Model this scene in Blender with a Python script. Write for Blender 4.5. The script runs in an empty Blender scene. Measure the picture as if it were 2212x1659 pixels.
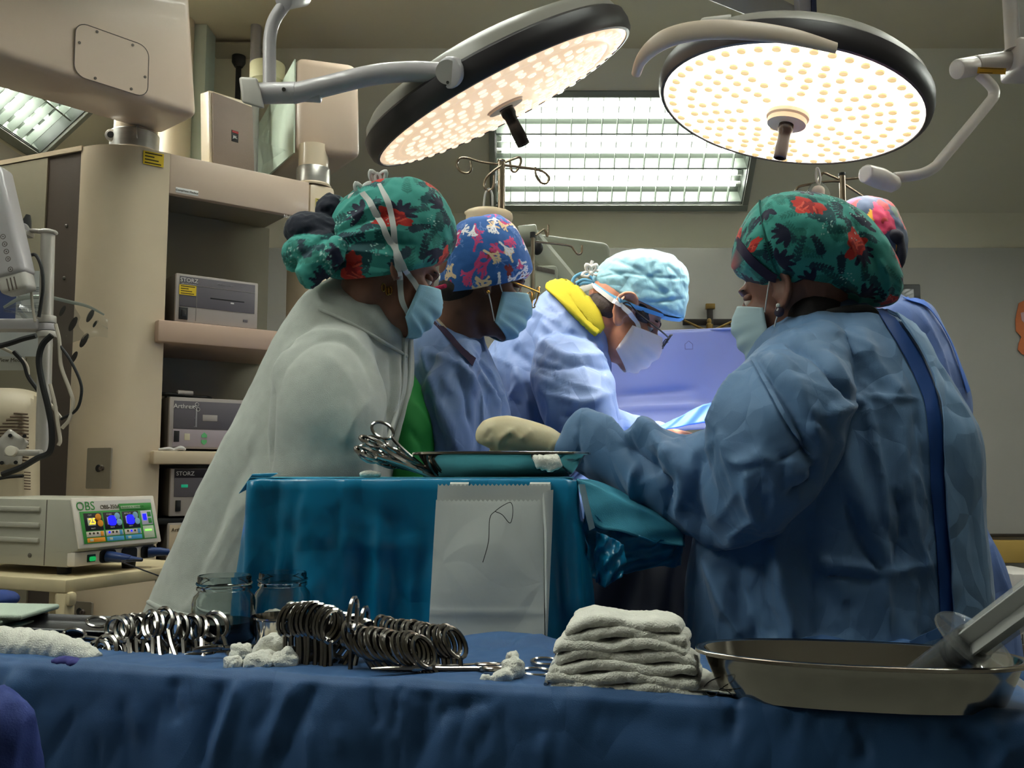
import bpy, bmesh, math, random
import numpy as np
from mathutils import Matrix, Vector, noise as mnoise
from mathutils.bvhtree import BVHTree

random.seed(7); RNG = np.random.default_rng(7)
scn = bpy.context.scene
COL = scn.collection
PI = math.pi

# ------------------------------------------------------------------ camera
CAMZ = 1.10; FPX = 2000.0; PITCH = math.atan(190.0/FPX)
cam_d = bpy.data.cameras.new('camera'); cam = bpy.data.objects.new('camera', cam_d); COL.objects.link(cam)
cam.location = (0, 0, CAMZ); cam.rotation_euler = (PI/2 + PITCH, 0, 0)
cam_d.sensor_fit = 'HORIZONTAL'; cam_d.sensor_width = 36.0; cam_d.lens = 36.0*FPX/2212.0
cam_d.clip_start = 0.02; cam_d.clip_end = 60
scn.camera = cam
# ------------------------------------------------------------------ world, exposure
w = bpy.data.worlds.new('world'); scn.world = w; w.use_nodes = True
w.node_tree.nodes['Background'].inputs[0].default_value = (0.8, 0.85, 0.9, 1)
w.node_tree.nodes['Background'].inputs[1].default_value = 0.02
vs = scn.view_settings
vs.view_transform = 'Standard'; vs.look = 'None'; vs.gamma = 1.0; vs.use_curve_mapping = False
vs.exposure = 1.25
TUBE_E = 13.0          # fluorescent tubes
LAMP_W = (1.1, 2.5)  # the two theatre lamps
scn.cycles.use_denoising = True
scn.cycles.max_bounces = 5; scn.cycles.diffuse_bounces = 2; scn.cycles.glossy_bounces = 2
scn.cycles.adaptive_threshold = .22; scn.cycles.transmission_bounces = 5; scn.cycles.transparent_max_bounces = 6
scn.cycles.caustics_reflective = False; scn.cycles.caustics_refractive = False
scn.cycles.sample_clamp_indirect = 6.0

# ------------------------------------------------------------------ helpers
_cp, _sp = math.cos(PITCH), math.sin(PITCH)
def at(px, py, Y):
    """the point at distance Y in front of the camera position that shows at picture position (px, py)"""
    dx = (px-1106.0)/FPX; dy = -(py-829.5)/FPX
    d = np.array((dx, _cp-dy*_sp, _sp+dy*_cp))
    return d*(Y/d[1]) + np.array((0, 0, CAMZ))
def V3(*a): return np.array(a, float)
def nrm(v):
    v = np.asarray(v, float); return v/max(np.linalg.norm(v), 1e-9)
def lin(r, g, b):
    o = []
    for c in (r, g, b):
        c /= 255.0; o.append(c/12.92 if c <= .04045 else ((c+.055)/1.055)**2.4)
    return (*o, 1.0)

MATS = {}
def pm(name, col, rough=.5, metal=0., var=.08, vscale=6., bump=0., bscale=150., spec=.5, sheen=0., coat=0.,
       trans=0., ior=1.45, emis=None, estr=0., alpha=1., stretch=None, sub=0., crumple=None):
    if name in MATS: return MATS[name]
    m = bpy.data.materials.new(name); m.use_nodes = True; nt = m.node_tree; N = nt.nodes; L = nt.links
    b = N['Principled BSDF']
    col = lin(*col)
    tc = N.new('ShaderNodeTexCoord'); src = tc.outputs['Object']
    if stretch:
        mp = N.new('ShaderNodeMapping'); mp.inputs['Scale'].default_value = stretch; L.new(src, mp.inputs[0]); src = mp.outputs[0]
    if var > 0:
        nz = N.new('ShaderNodeTexNoise'); nz.inputs['Scale'].default_value = vscale; nz.inputs['Detail'].default_value = 5
        L.new(src, nz.inputs['Vector'])
        rp = N.new('ShaderNodeValToRGB'); e = rp.color_ramp.elements
        e[0].position = .3; e[1].position = .7
        e[0].color = (*[c*(1-var) for c in col[:3]], 1); e[1].color = (*[min(1, c*(1+var)) for c in col[:3]], 1)
        L.new(nz.outputs['Fac'], rp.inputs[0]); L.new(rp.outputs[0], b.inputs['Base Color'])
    else: b.inputs['Base Color'].default_value = col
    b.inputs['Roughness'].default_value = rough; b.inputs['Metallic'].default_value = metal
    b.inputs['Specular IOR Level'].default_value = spec; b.inputs['IOR'].default_value = ior
    b.inputs['Sheen Weight'].default_value = sheen; b.inputs['Coat Weight'].default_value = coat
    b.inputs['Transmission Weight'].default_value = trans; b.inputs['Alpha'].default_value = alpha
    if sub: b.inputs['Subsurface Weight'].default_value = sub; b.inputs['Subsurface Radius'].default_value = (.01, .005, .003)
    if emis: b.inputs['Emission Color'].default_value = lin(*emis); b.inputs['Emission Strength'].default_value = estr
    if bump > 0:
        bz = N.new('ShaderNodeTexNoise'); bz.inputs['Scale'].default_value = bscale; bz.inputs['Detail'].default_value = 3
        L.new(src, bz.inputs['Vector'])
        bp = N.new('ShaderNodeBump'); bp.inputs['Strength'].default_value = bump; bp.inputs['Distance'].default_value = .004
        L.new(bz.outputs['Fac'], bp.inputs['Height']); L.new(bp.outputs[0], b.inputs['Normal'])
    if crumple:
        dn = N.new('ShaderNodeTexNoise'); dn.inputs['Scale'].default_value = crumple[0]*.45; L.new(src, dn.inputs['Vector'])
        va = N.new('ShaderNodeVectorMath'); va.operation = 'MULTIPLY_ADD'; L.new(dn.outputs['Color'], va.inputs[0]); va.inputs[1].default_value = (.12, .12, .12); L.new(tc.outputs['Object'], va.inputs[2])
        sc_ = N.new('ShaderNodeMapping'); sc_.inputs['Scale'].default_value = (1, 1, .55); L.new(va.outputs[0], sc_.inputs[0])
        vo = N.new('ShaderNodeTexVoronoi'); vo.feature = 'DISTANCE_TO_EDGE'; vo.inputs['Scale'].default_value = crumple[0]; L.new(sc_.outputs[0], vo.inputs['Vector'])
        b2_ = N.new('ShaderNodeBump'); b2_.inputs['Strength'].default_value = crumple[1]; b2_.inputs['Distance'].default_value = crumple[2]; L.new(vo.outputs['Distance'], b2_.inputs['Height'])
        if bump > 0: L.new(bp.outputs[0], b2_.inputs['Normal'])
        L.new(b2_.outputs[0], b.inputs['Normal'])
    MATS[name] = m; return m

def attr_mat(name, rough=.8, sheen=.1, bump=.15, bscale=700.):
    """cloth whose printed colours come from the colour attribute 'print'"""
    if name in MATS: return MATS[name]
    m = bpy.data.materials.new(name); m.use_nodes = True; nt = m.node_tree; N = nt.nodes; L = nt.links; b = N['Principled BSDF']
    a = N.new('ShaderNodeAttribute'); a.attribute_name = 'print'; L.new(a.outputs['Color'], b.inputs['Base Color'])
    b.inputs['Roughness'].default_value = rough; b.inputs['Sheen Weight'].default_value = sheen
    tc = N.new('ShaderNodeTexCoord'); bz = N.new('ShaderNodeTexNoise'); bz.inputs['Scale'].default_value = bscale
    L.new(tc.outputs['Object'], bz.inputs['Vector'])
    bp = N.new('ShaderNodeBump'); bp.inputs['Strength'].default_value = bump; bp.inputs['Distance'].default_value = .002
    L.new(bz.outputs['Fac'], bp.inputs['Height']); L.new(bp.outputs[0], b.inputs['Normal'])
    MATS[name] = m; return m

# ---- shape functions: each gives (verts Nx3, faces list)
def join(*vfs):
    Vs, Fs, n = [], [], 0
    for V, F in vfs:
        V = np.asarray(V, float); Vs.append(V); Fs += [tuple(i+n for i in f) for f in F]; n += len(V)
    return np.vstack(Vs), Fs
def xf(M, vf):
    M = np.array(M); V = np.asarray(vf[0], float); return V@M[:3, :3].T + M[:3, 3], vf[1]
def frame(o, x, y, z=None):
    x = nrm(x); z0 = np.cross(x, y) if z is None else np.asarray(z, float)
    z0 = nrm(z0); y = np.cross(z0, x)
    M = np.eye(4); M[:3, 0] = x; M[:3, 1] = y; M[:3, 2] = z0; M[:3, 3] = o; return M
def rotz(a, o=(0, 0, 0)):
    c, s = math.cos(a), math.sin(a); M = np.eye(4); M[:2, :2] = ((c, -s), (s, c)); M[:3, 3] = o; return M
_BOXF = [(0, 3, 2, 1), (4, 5, 6, 7), (0, 1, 5, 4), (1, 2, 6, 5), (2, 3, 7, 6), (3, 0, 4, 7)]
def hexa(p):  # 8 corners: bottom ring then top ring
    return np.array(p, float), list(_BOXF)
def box(x0, x1, y0, y1, z0, z1):
    return hexa([(x0, y0, z0), (x1, y0, z0), (x1, y1, z0), (x0, y1, z0), (x0, y0, z1), (x1, y0, z1), (x1, y1, z1), (x0, y1, z1)])
def bev(vf, r, seg=2):
    bm = bmesh.new()
    vs_ = [bm.verts.new(v) for v in vf[0]]
    for f in vf[1]: bm.faces.new([vs_[i] for i in f])
    bmesh.ops.recalc_face_normals(bm, faces=bm.faces)
    ed = [e for e in bm.edges if len(e.link_faces) == 2 and e.calc_face_angle(0) > .5]
    bmesh.ops.bevel(bm, geom=ed, offset=r, segments=seg, profile=.5, affect='EDGES', clamp_overlap=True)
    bm.verts.ensure_lookup_table(); bm.verts.index_update()
    V = np.array([v.co[:] for v in bm.verts]); F = [tuple(v.index for v in f.verts) for f in bm.faces]; bm.free(); return V, F
def rbox(x0, x1, y0, y1, z0, z1, r=.005, seg=2): return bev(box(x0, x1, y0, y1, z0, z1), r, seg)
def prism(poly, z0, z1):
    n = len(poly); V = [(x, y, z0) for x, y in poly]+[(x, y, z1) for x, y in poly]
    F = [tuple(range(n-1, -1, -1)), tuple(range(n, 2*n))]+[(i, (i+1) % n, n+(i+1) % n, n+i) for i in range(n)]
    return np.array(V, float), F
def rrect(w, h, r, n=5):
    P = []
    for cx, cy, a0 in ((w/2-r, h/2-r, 0), (-w/2+r, h/2-r, 90), (-w/2+r, -h/2+r, 180), (w/2-r, -h/2+r, 270)):
        for i in range(n+1):
            a = math.radians(a0+90*i/n); P.append((cx+r*math.cos(a), cy+r*math.sin(a)))
    return P
def rings(R, close_u=True, cap=True):
    """R: list of rings (each nx3); lofted"""
    R = [np.asarray(r, float) for r in R]; n = len(R[0]); m = len(R); V = np.vstack(R); F = []
    for j in range(m-1):
        for i in range(n if close_u else n-1):
            i2 = (i+1) % n; F.append((j*n+i, j*n+i2, (j+1)*n+i2, (j+1)*n+i))
    if cap: F.append(tuple(range(n-1, -1, -1))); F.append(tuple((m-1)*n+i for i in range(n)))
    return V, F
def cyl(p0, p1, r0, r1=None, n=20, cap=True):
    return tube([p0, p1], [r0, r0 if r1 is None else r1], n, cap)
def smooth_path(P, k=6, closed=False):
    P = [np.asarray(p, float) for p in P]; n = len(P); out = []
    if n < 3: return P
    for i in range(n if closed else n-1):
        if closed: p0, p1, p2, p3 = P[i-1], P[i], P[(i+1) % n], P[(i+2) % n]
        else:
            p1, p2 = P[i], P[i+1]; p0 = P[i-1] if i > 0 else 2*p1-p2; p3 = P[i+2] if i+2 < n else 2*p2-p1
        for j in range(k):
            t = j/k; out.append(.5*((2*p1)+(-p0+p2)*t+(2*p0-5*p1+4*p2-p3)*t*t+(-p0+3*p1-3*p2+p3)*t**3))
    if not closed: out.append(P[-1])
    return out
def tube(P, r, n=10, cap=True, closed=False, flat=None):
    """round bar along points P; r number or list; flat=(dir, ratio) squeezes the section along dir"""
    P = [np.asarray(p, float) for p in P]; m = len(P); rr = r if hasattr(r, '__len__') else [r]*m
    if len(rr) != m: rr = np.interp(np.linspace(0, 1, m), np.linspace(0, 1, len(rr)), rr)
    R = []; up = None
    for i in range(m):
        t = nrm((P[(i+1) % m] if (closed or i < m-1) else P[i])-(P[i-1] if (closed or i > 0) else P[i]))
        if up is None:
            up = np.array((0, 0, 1.)) if abs(t[2]) < .9 else np.array((1., 0, 0))
        up = nrm(up-t*np.dot(up, t)); s = np.cross(t, up)
        ring = np.array([rr[i]*(math.cos(a)*s+math.sin(a)*up) for a in np.linspace(0, 2*PI, n, endpoint=False)])
        if flat is not None:
            d = nrm(flat[0]); ring -= np.outer(ring@d, d)*(1-flat[1])
        R.append(ring+P[i])
    if closed: R.append(R[0]); return rings(R, True, False)
    return rings(R, True, cap)
def lathe(prof, n=32, M=None, cap=True):
    """prof: (radius, height) pairs, about z"""
    a = np.linspace(0, 2*PI, n, endpoint=False); c, s = np.cos(a), np.sin(a)
    R = [np.stack((r*c, r*s, np.full(n, z)), 1) for r, z in prof]
    vf = rings(R, True, cap); return vf if M is None else xf(M, vf)
def ell(c, r, n=16, m=10, M=None):
    R = []
    for j in range(m+1):
        t = PI*j/m; s = max(math.sin(t), 1e-3)
        R.append([(r[0]*s*math.cos(a), r[1]*s*math.sin(a), -r[2]*math.cos(t)) for a in np.linspace(0, 2*PI, n, endpoint=False)])
    V, F = rings(R)
    if M is not None: V = V@np.array(M)[:3, :3].T
    return V+np.asarray(c, float), F
def grid(fn, nu, nv):
    """fn(U,V arrays) -> (.., 3)"""
    U, Vv = np.meshgrid(np.linspace(0, 1, nu), np.linspace(0, 1, nv)); P = fn(U, Vv).reshape(-1, 3)
    I = np.arange(nu*nv).reshape(nv, nu)
    F = np.stack((I[:-1, :-1], I[:-1, 1:], I[1:, 1:], I[1:, :-1]), -1).reshape(-1, 4)
    return P, [tuple(f) for f in F.tolist()]
def thick(vf, t):
    """give a sheet a thickness"""
    V, F = vf; Nn = vnormals(V, F); n = len(V)
    cnt = {}
    for f in F:
        for a, b in zip(f, f[1:]+f[:1]): cnt[(a, b)] = 1
    E = [(a, b) for a, b in cnt if (b, a) not in cnt]
    return np.vstack((V+Nn*t/2, V-Nn*t/2)), list(F)+[tuple(i+n for i in f[::-1]) for f in F]+[(b, a, a+n, b+n) for a, b in E]
def vnormals(V, F):
    Nn = np.zeros_like(V)
    for k in (3, 4):
        f = np.array([q for q in F if len(q) == k])
        if len(f):
            fn = np.cross(V[f[:, 1]]-V[f[:, 0]], V[f[:, 2]]-V[f[:, 0]]) if k == 3 else np.cross(V[f[:, 2]]-V[f[:, 0]], V[f[:, 3]]-V[f[:, 1]])
            for j in range(k): np.add.at(Nn, f[:, j], fn)
    return Nn/np.maximum(np.linalg.norm(Nn, axis=1, keepdims=True), 1e-12)

# ---- objects
WLOC = {}
def put(o, cat=None, label=None, group=None, kind=None):
    if label: o['label'] = label
    if cat: o['category'] = cat
    if group: o['group'] = group
    if kind: o['kind'] = kind
    return o
def thing(name, label, cat, loc, group=None, kind=None):
    o = bpy.data.objects.new(name, None); COL.objects.link(o); o.location = [float(x) for x in loc]
    o.empty_display_size = .05; WLOC[o] = np.asarray(loc, float)
    return put(o, cat, label, group, kind)
def ob(name, vf, mat, parent=None, sharp=35., label=None, cat=None, group=None, kind=None, cols=None):
    V = np.asarray(vf[0], float); lo, hi = V.min(0), V.max(0)
    o0 = np.array(((lo[0]+hi[0])/2, (lo[1]+hi[1])/2, lo[2]))
    me = bpy.data.meshes.new(name); me.from_pydata((V-o0).tolist(), [], [list(f) for f in vf[1]]); me.update()
    me.polygons.foreach_set('use_smooth', [True]*len(me.polygons))
    if sharp: me.set_sharp_from_angle(angle=math.radians(sharp))
    if cols is not None:
        ca = me.color_attributes.new('print', 'FLOAT_COLOR', 'POINT'); c4 = np.ones((len(V), 4), np.float32); c4[:, :3] = cols
        ca.data.foreach_set('color', c4.ravel())
    me.materials.append(mat)
    o = bpy.data.objects.new(name, me); COL.objects.link(o)
    if parent is not None: o.parent = parent; o.location = (o0-WLOC[parent]).tolist()
    else: o.location = o0.tolist()
    WLOC[o] = o0
    return put(o, cat, label, group, kind)
def base(*vfs):
    V = np.vstack([v[0] for v in vfs]); lo, hi = V.min(0), V.max(0); return ((lo[0]+hi[0])/2, (lo[1]+hi[1])/2, lo[2])
def text(s, size, M, depth=.0006, align='CENTER'):
    cu = bpy.data.curves.new('t', 'FONT'); cu.body = s; cu.size = size; cu.align_x = align; cu.align_y = 'CENTER'; cu.extrude = depth
    cu.resolution_u = 3
    o = bpy.data.objects.new('t', cu); COL.objects.link(o); bpy.context.view_layer.update()
    me = bpy.data.meshes.new_from_object(o.evaluated_get(bpy.context.evaluated_depsgraph_get()))
    V = np.array([v.co[:] for v in me.vertices]).reshape(-1, 3); F = [tuple(p.vertices) for p in me.polygons]
    bpy.data.objects.remove(o); bpy.data.curves.remove(cu); bpy.data.meshes.remove(me)
    return xf(M, (V, F))
def fuse(vf, voxel=.006, it=4, fac=.5, tris=False):
    """one continuous skin over overlapping bodies"""
    me = bpy.data.meshes.new('t'); me.from_pydata(np.asarray(vf[0]).tolist(), [], [list(f) for f in vf[1]])
    bm = bmesh.new(); bm.from_mesh(me); bmesh.ops.recalc_face_normals(bm, faces=bm.faces); bm.to_mesh(me); bm.free()
    o = bpy.data.objects.new('t', me); COL.objects.link(o)
    r = o.modifiers.new('r', 'REMESH'); r.mode = 'VOXEL'; r.voxel_size = voxel
    if it: s = o.modifiers.new('s', 'SMOOTH'); s.iterations = it; s.factor = fac
    bpy.context.view_layer.update()
    m2 = bpy.data.meshes.new_from_object(o.evaluated_get(bpy.context.evaluated_depsgraph_get()))
    V = np.empty(len(m2.vertices)*3); m2.vertices.foreach_get('co', V); V = V.reshape(-1, 3)
    F = [tuple(p.vertices) for p in m2.polygons]
    bpy.data.objects.remove(o); bpy.data.meshes.remove(me); bpy.data.meshes.remove(m2)
    return V, F
def rail(S, n=40, k=6, ex=2.0, end=True, sc=1.0):
    """body between two outline rails: each section ((xA,yA),(xB,yB),Y or (YA,YB), half depth[, sag px])"""
    A, B, T, G = [], [], [], []
    for s in S:
        a, b, Y, t = s[:4]; YA, YB = (Y if hasattr(Y, '__len__') else (Y, Y))
        A.append(at(*a, YA)); B.append(at(*b, YB)); T.append((t, s[4] if len(s) > 4 else 0, (YA+YB)/2))
    A = smooth_path(A, k); B = smooth_path(B, k); T = smooth_path([np.array(t, float) for t in T], k)
    R = []; th = np.linspace(0, 2*PI, n, endpoint=False); c, s = np.cos(th), np.sin(th)
    c = np.sign(c)*np.abs(c)**(2/ex); s = np.sign(s)*np.abs(s)**(2/ex)
    for a, b, (t, sag, Y) in zip(A, B, T):
        ctr = (a+b)/2; u = (b-a)/2*sc; t = t*sc; ul = np.linalg.norm(u); ud = u/max(ul, 1e-9)
        wv = np.array((0, 1., 0)); wv = nrm(wv-ud*wv[1]*ud[1] if False else wv-ud*np.dot(wv, ud))
        ring = ctr+np.outer(c, u)+np.outer(s, wv*t)
        if sag: ring[:, 2] -= np.maximum(0, -s)*sag*Y/FPX
        R.append(ring)
    if end:
        def capr(r0, r1):
            cc = r0.mean(0); d = nrm(cc-r1.mean(0)); rad = min(np.linalg.norm(r0-cc, axis=1).min(), .03)
            return [cc+(r0-cc)*f+d*rad*g for f, g in ((.85, .5), (.5, .85), (.05, 1.0))]
        R = capr(R[0], R[1])[::-1]+R+capr(R[-1], R[-2])
    return rings(R)
def vnoise(V, scale, seed=0., aniso=(1, 1, 1)):
    a = np.asarray(V)*scale*np.array(aniso)+seed
    return np.array([mnoise.noise(Vector(p)) for p in a])
def folds(vf, lines, cut=True):
    """raise ridges (amp>0) or press creases (amp<0) along lines drawn on the side that faces the camera.
    line: ([(px,py)...], width m, amp m)"""
    V, F = np.array(vf[0], float), vf[1]
    tree = BVHTree.FromPolygons(V.tolist(), F); o = Vector((0, 0, CAMZ)); Nn = vnormals(V, F); D = np.zeros(len(V))
    for pts, wd, amp in lines:
        P = smooth_path([np.array((x, y, 0.)) for x, y in pts], 5) if len(pts) > 2 else [np.array((x, y, 0.)) for x, y in pts]
        H = []
        for p in P:
            d = Vector(at(p[0], p[1], 1.0))-o; h = tree.ray_cast(o, d.normalized())
            if h[0] is not None: H.append(np.array(h[0][:]))
        if len(H) < 2: continue
        lo = np.min(H, 0)-3*wd; hi = np.max(H, 0)+3*wd
        ix = np.where(np.all((V > lo) & (V < hi), 1))[0]
        if not len(ix): continue
        best = np.full(len(ix), 1e9); bt = np.zeros(len(ix)); m = len(H)-1
        for i in range(m):
            a, b = H[i], H[i+1]; ab = b-a; L2 = max(ab@ab, 1e-9)
            if L2 > .06**2 and len(P) > 2: continue
            t = np.clip((V[ix]-a)@ab/L2, 0, 1); d = np.linalg.norm(V[ix]-a-t[:, None]*ab, axis=1)
            q = d < best; best[q] = d[q]; bt[q] = ((i+t)/m)[q]
        tap = np.clip(np.minimum(bt, 1-bt)*5+.25, 0, 1)
        D[ix] += amp*np.exp(-(best/wd)**1.35)*tap
    return V+Nn*D[:, None], F
def drapify(vf, amp=.004, scale=9., aniso=(1, 1, .35), seed=0., sharp=.6):
    """crumpled cloth relief"""
    V, F = vf; Nn = vnormals(V, F); a = vnoise(V, scale, seed, aniso); b = vnoise(V, scale*2.7, seed+9, aniso)
    r = (1-np.abs(a)*2)*sharp+a*(1-sharp)
    return V+Nn*(amp*(r+.45*(1-2*np.abs(b)))-amp*.4)[:, None], F

def rand_creases(n, x0, x1, y0, y1, ang=(60, 120), ln=(40, 120), wd=(.004, .008), amp=.004, seed=1):
    """short random cloth creases for folds()"""
    r = random.Random(seed); out = []
    for _ in range(n):
        x, y = r.uniform(x0, x1), r.uniform(y0, y1); a = math.radians(r.uniform(*ang)); l = r.uniform(*ln)/2; b = r.uniform(-8, 8)
        out.append(([(x-l*math.cos(a), y-l*math.sin(a)), (x+b, y), (x+l*math.cos(a), y+l*math.sin(a))], r.uniform(*wd), amp*r.choice((1, 1, -1))*r.uniform(.5, 1)))
    return out
# ================================================================== the room
XL, XR, YB, YF = -2.04, 3.3, 4.60, -1.9
ZW, ZC = 2.41, 3.0; SL = ZC-ZW
m_ceil = pm('ceiling_paint', (218, 206, 178), .7, var=.03, vscale=2, bump=.05, bscale=60)
m_slope = pm('cove_paint', (224, 216, 194), .6, var=.04, vscale=1.5, bump=.05, bscale=40)
m_wall = pm('grey_wall_paint', (186, 182, 175), .65, var=.05, vscale=2.2, bump=.06, bscale=70)
m_band = pm('cream_band_paint', (224, 215, 194), .6, var=.04, vscale=2)
m_floor = pm('vinyl_floor', (120, 122, 118), .35, var=.12, vscale=5)
ob('floor', box(XL-.1, XR+.1, YF-.1, YB+.1, -.1, 0), m_floor, kind='structure')
wb = ob('wall_back', box(XL-.1, XR+.1, YB, YB+.1, 0, ZW), m_band, kind='structure')
ob('lower_panel', rbox(XL, XR, YB-.025, YB+.01, 0, 2.225, .006), m_wall, wb)
ob('wall_left', box(XL-.1, XL, YF, YB, 0, ZW), m_wall, kind='structure')
ob('wall_right', box(XR, XR+.1, YF, YB, 0, ZW), m_wall, kind='structure')
ob('wall_front', box(XL-.1, XR+.1, YF-.1, YF, 0, ZC), m_wall, kind='structure')
CH = [(.70, 1.94, -1.25, -.69), (.70, 1.94, .62, 1.18)]; CH2 = [(2.25, 3.49, -.62, -.06), (2.25, 3.49, 1.62, 2.18)]   # openings for unseen ceiling lights, added for fill from above: y0, y1, x0, x1
CH += CH2; _hx = sorted(CH, key=lambda h: h[2]); _xs = [XL-.1]+[x for h in _hx for x in h[2:]]+[XR+.1]  # rear pair added to brighten the back wall and pendant
ceil = ob('ceiling', join(*[box(_xs[i], _xs[i+1], YF-.1, YB+.1, ZC, ZC+.02) for i in (0, 2, 4, 6, 8)], *[box(h[2], h[3], a, b, ZC, ZC+.02) for h in CH for a, b in ((YF-.1, h[0]), (h[1], YB+.1))]), m_ceil, kind='structure')
ob('trim_1', rbox(.9, XR-.01, YB-.055, YB-.02, .66, .77, .008), pm('yellow_bumper', (206, 170, 92), .5), kind='structure')
ob('trim_2', rbox(.9, XR-.01, YB-.045, YB-.02, .785, .80, .003), pm('dark_joint', (52, 44, 36), .6), kind='structure')

SQ = math.sqrt(.5)
def slope_frame(side):
    """local x along the cove, y up the slope, z into the room"""
    if side == 'back': return frame((0, YB, ZW), (1, 0, 0), (0, -SQ, SQ), (0, -SQ, -SQ))
    if side == 'left': return frame((XL, 0, ZW), (0, 1, 0), (SQ, 0, SQ), (SQ, 0, -SQ))
    if side == 'ceil': return frame((0, 0, ZC), (0, 1, 0), (1, 0, 0), (0, 0, -1))
    return frame((XR, 0, ZW), (0, -1, 0), (-SQ, 0, SQ), (-SQ, 0, -SQ))
m_frame = pm('fixture_frame', (138, 140, 130), .45, var=.03)
m_pan = pm('fixture_reflector', (66, 72, 64), .5, var=.02)
m_louv = pm('louver_aluminium', (112, 120, 110), .45, var=.03)
m_tube = pm('fluorescent_tube', (255, 255, 255), .5, var=0, emis=(246, 251, 241), estr=TUBE_E)
m_lens = pm('tube_cap', (210, 210, 205), .4, var=0)
LS = SL/SQ
def fixture(side, x0, label, L=1.24, W=.56, y0=.05):
    M = slope_frame(side); x1 = x0+L; y1 = y0+W
    t = thing('fluorescent_light', label, 'ceiling light', xf(M, ([((x0+x1)/2, y0, 0)], []))[0][0], 'recessed fluorescent lights')
    pan = join(box(x0, x1, y0, y1, -.115, -.11), box(x0, x0+.004, y0, y1, -.11, 0), box(x1-.004, x1, y0, y1, -.11, 0),
               box(x0, x1, y0, y0+.004, -.11, 0), box(x0, x1, y1-.004, y1, -.11, 0))
    ob('reflector_pan', xf(M, pan), m_pan, t)
    fr = join(rbox(x0-.03, x1+.03, y0-.035, y0, -.02, .014, .003), rbox(x0-.03, x1+.03, y1, y1+.03, -.02, .014, .003),
              rbox(x0-.03, x0, y0, y1, -.02, .014, .003), rbox(x1, x1+.03, y0, y1, -.02, .014, .003))
    ob('frame', xf(M, fr), m_frame, t)
    for yc in (.1, .28, .46):
        for d in (-.03, .03):
            y = y0+yc+d
            tb = ob('tube', xf(M, cyl((x0+.03, y, -.085), (x1-.03, y, -.085), .0125, n=10)), m_tube, t)
            ob('tube_end', xf(M, cyl((x0+.005, y, -.085), (x0+.03, y, -.085), .0135, n=10)), m_lens, tb)
            ob('tube_end', xf(M, cyl((x1-.03, y, -.085), (x1-.005, y, -.085), .0135, n=10)), m_lens, tb)
    for yc in (.005, .19, .37, .555):
        ob('long_blade', xf(M, join(hexa([(x0, y0+yc-.012, -.10), (x1, y0+yc-.012, -.10), (x1, y0+yc+.012, -.10), (x0, y0+yc+.012, -.10),
                                     (x0, y0+yc-.003, -.01), (x1, y0+yc-.003, -.01), (x1, y0+yc+.003, -.01), (x0, y0+yc+.003, -.01)]))), m_louv, t)
    n = 17
    for i in range(1, n):
        x = x0+L*i/n
        ob('cross_blade', xf(M, box(x-.0012, x+.0012, y0, y1, -.045, -.008)), m_louv, t)
    return (x0, x1, y0, y1)
def slope(side, a0, a1, holes):
    M = slope_frame(side); S = []; xs = [a0]
    for h in sorted(holes): xs += [h[0], h[1]]
    xs.append(a1)
    for i in range(0, len(xs), 2): S.append(box(xs[i], xs[i+1], 0, LS, -.02, 0))
    for h in holes:
        S.append(box(h[0], h[1], 0, h[2], -.02, 0)); S.append(box(h[0], h[1], h[3], LS, -.02, 0))
    ob('slope', xf(M, join(*S)), m_slope, ceil)
hb = [fixture('back', -.08, 'wide louvred fluorescent panel on the sloping ceiling above the scrub caps')]
hl = [fixture('left', 2.58, 'louvred fluorescent light on the sloping ceiling behind the pendant arm'),
      fixture('left', .35, 'added louvred fluorescent light on the side cove, nearest the instrument table')]  # out of view, added to light the fleece jacket side
hr = [fixture('right', -3.6, 'added louvred fluorescent light on the far side cove beside the theatre lamp')]  # out of view, added for light from the right
for h, lb in zip(CH, ('added louvred fill light in the flat ceiling over the person in the fleece jacket', 'added louvred fill light in the flat ceiling over the person seen from behind', 'added louvred fill light in the flat ceiling behind the tilted lamp', 'added louvred fill light in the flat ceiling beyond the level lamp')):
    fixture('ceil', h[0], lb, y0=h[2])
slope('back', XL, XR, hb); slope('left', YF, YB, hl); slope('right', -YB, -YF, hr)

# ---- things on the back wall
m_wood = pm('dark_wood', (44, 36, 32), .5); m_brass = pm('aged_brass', (150, 122, 70), .4, metal=.6)
yw = YB-.03
cr = thing('crucifix', 'dark wooden crucifix with a brass figure on the grey back wall', 'crucifix', at(1533, 760, yw))
def wbox(xa, ya, xb, yb, Y0, Y1, r=.003):
    a = at(xa, ya, Y0); b = at(xb, yb, Y0); return rbox(a[0], b[0], Y1, Y0, b[2], a[2], r)
ob('upright', wbox(1526, 668, 1541, 790, yw, yw-.02), m_wood, cr)
ob('crossbar', wbox(1474, 690, 1594, 703, yw, yw-.018), m_wood, cr)
ob('title_plate', wbox(1523, 657, 1543, 669, yw, yw-.024), m_brass, cr)
Yc = yw-.035
fig = join(ell(at(1532, 694, Yc), (.012, .012, .016)), tube([at(1533, 700, Yc), at(1534, 735, Yc), at(1532, 775, Yc)], [.018, .014, .007]),
           tube([at(1529, 716, Yc), at(1505, 705, Yc), at(1478, 692, Yc)], [.008, .007, .005]), tube([at(1537, 716, Yc), at(1560, 705, Yc), at(1590, 690, Yc)], [.008, .007, .005]))
ob('figure', fuse(fig, .003, 2), m_brass, cr)
mo = thing('wall_monitor', 'small black monitor on the back wall behind the floral caps', 'monitor', at(1935, 700, yw))
ob('housing', wbox(1890, 618, 1982, 690, yw, yw-.05, .006), pm('black_plastic', (24, 24, 26), .4), mo)
ob('screen', wbox(1896, 624, 1976, 684, yw-.052, yw-.054, .001), pm('dark_screen', (12, 13, 16), .12), mo)
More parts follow.
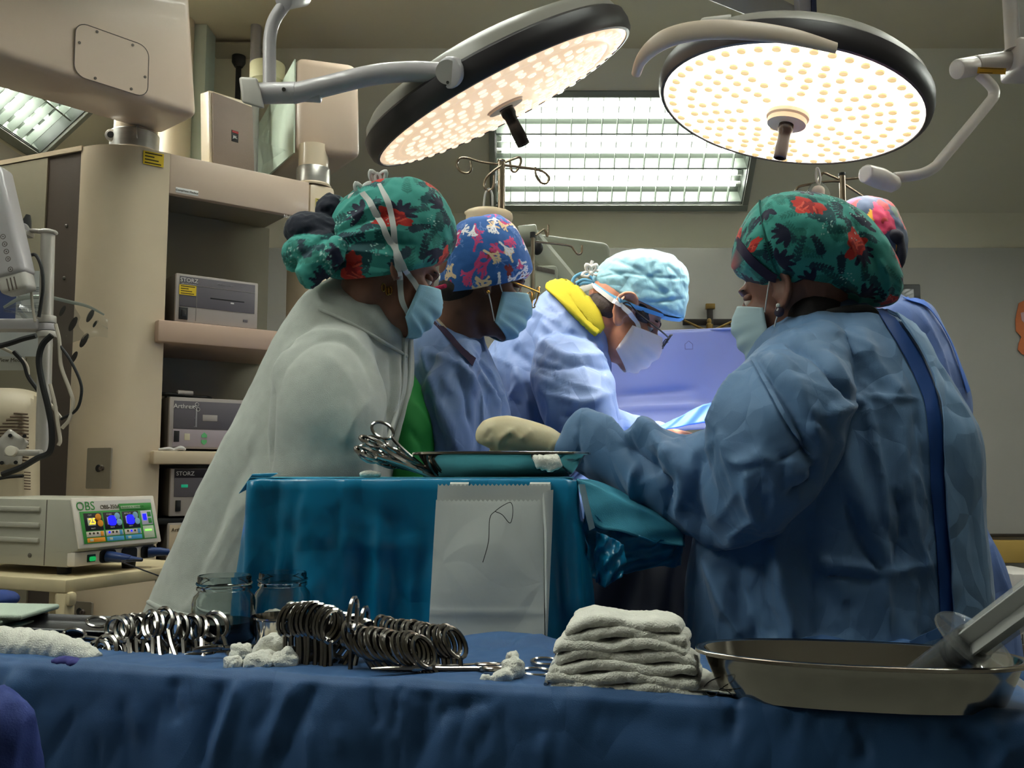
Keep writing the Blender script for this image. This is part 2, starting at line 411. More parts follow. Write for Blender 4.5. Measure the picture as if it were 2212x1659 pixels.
P = [at(x, y, yw) for x, y in ((2200, 655), (2193, 690), (2194, 715), (2206, 728), (2200, 742), (2198, 755), (2206, 764), (2225, 775), (2245, 760), (2250, 700), (2235, 660), (2215, 648))]
dec = thing('wall_decal', 'orange wall sticker at the edge of the grey wall', 'sticker', at(2220, 775, yw))
ob('orange_print', xf(frame((0, yw, 0), (1, 0, 0), (0, 0, 1)), prism([(p[0], p[2]) for p in P], 0, .003)), pm('orange_vinyl', (236, 136, 86), .5), dec)
Pw = [at(x, y, yw) for x, y in ((2204, 676), (2206, 692), (2214, 700), (2226, 690), (2222, 672))]
ob('pale_patch', xf(frame((0, yw, 0), (1, 0, 0), (0, 0, 1)), prism([(p[0], p[2]) for p in Pw], .003, .005)), pm('pink_vinyl', (236, 190, 196), .5), dec)
bn = thing('supply_carton', 'white carton with grey print behind the blue gowns', 'carton', at(2240, 1405, 3.4))
a = at(2188, 1240, 3.4); b = at(2290, 1395, 3.4)
ob('box', rbox(a[0], b[0], 3.4, 3.7, b[2], a[2], .006), pm('white_card', (206, 200, 194), .6), bn)
ob('lettering', text('HA', .05, frame(at(2212, 1382, 3.398), (1, 0, 0), (0, 0, 1)), align='CENTER'), pm('grey_ink', (90, 88, 86), .6), bn)
ob('dark_base', rbox(a[0]-.01, b[0], 3.38, 3.72, .0, b[2], .006), pm('brown_base', (70, 62, 56), .6), bn)
# ================================================================== theatre lamps
m_shell = pm('lamp_shell', (196, 190, 182), .35, var=.02)
m_shell2 = pm('lamp_shell_grey', (150, 146, 138), .35, var=.02)
m_rim = pm('dark_rubber_rim', (58, 54, 56), .4, var=.05)
m_armw = pm('white_enamel', (190, 184, 186), .28, var=.02, coat=.3)
m_armp = pm('cream_enamel', (214, 202, 194), .3, var=.02, coat=.2)
m_black = pm('black_gloss', (20, 19, 20), .2, var=.02)
m_brown = pm('smoked_plastic', (62, 48, 44), .2, var=.1)
m_hub = pm('hub_plastic', (226, 196, 164), .4, var=.03)
m_screw = pm('steel_screw', (120, 116, 110), .35, metal=.8)
m_ylab = pm('yellow_label', (232, 196, 40), .5, var=.03)
m_ink = pm('label_ink', (60, 48, 12), .6, var=0)
def label_plate(parent, c, x, y, w, h, rows, name='yellow_label', mat=None):
    """a yellow inventory sticker with small printed rows"""
    M = frame(c, x, y); p = ob(name, xf(M, prism([(-w/2, -h/2), (w/2, -h/2), (w/2, h/2), (-w/2, h/2)], 0, .0008)), mat or m_ylab, parent)
    q = [box(-w*.42, -w*.42+w*f*.84, h*(.36-.72*i/max(rows-1, 1))-h*.045, h*(.36-.72*i/max(rows-1, 1))+h*.045, .0008, .0011) for i, f in zip(range(rows), (1, .55, .8, .95, .6))]
    ob('print', xf(M, join(*q)), m_ink, p); return p
def surgical_lamp(nm, label, ctr, n, R, lampW, face_e, led_e, shell, hub, handle_mat, hl, face_col, led_col, spin):
    xd = nrm(np.cross((0, 1, 0), n)); M = frame(ctr, xd, np.cross(n, xd), n)
    t = thing('surgical_lamp', label, 'surgical lamp', ctr, 'theatre lamps')
    sh = lathe([(R+.006, -.055), (R-.002, -.075), (R*.93, -.093), (R*.75, -.112), (R*.45, -.125), (.01, -.13)], 64, M)
    ob('shell', sh, shell, t)
    ob('rim', lathe([(R-.006, -.05), (R+.004, -.058), (R+.014, -.05), (R+.017, -.03), (R+.014, -.008), (R+.006, .002), (R-.001, .003), (R-.004, -.004)], 64, M, cap=False), m_rim, t)
    mf = pm(nm+'_diffuser', face_col, .35, var=0, emis=face_col, estr=face_e)
    f = ob('diffuser', lathe([(R+.001, .0), (R*.86, .007), (R*.84, .004), (R*.82, .008), (R*.4, .014), (.02, .016), (.001, .016)], 64, M, cap=False), mf, t)
    ml = pm(nm+'_led', led_col, .25, var=0, emis=led_col, estr=led_e, coat=.5)
    ml.cycles.emission_sampling = 'NONE'
    dome = lathe([(.0115, -.001), (.0105, .003), (.0055, .0052)], 10)
    me = None; first = None
    for ri, (rr, cnt) in enumerate(((.925, 46), (.77, 36), (.675, 30), (.575, 26), (.475, 20), (.375, 14), (.275, 9))):
        for i in range(cnt):
            a = 2*PI*(i+.5*(ri % 2))/cnt+spin; x, y = R*rr*math.cos(a), R*rr*math.sin(a)
            if ri and abs(math.sin(3*a-spin)) < .10+.02/rr: continue
            z = np.interp(rr, (0, .4, .82, .86, 1), (.016, .014, .008, .007, 0))
            if first is None:
                first = o = ob('led_lens', xf(M, dome), ml, t); o.location = (0, 0, 0); me = o.data
                me.transform(Matrix.Translation(Vector(WLOC[o]-ctr)))
            else: o = first.copy(); COL.objects.link(o)
            o.parent = t; o.location = (M[:3, :3]@np.array((x, y, z))).tolist()
    ob('hub', lathe([(hub[0], .008), (hub[0], .012+hub[1]*.5), (hub[0]*.92, .014+hub[1]*.6), (hub[0]*.9, .016+hub[1]), (.001, .016+hub[1])], 32, M), m_hub, t)
    z0 = .014+hub[1]
    h = ob('handle', lathe([(.019, z0), (.019, z0+.02), (.0155, z0+.028), (.0155, z0+.05), (.0175, z0+hl*.72), (.0165, z0+hl), (.012, z0+hl+.001), (.012, z0+hl-.006), (.001, z0+hl-.006)], 24, M), handle_mat, t)
    ld = bpy.data.lights.new('lamp_light', 'AREA'); ld.shape = 'DISK'; ld.size = R*1.8; ld.energy = lampW; ld.spread = math.radians(50); ld.color = (1, .93, .83)
    lo = bpy.data.objects.new('lamp_light', ld); COL.objects.link(lo); lo.parent = t
    Ml = frame((0, 0, 0), M[:3, 0], -M[:3, 1], -M[:3, 2]); Ml[:3, 3] = M[:3, 2]*.03; lo.matrix_local = Matrix(Ml.tolist())
    return t, M
# ---- lamp one, tilted, on the swan-neck arm
c1 = at(1085, 217, 2.30); n1 = nrm((.444, .181, -.875)); R1 = .352
L1, M1 = surgical_lamp('lamp_one', 'tilted theatre lamp with black handle, on the grey arm beside the pendant', c1, n1, R1, LAMP_W[0], .33, .44,
                       m_shell2, (.052, .006), m_black, .105, (240, 208, 172), (255, 236, 208), .2)
Yk = 1.99
kn = join(cyl(at(968, 157, Yk-.035), at(1012, 160, Yk+.03), .034, n=32))
ob('knuckle', bev(kn, .004), m_armw, L1)
ob('knuckle_cap', cyl(at(966, 156, Yk-.039), at(967, 156, Yk-.034), .026, n=32), m_shell, L1)
for dx, dy in ((0, -22), (1, 22)):
    ob('screw', cyl(at(966+dx, 156+dy, Yk-.041), at(966+dx, 156+dy, Yk-.036), .0035, n=10), m_screw, L1)
ob('yoke', fuse(join(tube([at(990, 160, Yk+.02), at(1010, 140, Yk+.04), at(1032, 118, Yk+.05)], [.032, .03, .02], 16), ell(at(1012, 158, Yk+.035), (.036, .03, .036)),
                tube([at(1000, 168, Yk+.03), at(1020, 182, Yk+.04)], [.03, .026], 14)), .005, 3), m_armw, L1)
ob('yoke_pad', tube([at(1038, 98, Yk+.09), at(1052, 120, Yk+.08), at(1058, 140, Yk+.08)], [.010, .012, .008], 10), m_rim, L1)
sa = L1
ob('arm_tube', tube(smooth_path([at(948, 157, Yk), at(880, 155, Yk), at(800, 163, Yk), at(700, 187, Yk), at(630, 203, Yk)], 6), .0225, 18), m_armw, sa)
ob('arm_sleeve', tube([at(556, 202, Yk), at(640, 200, Yk)], .0235, 20), m_armw, sa)
ob('end_cap', bev(cyl(at(646, 205, Yk+.005), at(694, 208, Yk+.005), .0145, n=20), .003), m_armw, sa)
ob('joint_screw', cyl(at(613, 193, Yk-.026), at(613, 193, Yk-.020), .0045, n=10), m_screw, sa)
ob('bracket', bev(hexa([at(517, 166, Yk-.03), at(558, 168, Yk-.03), at(558, 168, Yk+.03), at(517, 166, Yk+.03)][::-1]+[]) if False else hexa(
    [at(523, 222, Yk-.03), at(572, 236, Yk-.03), at(572, 236, Yk+.03), at(523, 222, Yk+.03), at(516, 166, Yk-.03), at(556, 168, Yk-.03), at(556, 168, Yk+.03), at(516, 166, Yk+.03)]), .006, 3), m_shell, sa)
ob('neck_tube', tube(smooth_path([at(582, 190, Yk), at(582, 130, Yk), at(583, 82, Yk), at(592, 45, Yk), at(615, 10, Yk), at(650, -30, Yk), at(700, -90, Yk)], 6), .0145*1.0, 18), m_armw, sa)
ob('upper_joint', bev(cyl(at(612, 0, Yk-.02), at(655, -8, Yk+.05), .022, n=20), .003), m_armw, sa)
ob('post', cyl(at(700, -90, Yk), at(700, -90, Yk)*V3(1, 1, 0)+V3(0, 0, ZC), .03), m_armw, sa)
# ---- lamp two, almost level
c2 = at(1705, 237, 2.35); n2 = nrm((-.221, -.032, -.974)); R2 = .333
L2, M2 = surgical_lamp('lamp_two', 'bright white round theatre lamp, nearly level, above the floral caps', c2, n2, R2, LAMP_W[1], 1.3, .5,
                       m_shell2, (.055, .026), m_brown, .095, (255, 245, 226), (214, 184, 130), .05)
Yn = 1.99
ob('grab_rail', tube(smooth_path([at(1374, 160, 2.10), at(1384, 132, 2.07), at(1408, 104, 2.04), at(1450, 79, 2.01), at(1520, 65, Yn), at(1610, 66, 1.975), at(1710, 79, 1.975), at(1806, 104, 1.985)], 5),
                     [.011, .013, .018, .022, .0235, .0235, .022, .019, .013], 16, flat=((0, 1, 0), .45)), m_hub if False else pm('beige_rail', (204, 186, 168), .4, var=.02), L2)
ob('back_bracket', bev(hexa([at(1500, 66, 2.12), at(1570, 66, 2.12), at(1570, 66, 2.2), at(1500, 66, 2.2), at(1516, 38, 2.12), at(1582, 30, 2.12), at(1582, 30, 2.2), at(1516, 38, 2.2)]), .006), m_shell, L2)
Ya = 2.72
ob('mount_block', fuse(join(tube([at(1868, 374, Ya-.03), at(1900, 385, Ya), at(1935, 400, Ya)], [.028, .032, .026], 16), ell(at(1925, 398, Ya), (.03, .03, .022))), .005, 3), m_armp, L2)
la = L2
ob('bent_tube', tube(smooth_path([at(1932, 384, Ya), at(1985, 377, Ya), at(2018, 362, Ya), at(2040, 338, Ya), at(2132, 228, Ya), at(2147, 205, Ya), at(2142, 186, Ya), at(2115, 160, Ya)], 5), .0165, 16), m_armp, la)
ob('elbow_cap', bev(cyl(at(2066, 150, Ya-.02), at(2104, 143, Ya), .030, n=24), .004), m_armp, la)
ob('joint_ring', cyl(at(2103, 143, Ya), at(2106, 143, Ya), .0285, n=24), m_rim, la)
ob('joint_barrel', bev(cyl(at(2106, 142, Ya), at(2200, 128, Ya+.03), .030, n=24), .003), m_armp, la)
ob('end_housing', rbox(at(2186, 120, Ya)[0], at(2260, 120, Ya)[0], Ya-.04, Ya+.08, at(2200, 160, Ya)[2], at(2200, 90, Ya)[2], .012, 3), m_armp, la)
label_plate(la, at(2142, 153, Ya-.033), (1, 0, -.04), (0, -.35, 1), .085, .018, 2, mat=pm('ochre_label', (206, 152, 48), .5))
pp = at(2192, 60, Ya)
ob('drop_post', cyl((pp[0], pp[1], at(2192, 108, Ya)[2]), (pp[0], pp[1], ZC), .03, n=24), m_armp, la)
ob('post_cover', rbox(pp[0]-.005, pp[0]+.035, pp[1]-.035, pp[1]+.03, at(2192, 108, Ya)[2], ZC, .006), m_shell, la)
# ---- ceiling beam behind lamp two
cb = thing('ceiling_support_beam', 'pale slanting support beam with a drop post behind the level lamp', 'support beam', at(1745, 90, 3.3))
Q = [at(1440, -30, 3.3), at(1580, -30, 3.3), at(1745, 62, 3.3), at(1735, 100, 3.3), at(1480, 6, 3.3)]
ob('beam', bev(hexa([at(1468, -25, 3.25), at(1740, 84, 3.25), at(1740, 84, 3.42), at(1468, -25, 3.42), at(1470, -120, 3.25), at(1740, 25, 3.25), at(1740, 25, 3.42), at(1470, -120, 3.42)]), .01), m_shell, cb)
a = at(1724, 78, 3.2); b = at(1758, 78, 3.2)
ob('drop_post', rbox(a[0], b[0]-.012, 3.18, 3.24, a[2], ZC, .005), m_armw, cb)
ob('cable_channel', rbox(b[0]-.012, b[0]+.004, 3.17, 3.22, a[2], ZC, .002), pm('navy_channel', (52, 56, 84), .4), cb)
# ================================================================== equipment pendant and what stands on it
def onplane(px, py, p0, d):
    r = at(px, py, 1.0)-V3(0, 0, CAMZ); s = (p0[0]*d[1]-p0[1]*d[0])/(r[0]*d[1]-r[1]*d[0]); return r*s+V3(0, 0, CAMZ)
m_pend = pm('pendant_beige', (212, 188, 168), .38, var=.03, vscale=3, coat=.2)
m_pend2 = pm('pendant_cream', (222, 202, 174), .32, var=.03, coat=.3)
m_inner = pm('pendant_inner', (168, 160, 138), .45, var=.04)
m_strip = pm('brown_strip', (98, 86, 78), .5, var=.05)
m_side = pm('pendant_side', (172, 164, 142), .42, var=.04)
m_alu = pm('brushed_aluminium', (176, 172, 166), .32, metal=.75, var=.08, stretch=(1, 1, 12))
m_silver = pm('silver_paint', (190, 184, 176), .35, metal=.35, var=.04)
m_greyfac = pm('grey_front', (104, 98, 104), .45, var=.03)
m_devb = pm('device_case', (176, 166, 160), .42, var=.03)
m_devd = pm('device_side', (92, 86, 80), .5, var=.04)
m_blk = pm('black_matt', (22, 22, 24), .5, var=.1)
m_wht = pm('white_print', (226, 222, 218), .5, var=0)
m_green = pm('green_mark', (110, 196, 130), .5, var=0)

p0 = at(365, 420, 3.0)[:2]; b2 = nrm((.294, .228)); n2b = V3(-b2[1], b2[0])
MT = frame((p0[0], p0[1], 0), (*b2, 0), (*n2b, 0), (0, 0, 1))
def lp(px, py, inset=0.):
    q = onplane(px, py, p0+n2b*inset, b2); return float((q[:2]-p0)@b2), float(q[2])
def fb(x0, x1, y0, y1, z0, z1, r=.004, M=MT): return xf(M, rbox(x0, x1, y0, y1, z0, z1, r))
td = thing('equipment_pendant', 'tall beige equipment pendant with open shelves beside the electrosurgical unit', 'equipment pendant', (p0[0], p0[1], .3))
zt = lp(365, 331)[1]; zb0 = .35
# near column: flat front, rounded corner, side running off to the left
lf = nrm((-.92, .39)); c0 = p0-b2*.085
arc = []
q1 = c0; a_from = math.atan2(b2[1], b2[0])
tl = p0-b2*.125+lf*.0
for i in range(9):
    t = i/8; A_, B_, C_ = c0, c0-b2*.10, c0-b2*.10+lf*.10
    arc.append((1-t)**2*A_+2*t*(1-t)*B_+t*t*C_)
e1 = arc[-1]+lf*.028
colp = [p0]+arc+[e1, e1+n2b*.12, p0+n2b*.2]
ob('corner_column', prism([tuple(p) for p in colp], zb0, zt), m_pend2, td, sharp=40)
e2 = e1+lf*.155
def slab(a, b, t, z0, z1, off=0.):
    d = nrm(b-a); n = V3(d[1], -d[0]); n = n if n[1] > 0 else -n
    return prism([tuple(a+n*off), tuple(b+n*off), tuple(b+n*(off+t)), tuple(a+n*(off+t))], z0, z1)
st = ob('dark_strip', slab(e1, e2, .03, zb0, zt-.01, .006), m_strip, td)
def on_side(px, py, off=0.): return onplane(px, py, e1+V3(-lf[1], lf[0])*0+n2b*0, lf)
for px, py in ((142, 487), (137, 600), (128, 785), (120, 880)):
    q = on_side(px, py); ob('screw', ell(q+V3(0, .004, 0), (.006, .004, .006), 10, 6), m_screw, st)
e3 = e2+lf*.34
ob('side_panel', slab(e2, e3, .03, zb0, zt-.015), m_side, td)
ob('top_trim', slab(e1, e3, .035, zt-.012, zt+.004, -.003), m_pend2, td)
def plate(px0, py0, px1, py1, mat, name, parent, hole=True):
    a = on_side(px0, py0); b = on_side(px1, py1); x = V3(lf[0]*-1, lf[1]*-1, 0); wid = abs((b-a)[:2]@x[:2]); hh = a[2]-b[2]; c = (a+b)/2
    M = frame(c, x, (0, 0, 1)); o = ob(name, xf(M, prism(rrect(wid, hh, .004), 0, .006)), mat, parent)
    if hole:
        ob('socket_hole', xf(M, lathe([(.012, .006), (.011, .0075), (.001, .0075)], 20, None)), m_blk, o).location.x -= .0
        ob('hook', xf(M, join(cyl((wid*.18, 0, .006), (wid*.18, 0, .016), .007, n=10), cyl((wid*.18, 0, .014), (wid*.3, .008, .02), .003, n=8))), m_strip, o)
    return o
m_plate = pm('grey_socket_plate', (134, 124, 108), .5)
plate(192, 968, 240, 1056, m_plate, 'socket_plate', td); plate(150, 1297, 200, 1345, m_plate, 'socket_plate', td)
# bridge beam, end column, back, shelves
u1 = lp(667, 470)[0]; zbt = lp(365, 417)[1]
ob('top_beam', join(fb(0, u1, 0, .03, zbt, zt, .004)), m_pend, td)
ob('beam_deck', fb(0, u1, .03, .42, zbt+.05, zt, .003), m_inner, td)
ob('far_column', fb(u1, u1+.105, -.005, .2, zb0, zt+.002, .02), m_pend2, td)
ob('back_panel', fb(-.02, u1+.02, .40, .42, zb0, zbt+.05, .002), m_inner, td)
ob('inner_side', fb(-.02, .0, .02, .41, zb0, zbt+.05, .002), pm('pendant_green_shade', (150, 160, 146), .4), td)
zs1, zs1b = lp(350, 694)[1], lp(350, 741)[1]
ob('shelf', fb(-.03, u1, -.035, .39, zs1b, zs1, .006), pm('shelf_pink_beige', (200, 170, 150), .4, var=.02), td)
zs2, zs2b = lp(345, 974)[1], lp(345, 1003)[1]
ob('shelf', fb(-.03, u1, -.035, .39, zs2b, zs2, .006), m_pend2, td)
zs3 = lp(345, 1120)[1]
ob('shelf', fb(-.02, u1, .0, .39, zs3-.02, zs3, .004), m_blk, td)
zs4 = lp(345, 1218)[1]
ob('shelf', fb(-.02, u1, .0, .39, zs4-.03, zs4, .004), m_pend2, td)
q = lp(331, 344); label_plate(td, xf(MT, ([(q[0], -.003, q[1])], []))[0][0], (*b2, -.0), (0, 0, 1), .066, .045, 4)
q = lp(404, 414); bd = ob('maker_badge', xf(MT, rbox(q[0]-.038, q[0]+.038, -.0012, .001, q[1]-.009, q[1]+.009, .0004)), m_wht, td)
MF = lambda u, z, off=-.002: frame(xf(MT, ([(u, off, z)], []))[0][0], (*b2, 0), (0, 0, 1))
ob('lettering', text('CompView Medical', .0095, MF(q[0], q[1], -.0018), .0003), m_ink, bd)
q = lp(632, 470); ob('lettering', text('NuBOOM', .016, MF(q[0], q[1], -.001), .0004), m_wht, td)
q = lp(693, 440); label_plate(td, xf(MT, ([(q[0], -.0075, q[1])], []))[0][0], (*b2, 0), (0, 0, 1), .05, .03, 3, mat=pm('pale_label', (206, 190, 96), .5))
# collars and drop tubes
for (px, pyb, r, tt) in ((290, 322, .078, .066), (676, 420, .062, .056)):
    q = at(px, pyb, 3.02 if px < 400 else 3.38); z = zt
    ob('collar_flange', lathe([(r*1.08, z), (r*1.1, z+.006), (r*1.02, z+.012)], 32, frame((q[0], q[1], 0), (1, 0, 0), (0, 1, 0))), m_pend2, td)
    ob('steel_collar', lathe([(r, z+.012), (r, z+.07), (r*.96, z+.074)], 32, frame((q[0], q[1], 0), (1, 0, 0), (0, 1, 0))), m_alu, td)
    ob('drop_tube', lathe([(tt, z+.07), (tt, z+.20 if px < 400 else z+.16)], 32, frame((q[0], q[1], 0), (1, 0, 0), (0, 1, 0))), m_pend2, td)
    if px < 400:
        k = at(243, 294, 2.97)
        ob('clamp_lever', bev(join(tube([at(300, 288, 2.96), k], [.028, .02], 12, flat=((0, 1, 0), .5)), cyl(k+V3(0, -.014, 0), k+V3(0, .01, 0), .02, n=20)), .002), m_alu, td)
        ob('clamp_bore', cyl(k+V3(0, -.016, 0), k+V3(0, -.012, 0), .011, n=16), m_blk, td)
# ---- ceiling arms
aa = td
da = nrm((.663, .748)); pa = at(430, 256, 2.90); za = pa[2]; na = V3(-da[1], da[0])
def arm_pt(u, v, z): return (*(pa[:2]+da*u+na*v), z)
ah = .62
H = [arm_pt(-1.7, 0, za), arm_pt(.0, 0, za), arm_pt(.0, .24, za), arm_pt(-1.7, .24, za),
     arm_pt(-1.7, .02, za+ah), arm_pt(-.05, .02, za+ah), arm_pt(-.05, .22, za+ah), arm_pt(-1.7, .22, za+ah)]
ob('arm_box', bev(hexa(H), .03, 4), m_pend, aa)
cpt = onplane(243, 131, pa[:2], da)
MA = frame(cpt+V3(na[0]*.0025, na[1]*.0025, 0), (*da, 0), (0, .02, 1))
acc = ob('access_panel', xf(MA, prism(rrect(.225, .165, .035, 6), -.004, .0035)), m_pend, aa)
Lp = [(x, y, .0036) for x, y in rrect(.225, .165, .035, 6)]
ob('panel_groove', xf(MA, tube(Lp, .0013, 6, closed=True)), pm('groove_dark', (96, 84, 78), .6), acc)
for x, y in ((-.05, .072), (.06, .070), (-.10, .02), (.102, -.018), (-.05, -.072), (.06, -.070)):
    ob('screw', xf(MA, lathe([(.0042, .0035), (.0042, .0055), (.001, .006)], 8, None)) if False else xf(MA, cyl((x, y, .003), (x, y, .0058), .0042, n=8)), m_strip, acc)
ab = td
Hb = [at(636, 330, 3.35), at(779, 346, 3.35), at(700, 396, 4.3), at(560, 398, 4.3), at(640, 118, 3.35), at(777, 138, 3.35), at(640, 270, 4.3), at(545, 296, 4.3)]
ob('arm_box', bev(hexa(Hb), .035, 4), m_pend, ab)
ob('pale_side', hexa([at(634, 330, 3.36), at(637, 330, 3.36), at(562, 398, 4.28), at(556, 398, 4.28), at(636, 128, 3.36), at(639, 128, 3.36), at(546, 300, 4.28), at(541, 300, 4.28)]), pm('pale_green_panel', (206, 218, 200), .5), ab)
# ---- loudspeaker
sk = thing('loudspeaker', 'brown-fronted loudspeaker standing on top of the pendant bridge', 'speaker', at(495, 375, 3.3))
SF = [at(452, 358, 3.22), at(549, 384, 3.36), at(549, 384, 3.36)+V3(-.11, .14, 0), at(434, 352, 3.36),
      at(450, 194, 3.22), at(545, 222, 3.36), at(545, 222, 3.36)+V3(-.11, .14, 0), at(432, 200, 3.36)]
ob('cabinet', bev(hexa(SF), .008, 3), m_pend2, sk)
fd = nrm(SF[1]-SF[0]); fnm = nrm(np.cross(fd, (0, 0, 1)))
G = [SF[0]+fd*.012+V3(0, 0, .006), SF[1]-fd*.004+V3(0, 0, .004), SF[5]-fd*.004-V3(0, 0, .02), SF[4]+fd*.012-V3(0, 0, .006)]
ob('grille', bev(hexa([g for g in G[:2]]+[G[1]+fnm*.01, G[0]+fnm*.01]+[G[3], G[2], G[2]+fnm*.01, G[3]+fnm*.01]), .003), pm('speaker_grille', (142, 124, 112), .7, bump=.3, bscale=500), sk)
bc = (G[0]*.48+G[1]*.52)*.52+(G[3]*.48+G[2]*.52)*.48+fnm*.0105
MB_ = frame(bc, fd, (0, 0, 1)); bg = ob('badge', xf(MB_, rbox(-.014, .014, -.021, .021, 0, .002, .0006)), m_blk, sk)
ob('badge_bar', xf(MB_, box(-.0125, .0125, .011, .0195, .002, .0028)), pm('badge_red', (150, 40, 40), .5), bg)
ob('lettering', text('JBL', .0135, xf(MB_, ([(0, -.005, .0024)], []))[0][0:1].tolist() and frame(xf(MB_, ([(0, -.004, .0024)], []))[0][0], fd, (0, 0, 1)), .0004), m_wht, bg)
# ---- rod, canisters, pale duct behind the pendant
cm = thing('ceiling_mount', 'square ceiling plate with a black hanging rod', 'ceiling mount', at(516, 215, 4.02))
q = at(516, 122, 4.02); ob('plate', rbox(q[0]-.11, q[0]+.11, 3.9, 4.14, q[2], q[2]+.012, .003), m_side, cm)
ob('rod', cyl((q[0], 4.02, q[2]), (q[0], 4.02, 2.1), .012, n=16), m_blk, cm)
ob('rod_socket', lathe([(.018, q[2]-.05), (.03, q[2]-.03), (.03, q[2])], 20, frame((q[0], 4.02, 0), (1, 0, 0), (0, 1, 0))), m_blk, cm)
dc = thing('canister_lamp', 'round cream canister behind the lamp arm joint', 'canister', at(577, 186, 3.6))
qc = at(577, 180, 3.6); MC_ = frame((qc[0], qc[1], 0), (1, 0, 0), (0, 1, 0)); zc = qc[2]
ob('body', lathe([(.05, zc-.01), (.068, zc+.005), (.070, zc+.07), (.068, zc+.076), (.064, zc+.078), (.001, zc+.08)], 32, MC_), pm('cream_plastic', (222, 214, 172), .4), dc)
ob('window_slot', xf(frame((qc[0]+.035, qc[1]-.06, zc+.045), (.85, .5, 0), (0, 0, 1)), rbox(-.012, .012, -.012, .012, -.004, .004, .001)), m_blk, dc)
du = thing('pendant_duct', 'pale upright duct standing behind the loudspeaker', 'duct', at(385, 350, 3.75))
q0, q1_ = at(340, 380, 3.75), at(408, 380, 3.75); ob('round_duct', cyl(((q0[0]+q1_[0])/2, 3.75, 1.9), ((q0[0]+q1_[0])/2, 3.75, ZC), (q1_[0]-q0[0])/2), m_pend2, du)
q0, q1_ = at(408, 380, 3.8), at(440, 380, 3.8); ob('flat_duct', rbox(q0[0], q1_[0], 3.78, 3.9, 1.9, ZC, .004), pm('pale_green_duct', (206, 216, 204), .5), du)
q0 = at(548, 250, 3.8); ob('thin_pipe', cyl((q0[0], 3.8, 1.9), (q0[0], 3.8, ZC), .022), m_armw, du)

# ================================================================== devices on the shelves
def device(name, label, u0, u1_, z0, z1, inset, dep=.3):
    t = thing(name, label, 'medical device', xf(MT, ([((u0+u1_)/2, inset, z0)], []))[0][0])
    ob('case', fb(u0, u1_, inset+.006, inset+dep, z0+.004, z1, .004), m_devd, t)
    ob('front_panel', fb(u0, u1_, inset-.006, inset+.008, z0+.004, z1, .003), m_devb, t)
    return t
def fplate(parent, name, u0, u1_, z0, z1, mat, inset, d=.002, r=.0007): return ob(name, fb(u0, u1_, inset-.006-d, inset-.004, z0, z1, r), mat, parent)
i1 = .0
uA, zA = lp(380, 590, i1); uB, _ = lp(556, 640, i1); zA0 = zs1
d1 = device('video_processor', 'grey endoscopy unit with card slot and yellow sticker on the upper shelf', uA, uB, zA0, zA, i1)
W_ = uB-uA; Hh = zA-zA0
fplate(d1, 'dark_fascia', uA+.012, uB-.012, zA0+Hh*.34, zA-.008, m_greyfac, i1)
fplate(d1, 'fascia_line', uA+.012, uB-.012, zA0+Hh*.78, zA0+Hh*.785, m_devb, i1, .003)
fplate(d1, 'fascia_seam', uA+.068, uA+.069, zA0+.01, zA0+Hh*.78, m_devb, i1, .003)
ob('lettering', text('STORZ', .019, MF(uA+.042, zA-.021, i1-.009), .0004), m_wht, d1)
ob('small_lettering', text('KARL STORZ ENDOSKOPE', .0042, MF(uA+.042, zA-.033, i1-.009), .0003), m_wht, d1)
ob('small_lettering', text('AIDA compact NEO', .0072, MF(uA+.165, zA-.021, i1-.009), .0003), pm('dim_print', (150, 146, 150), .5, var=0), d1)
ob('small_lettering', text('HD', .007, MF(uA+.225, zA-.021, i1-.009), .0003), MATS['dim_print'], d1)
label_plate(d1, xf(MT, ([(uA+.038, i1-.009, zA-.054)], []))[0][0], (*b2, 0), (0, 0, 1), .056, .033, 4)
fplate(d1, 'card_slot', uA+.115, uB-.05, zA0+Hh*.55, zA0+Hh*.575, m_blk, i1, .003)
fplate(d1, 'slot_key', uA+.185, uA+.197, zA0+Hh*.49, zA0+Hh*.52, m_wht, i1, .003)
sw = fplate(d1, 'power_switch', uA+.012, uA+.040, zA0+.012, zA0+.052, m_blk, i1, .005)
fplate(d1, 'port', uB-.052, uB-.036, zA0+.024, zA0+.032, m_greyfac, i1, .003)
ob('switch_rocker', fb(uA+.018, uA+.034, i1-.014, i1-.008, zA0+.02, zA0+.044, .002), pm('rocker_black', (40, 38, 38), .3), sw)
uA, zA = lp(366, 857, i1); zA0 = zs2+.004; uB = uA+.29; Hh = zA-zA0
d2 = device('pump_controller', 'lilac-grey arthroscopy controller with green arrow keys on the middle shelf', uA, uB, zA0, zA, i1)
fplate(d2, 'dark_fascia', uA+.014, uB-.012, zA0+Hh*.40, zA-.012, m_greyfac, i1)
fplate(d2, 'lilac_fascia', uA+.012, uB-.012, zA0+.010, zA0+Hh*.39, pm('lilac_front', (178, 164, 170), .45, var=.02), i1)
ob('lettering', text('Arthrex', .021, MF(uA+.046, zA-.030, i1-.009), .0004), m_wht, d2)
ob('scissor_mark', join(*[xf(MF(uA+.088+dx, zA-.030+dy, i1-.009), tube([(.006*math.cos(a), .006*math.sin(a), 0) for a in np.linspace(0, 2*PI, 12, endpoint=False)], .0009, 5, closed=True)) for dx, dy in ((0, .008), (.004, -.008))]
                           +[xf(MF(uA+.08, zA-.03, i1-.009), tube([(-.006, -.002, 0), (.006, .005, 0)], .0009, 5)), xf(MF(uA+.08, zA-.03, i1-.009), tube([(-.006, .004, 0), (.008, -.004, 0)], .0009, 5))]), m_wht, d2)
fplate(d2, 'display', uA+.108, uA+.158, zA0+Hh*.56, zA0+Hh*.68, m_devb, i1, .003)
fplate(d2, 'level_bar', uA+.084, uA+.090, zA0+Hh*.44, zA0+Hh*.78, MATS['dim_print'], i1, .003)
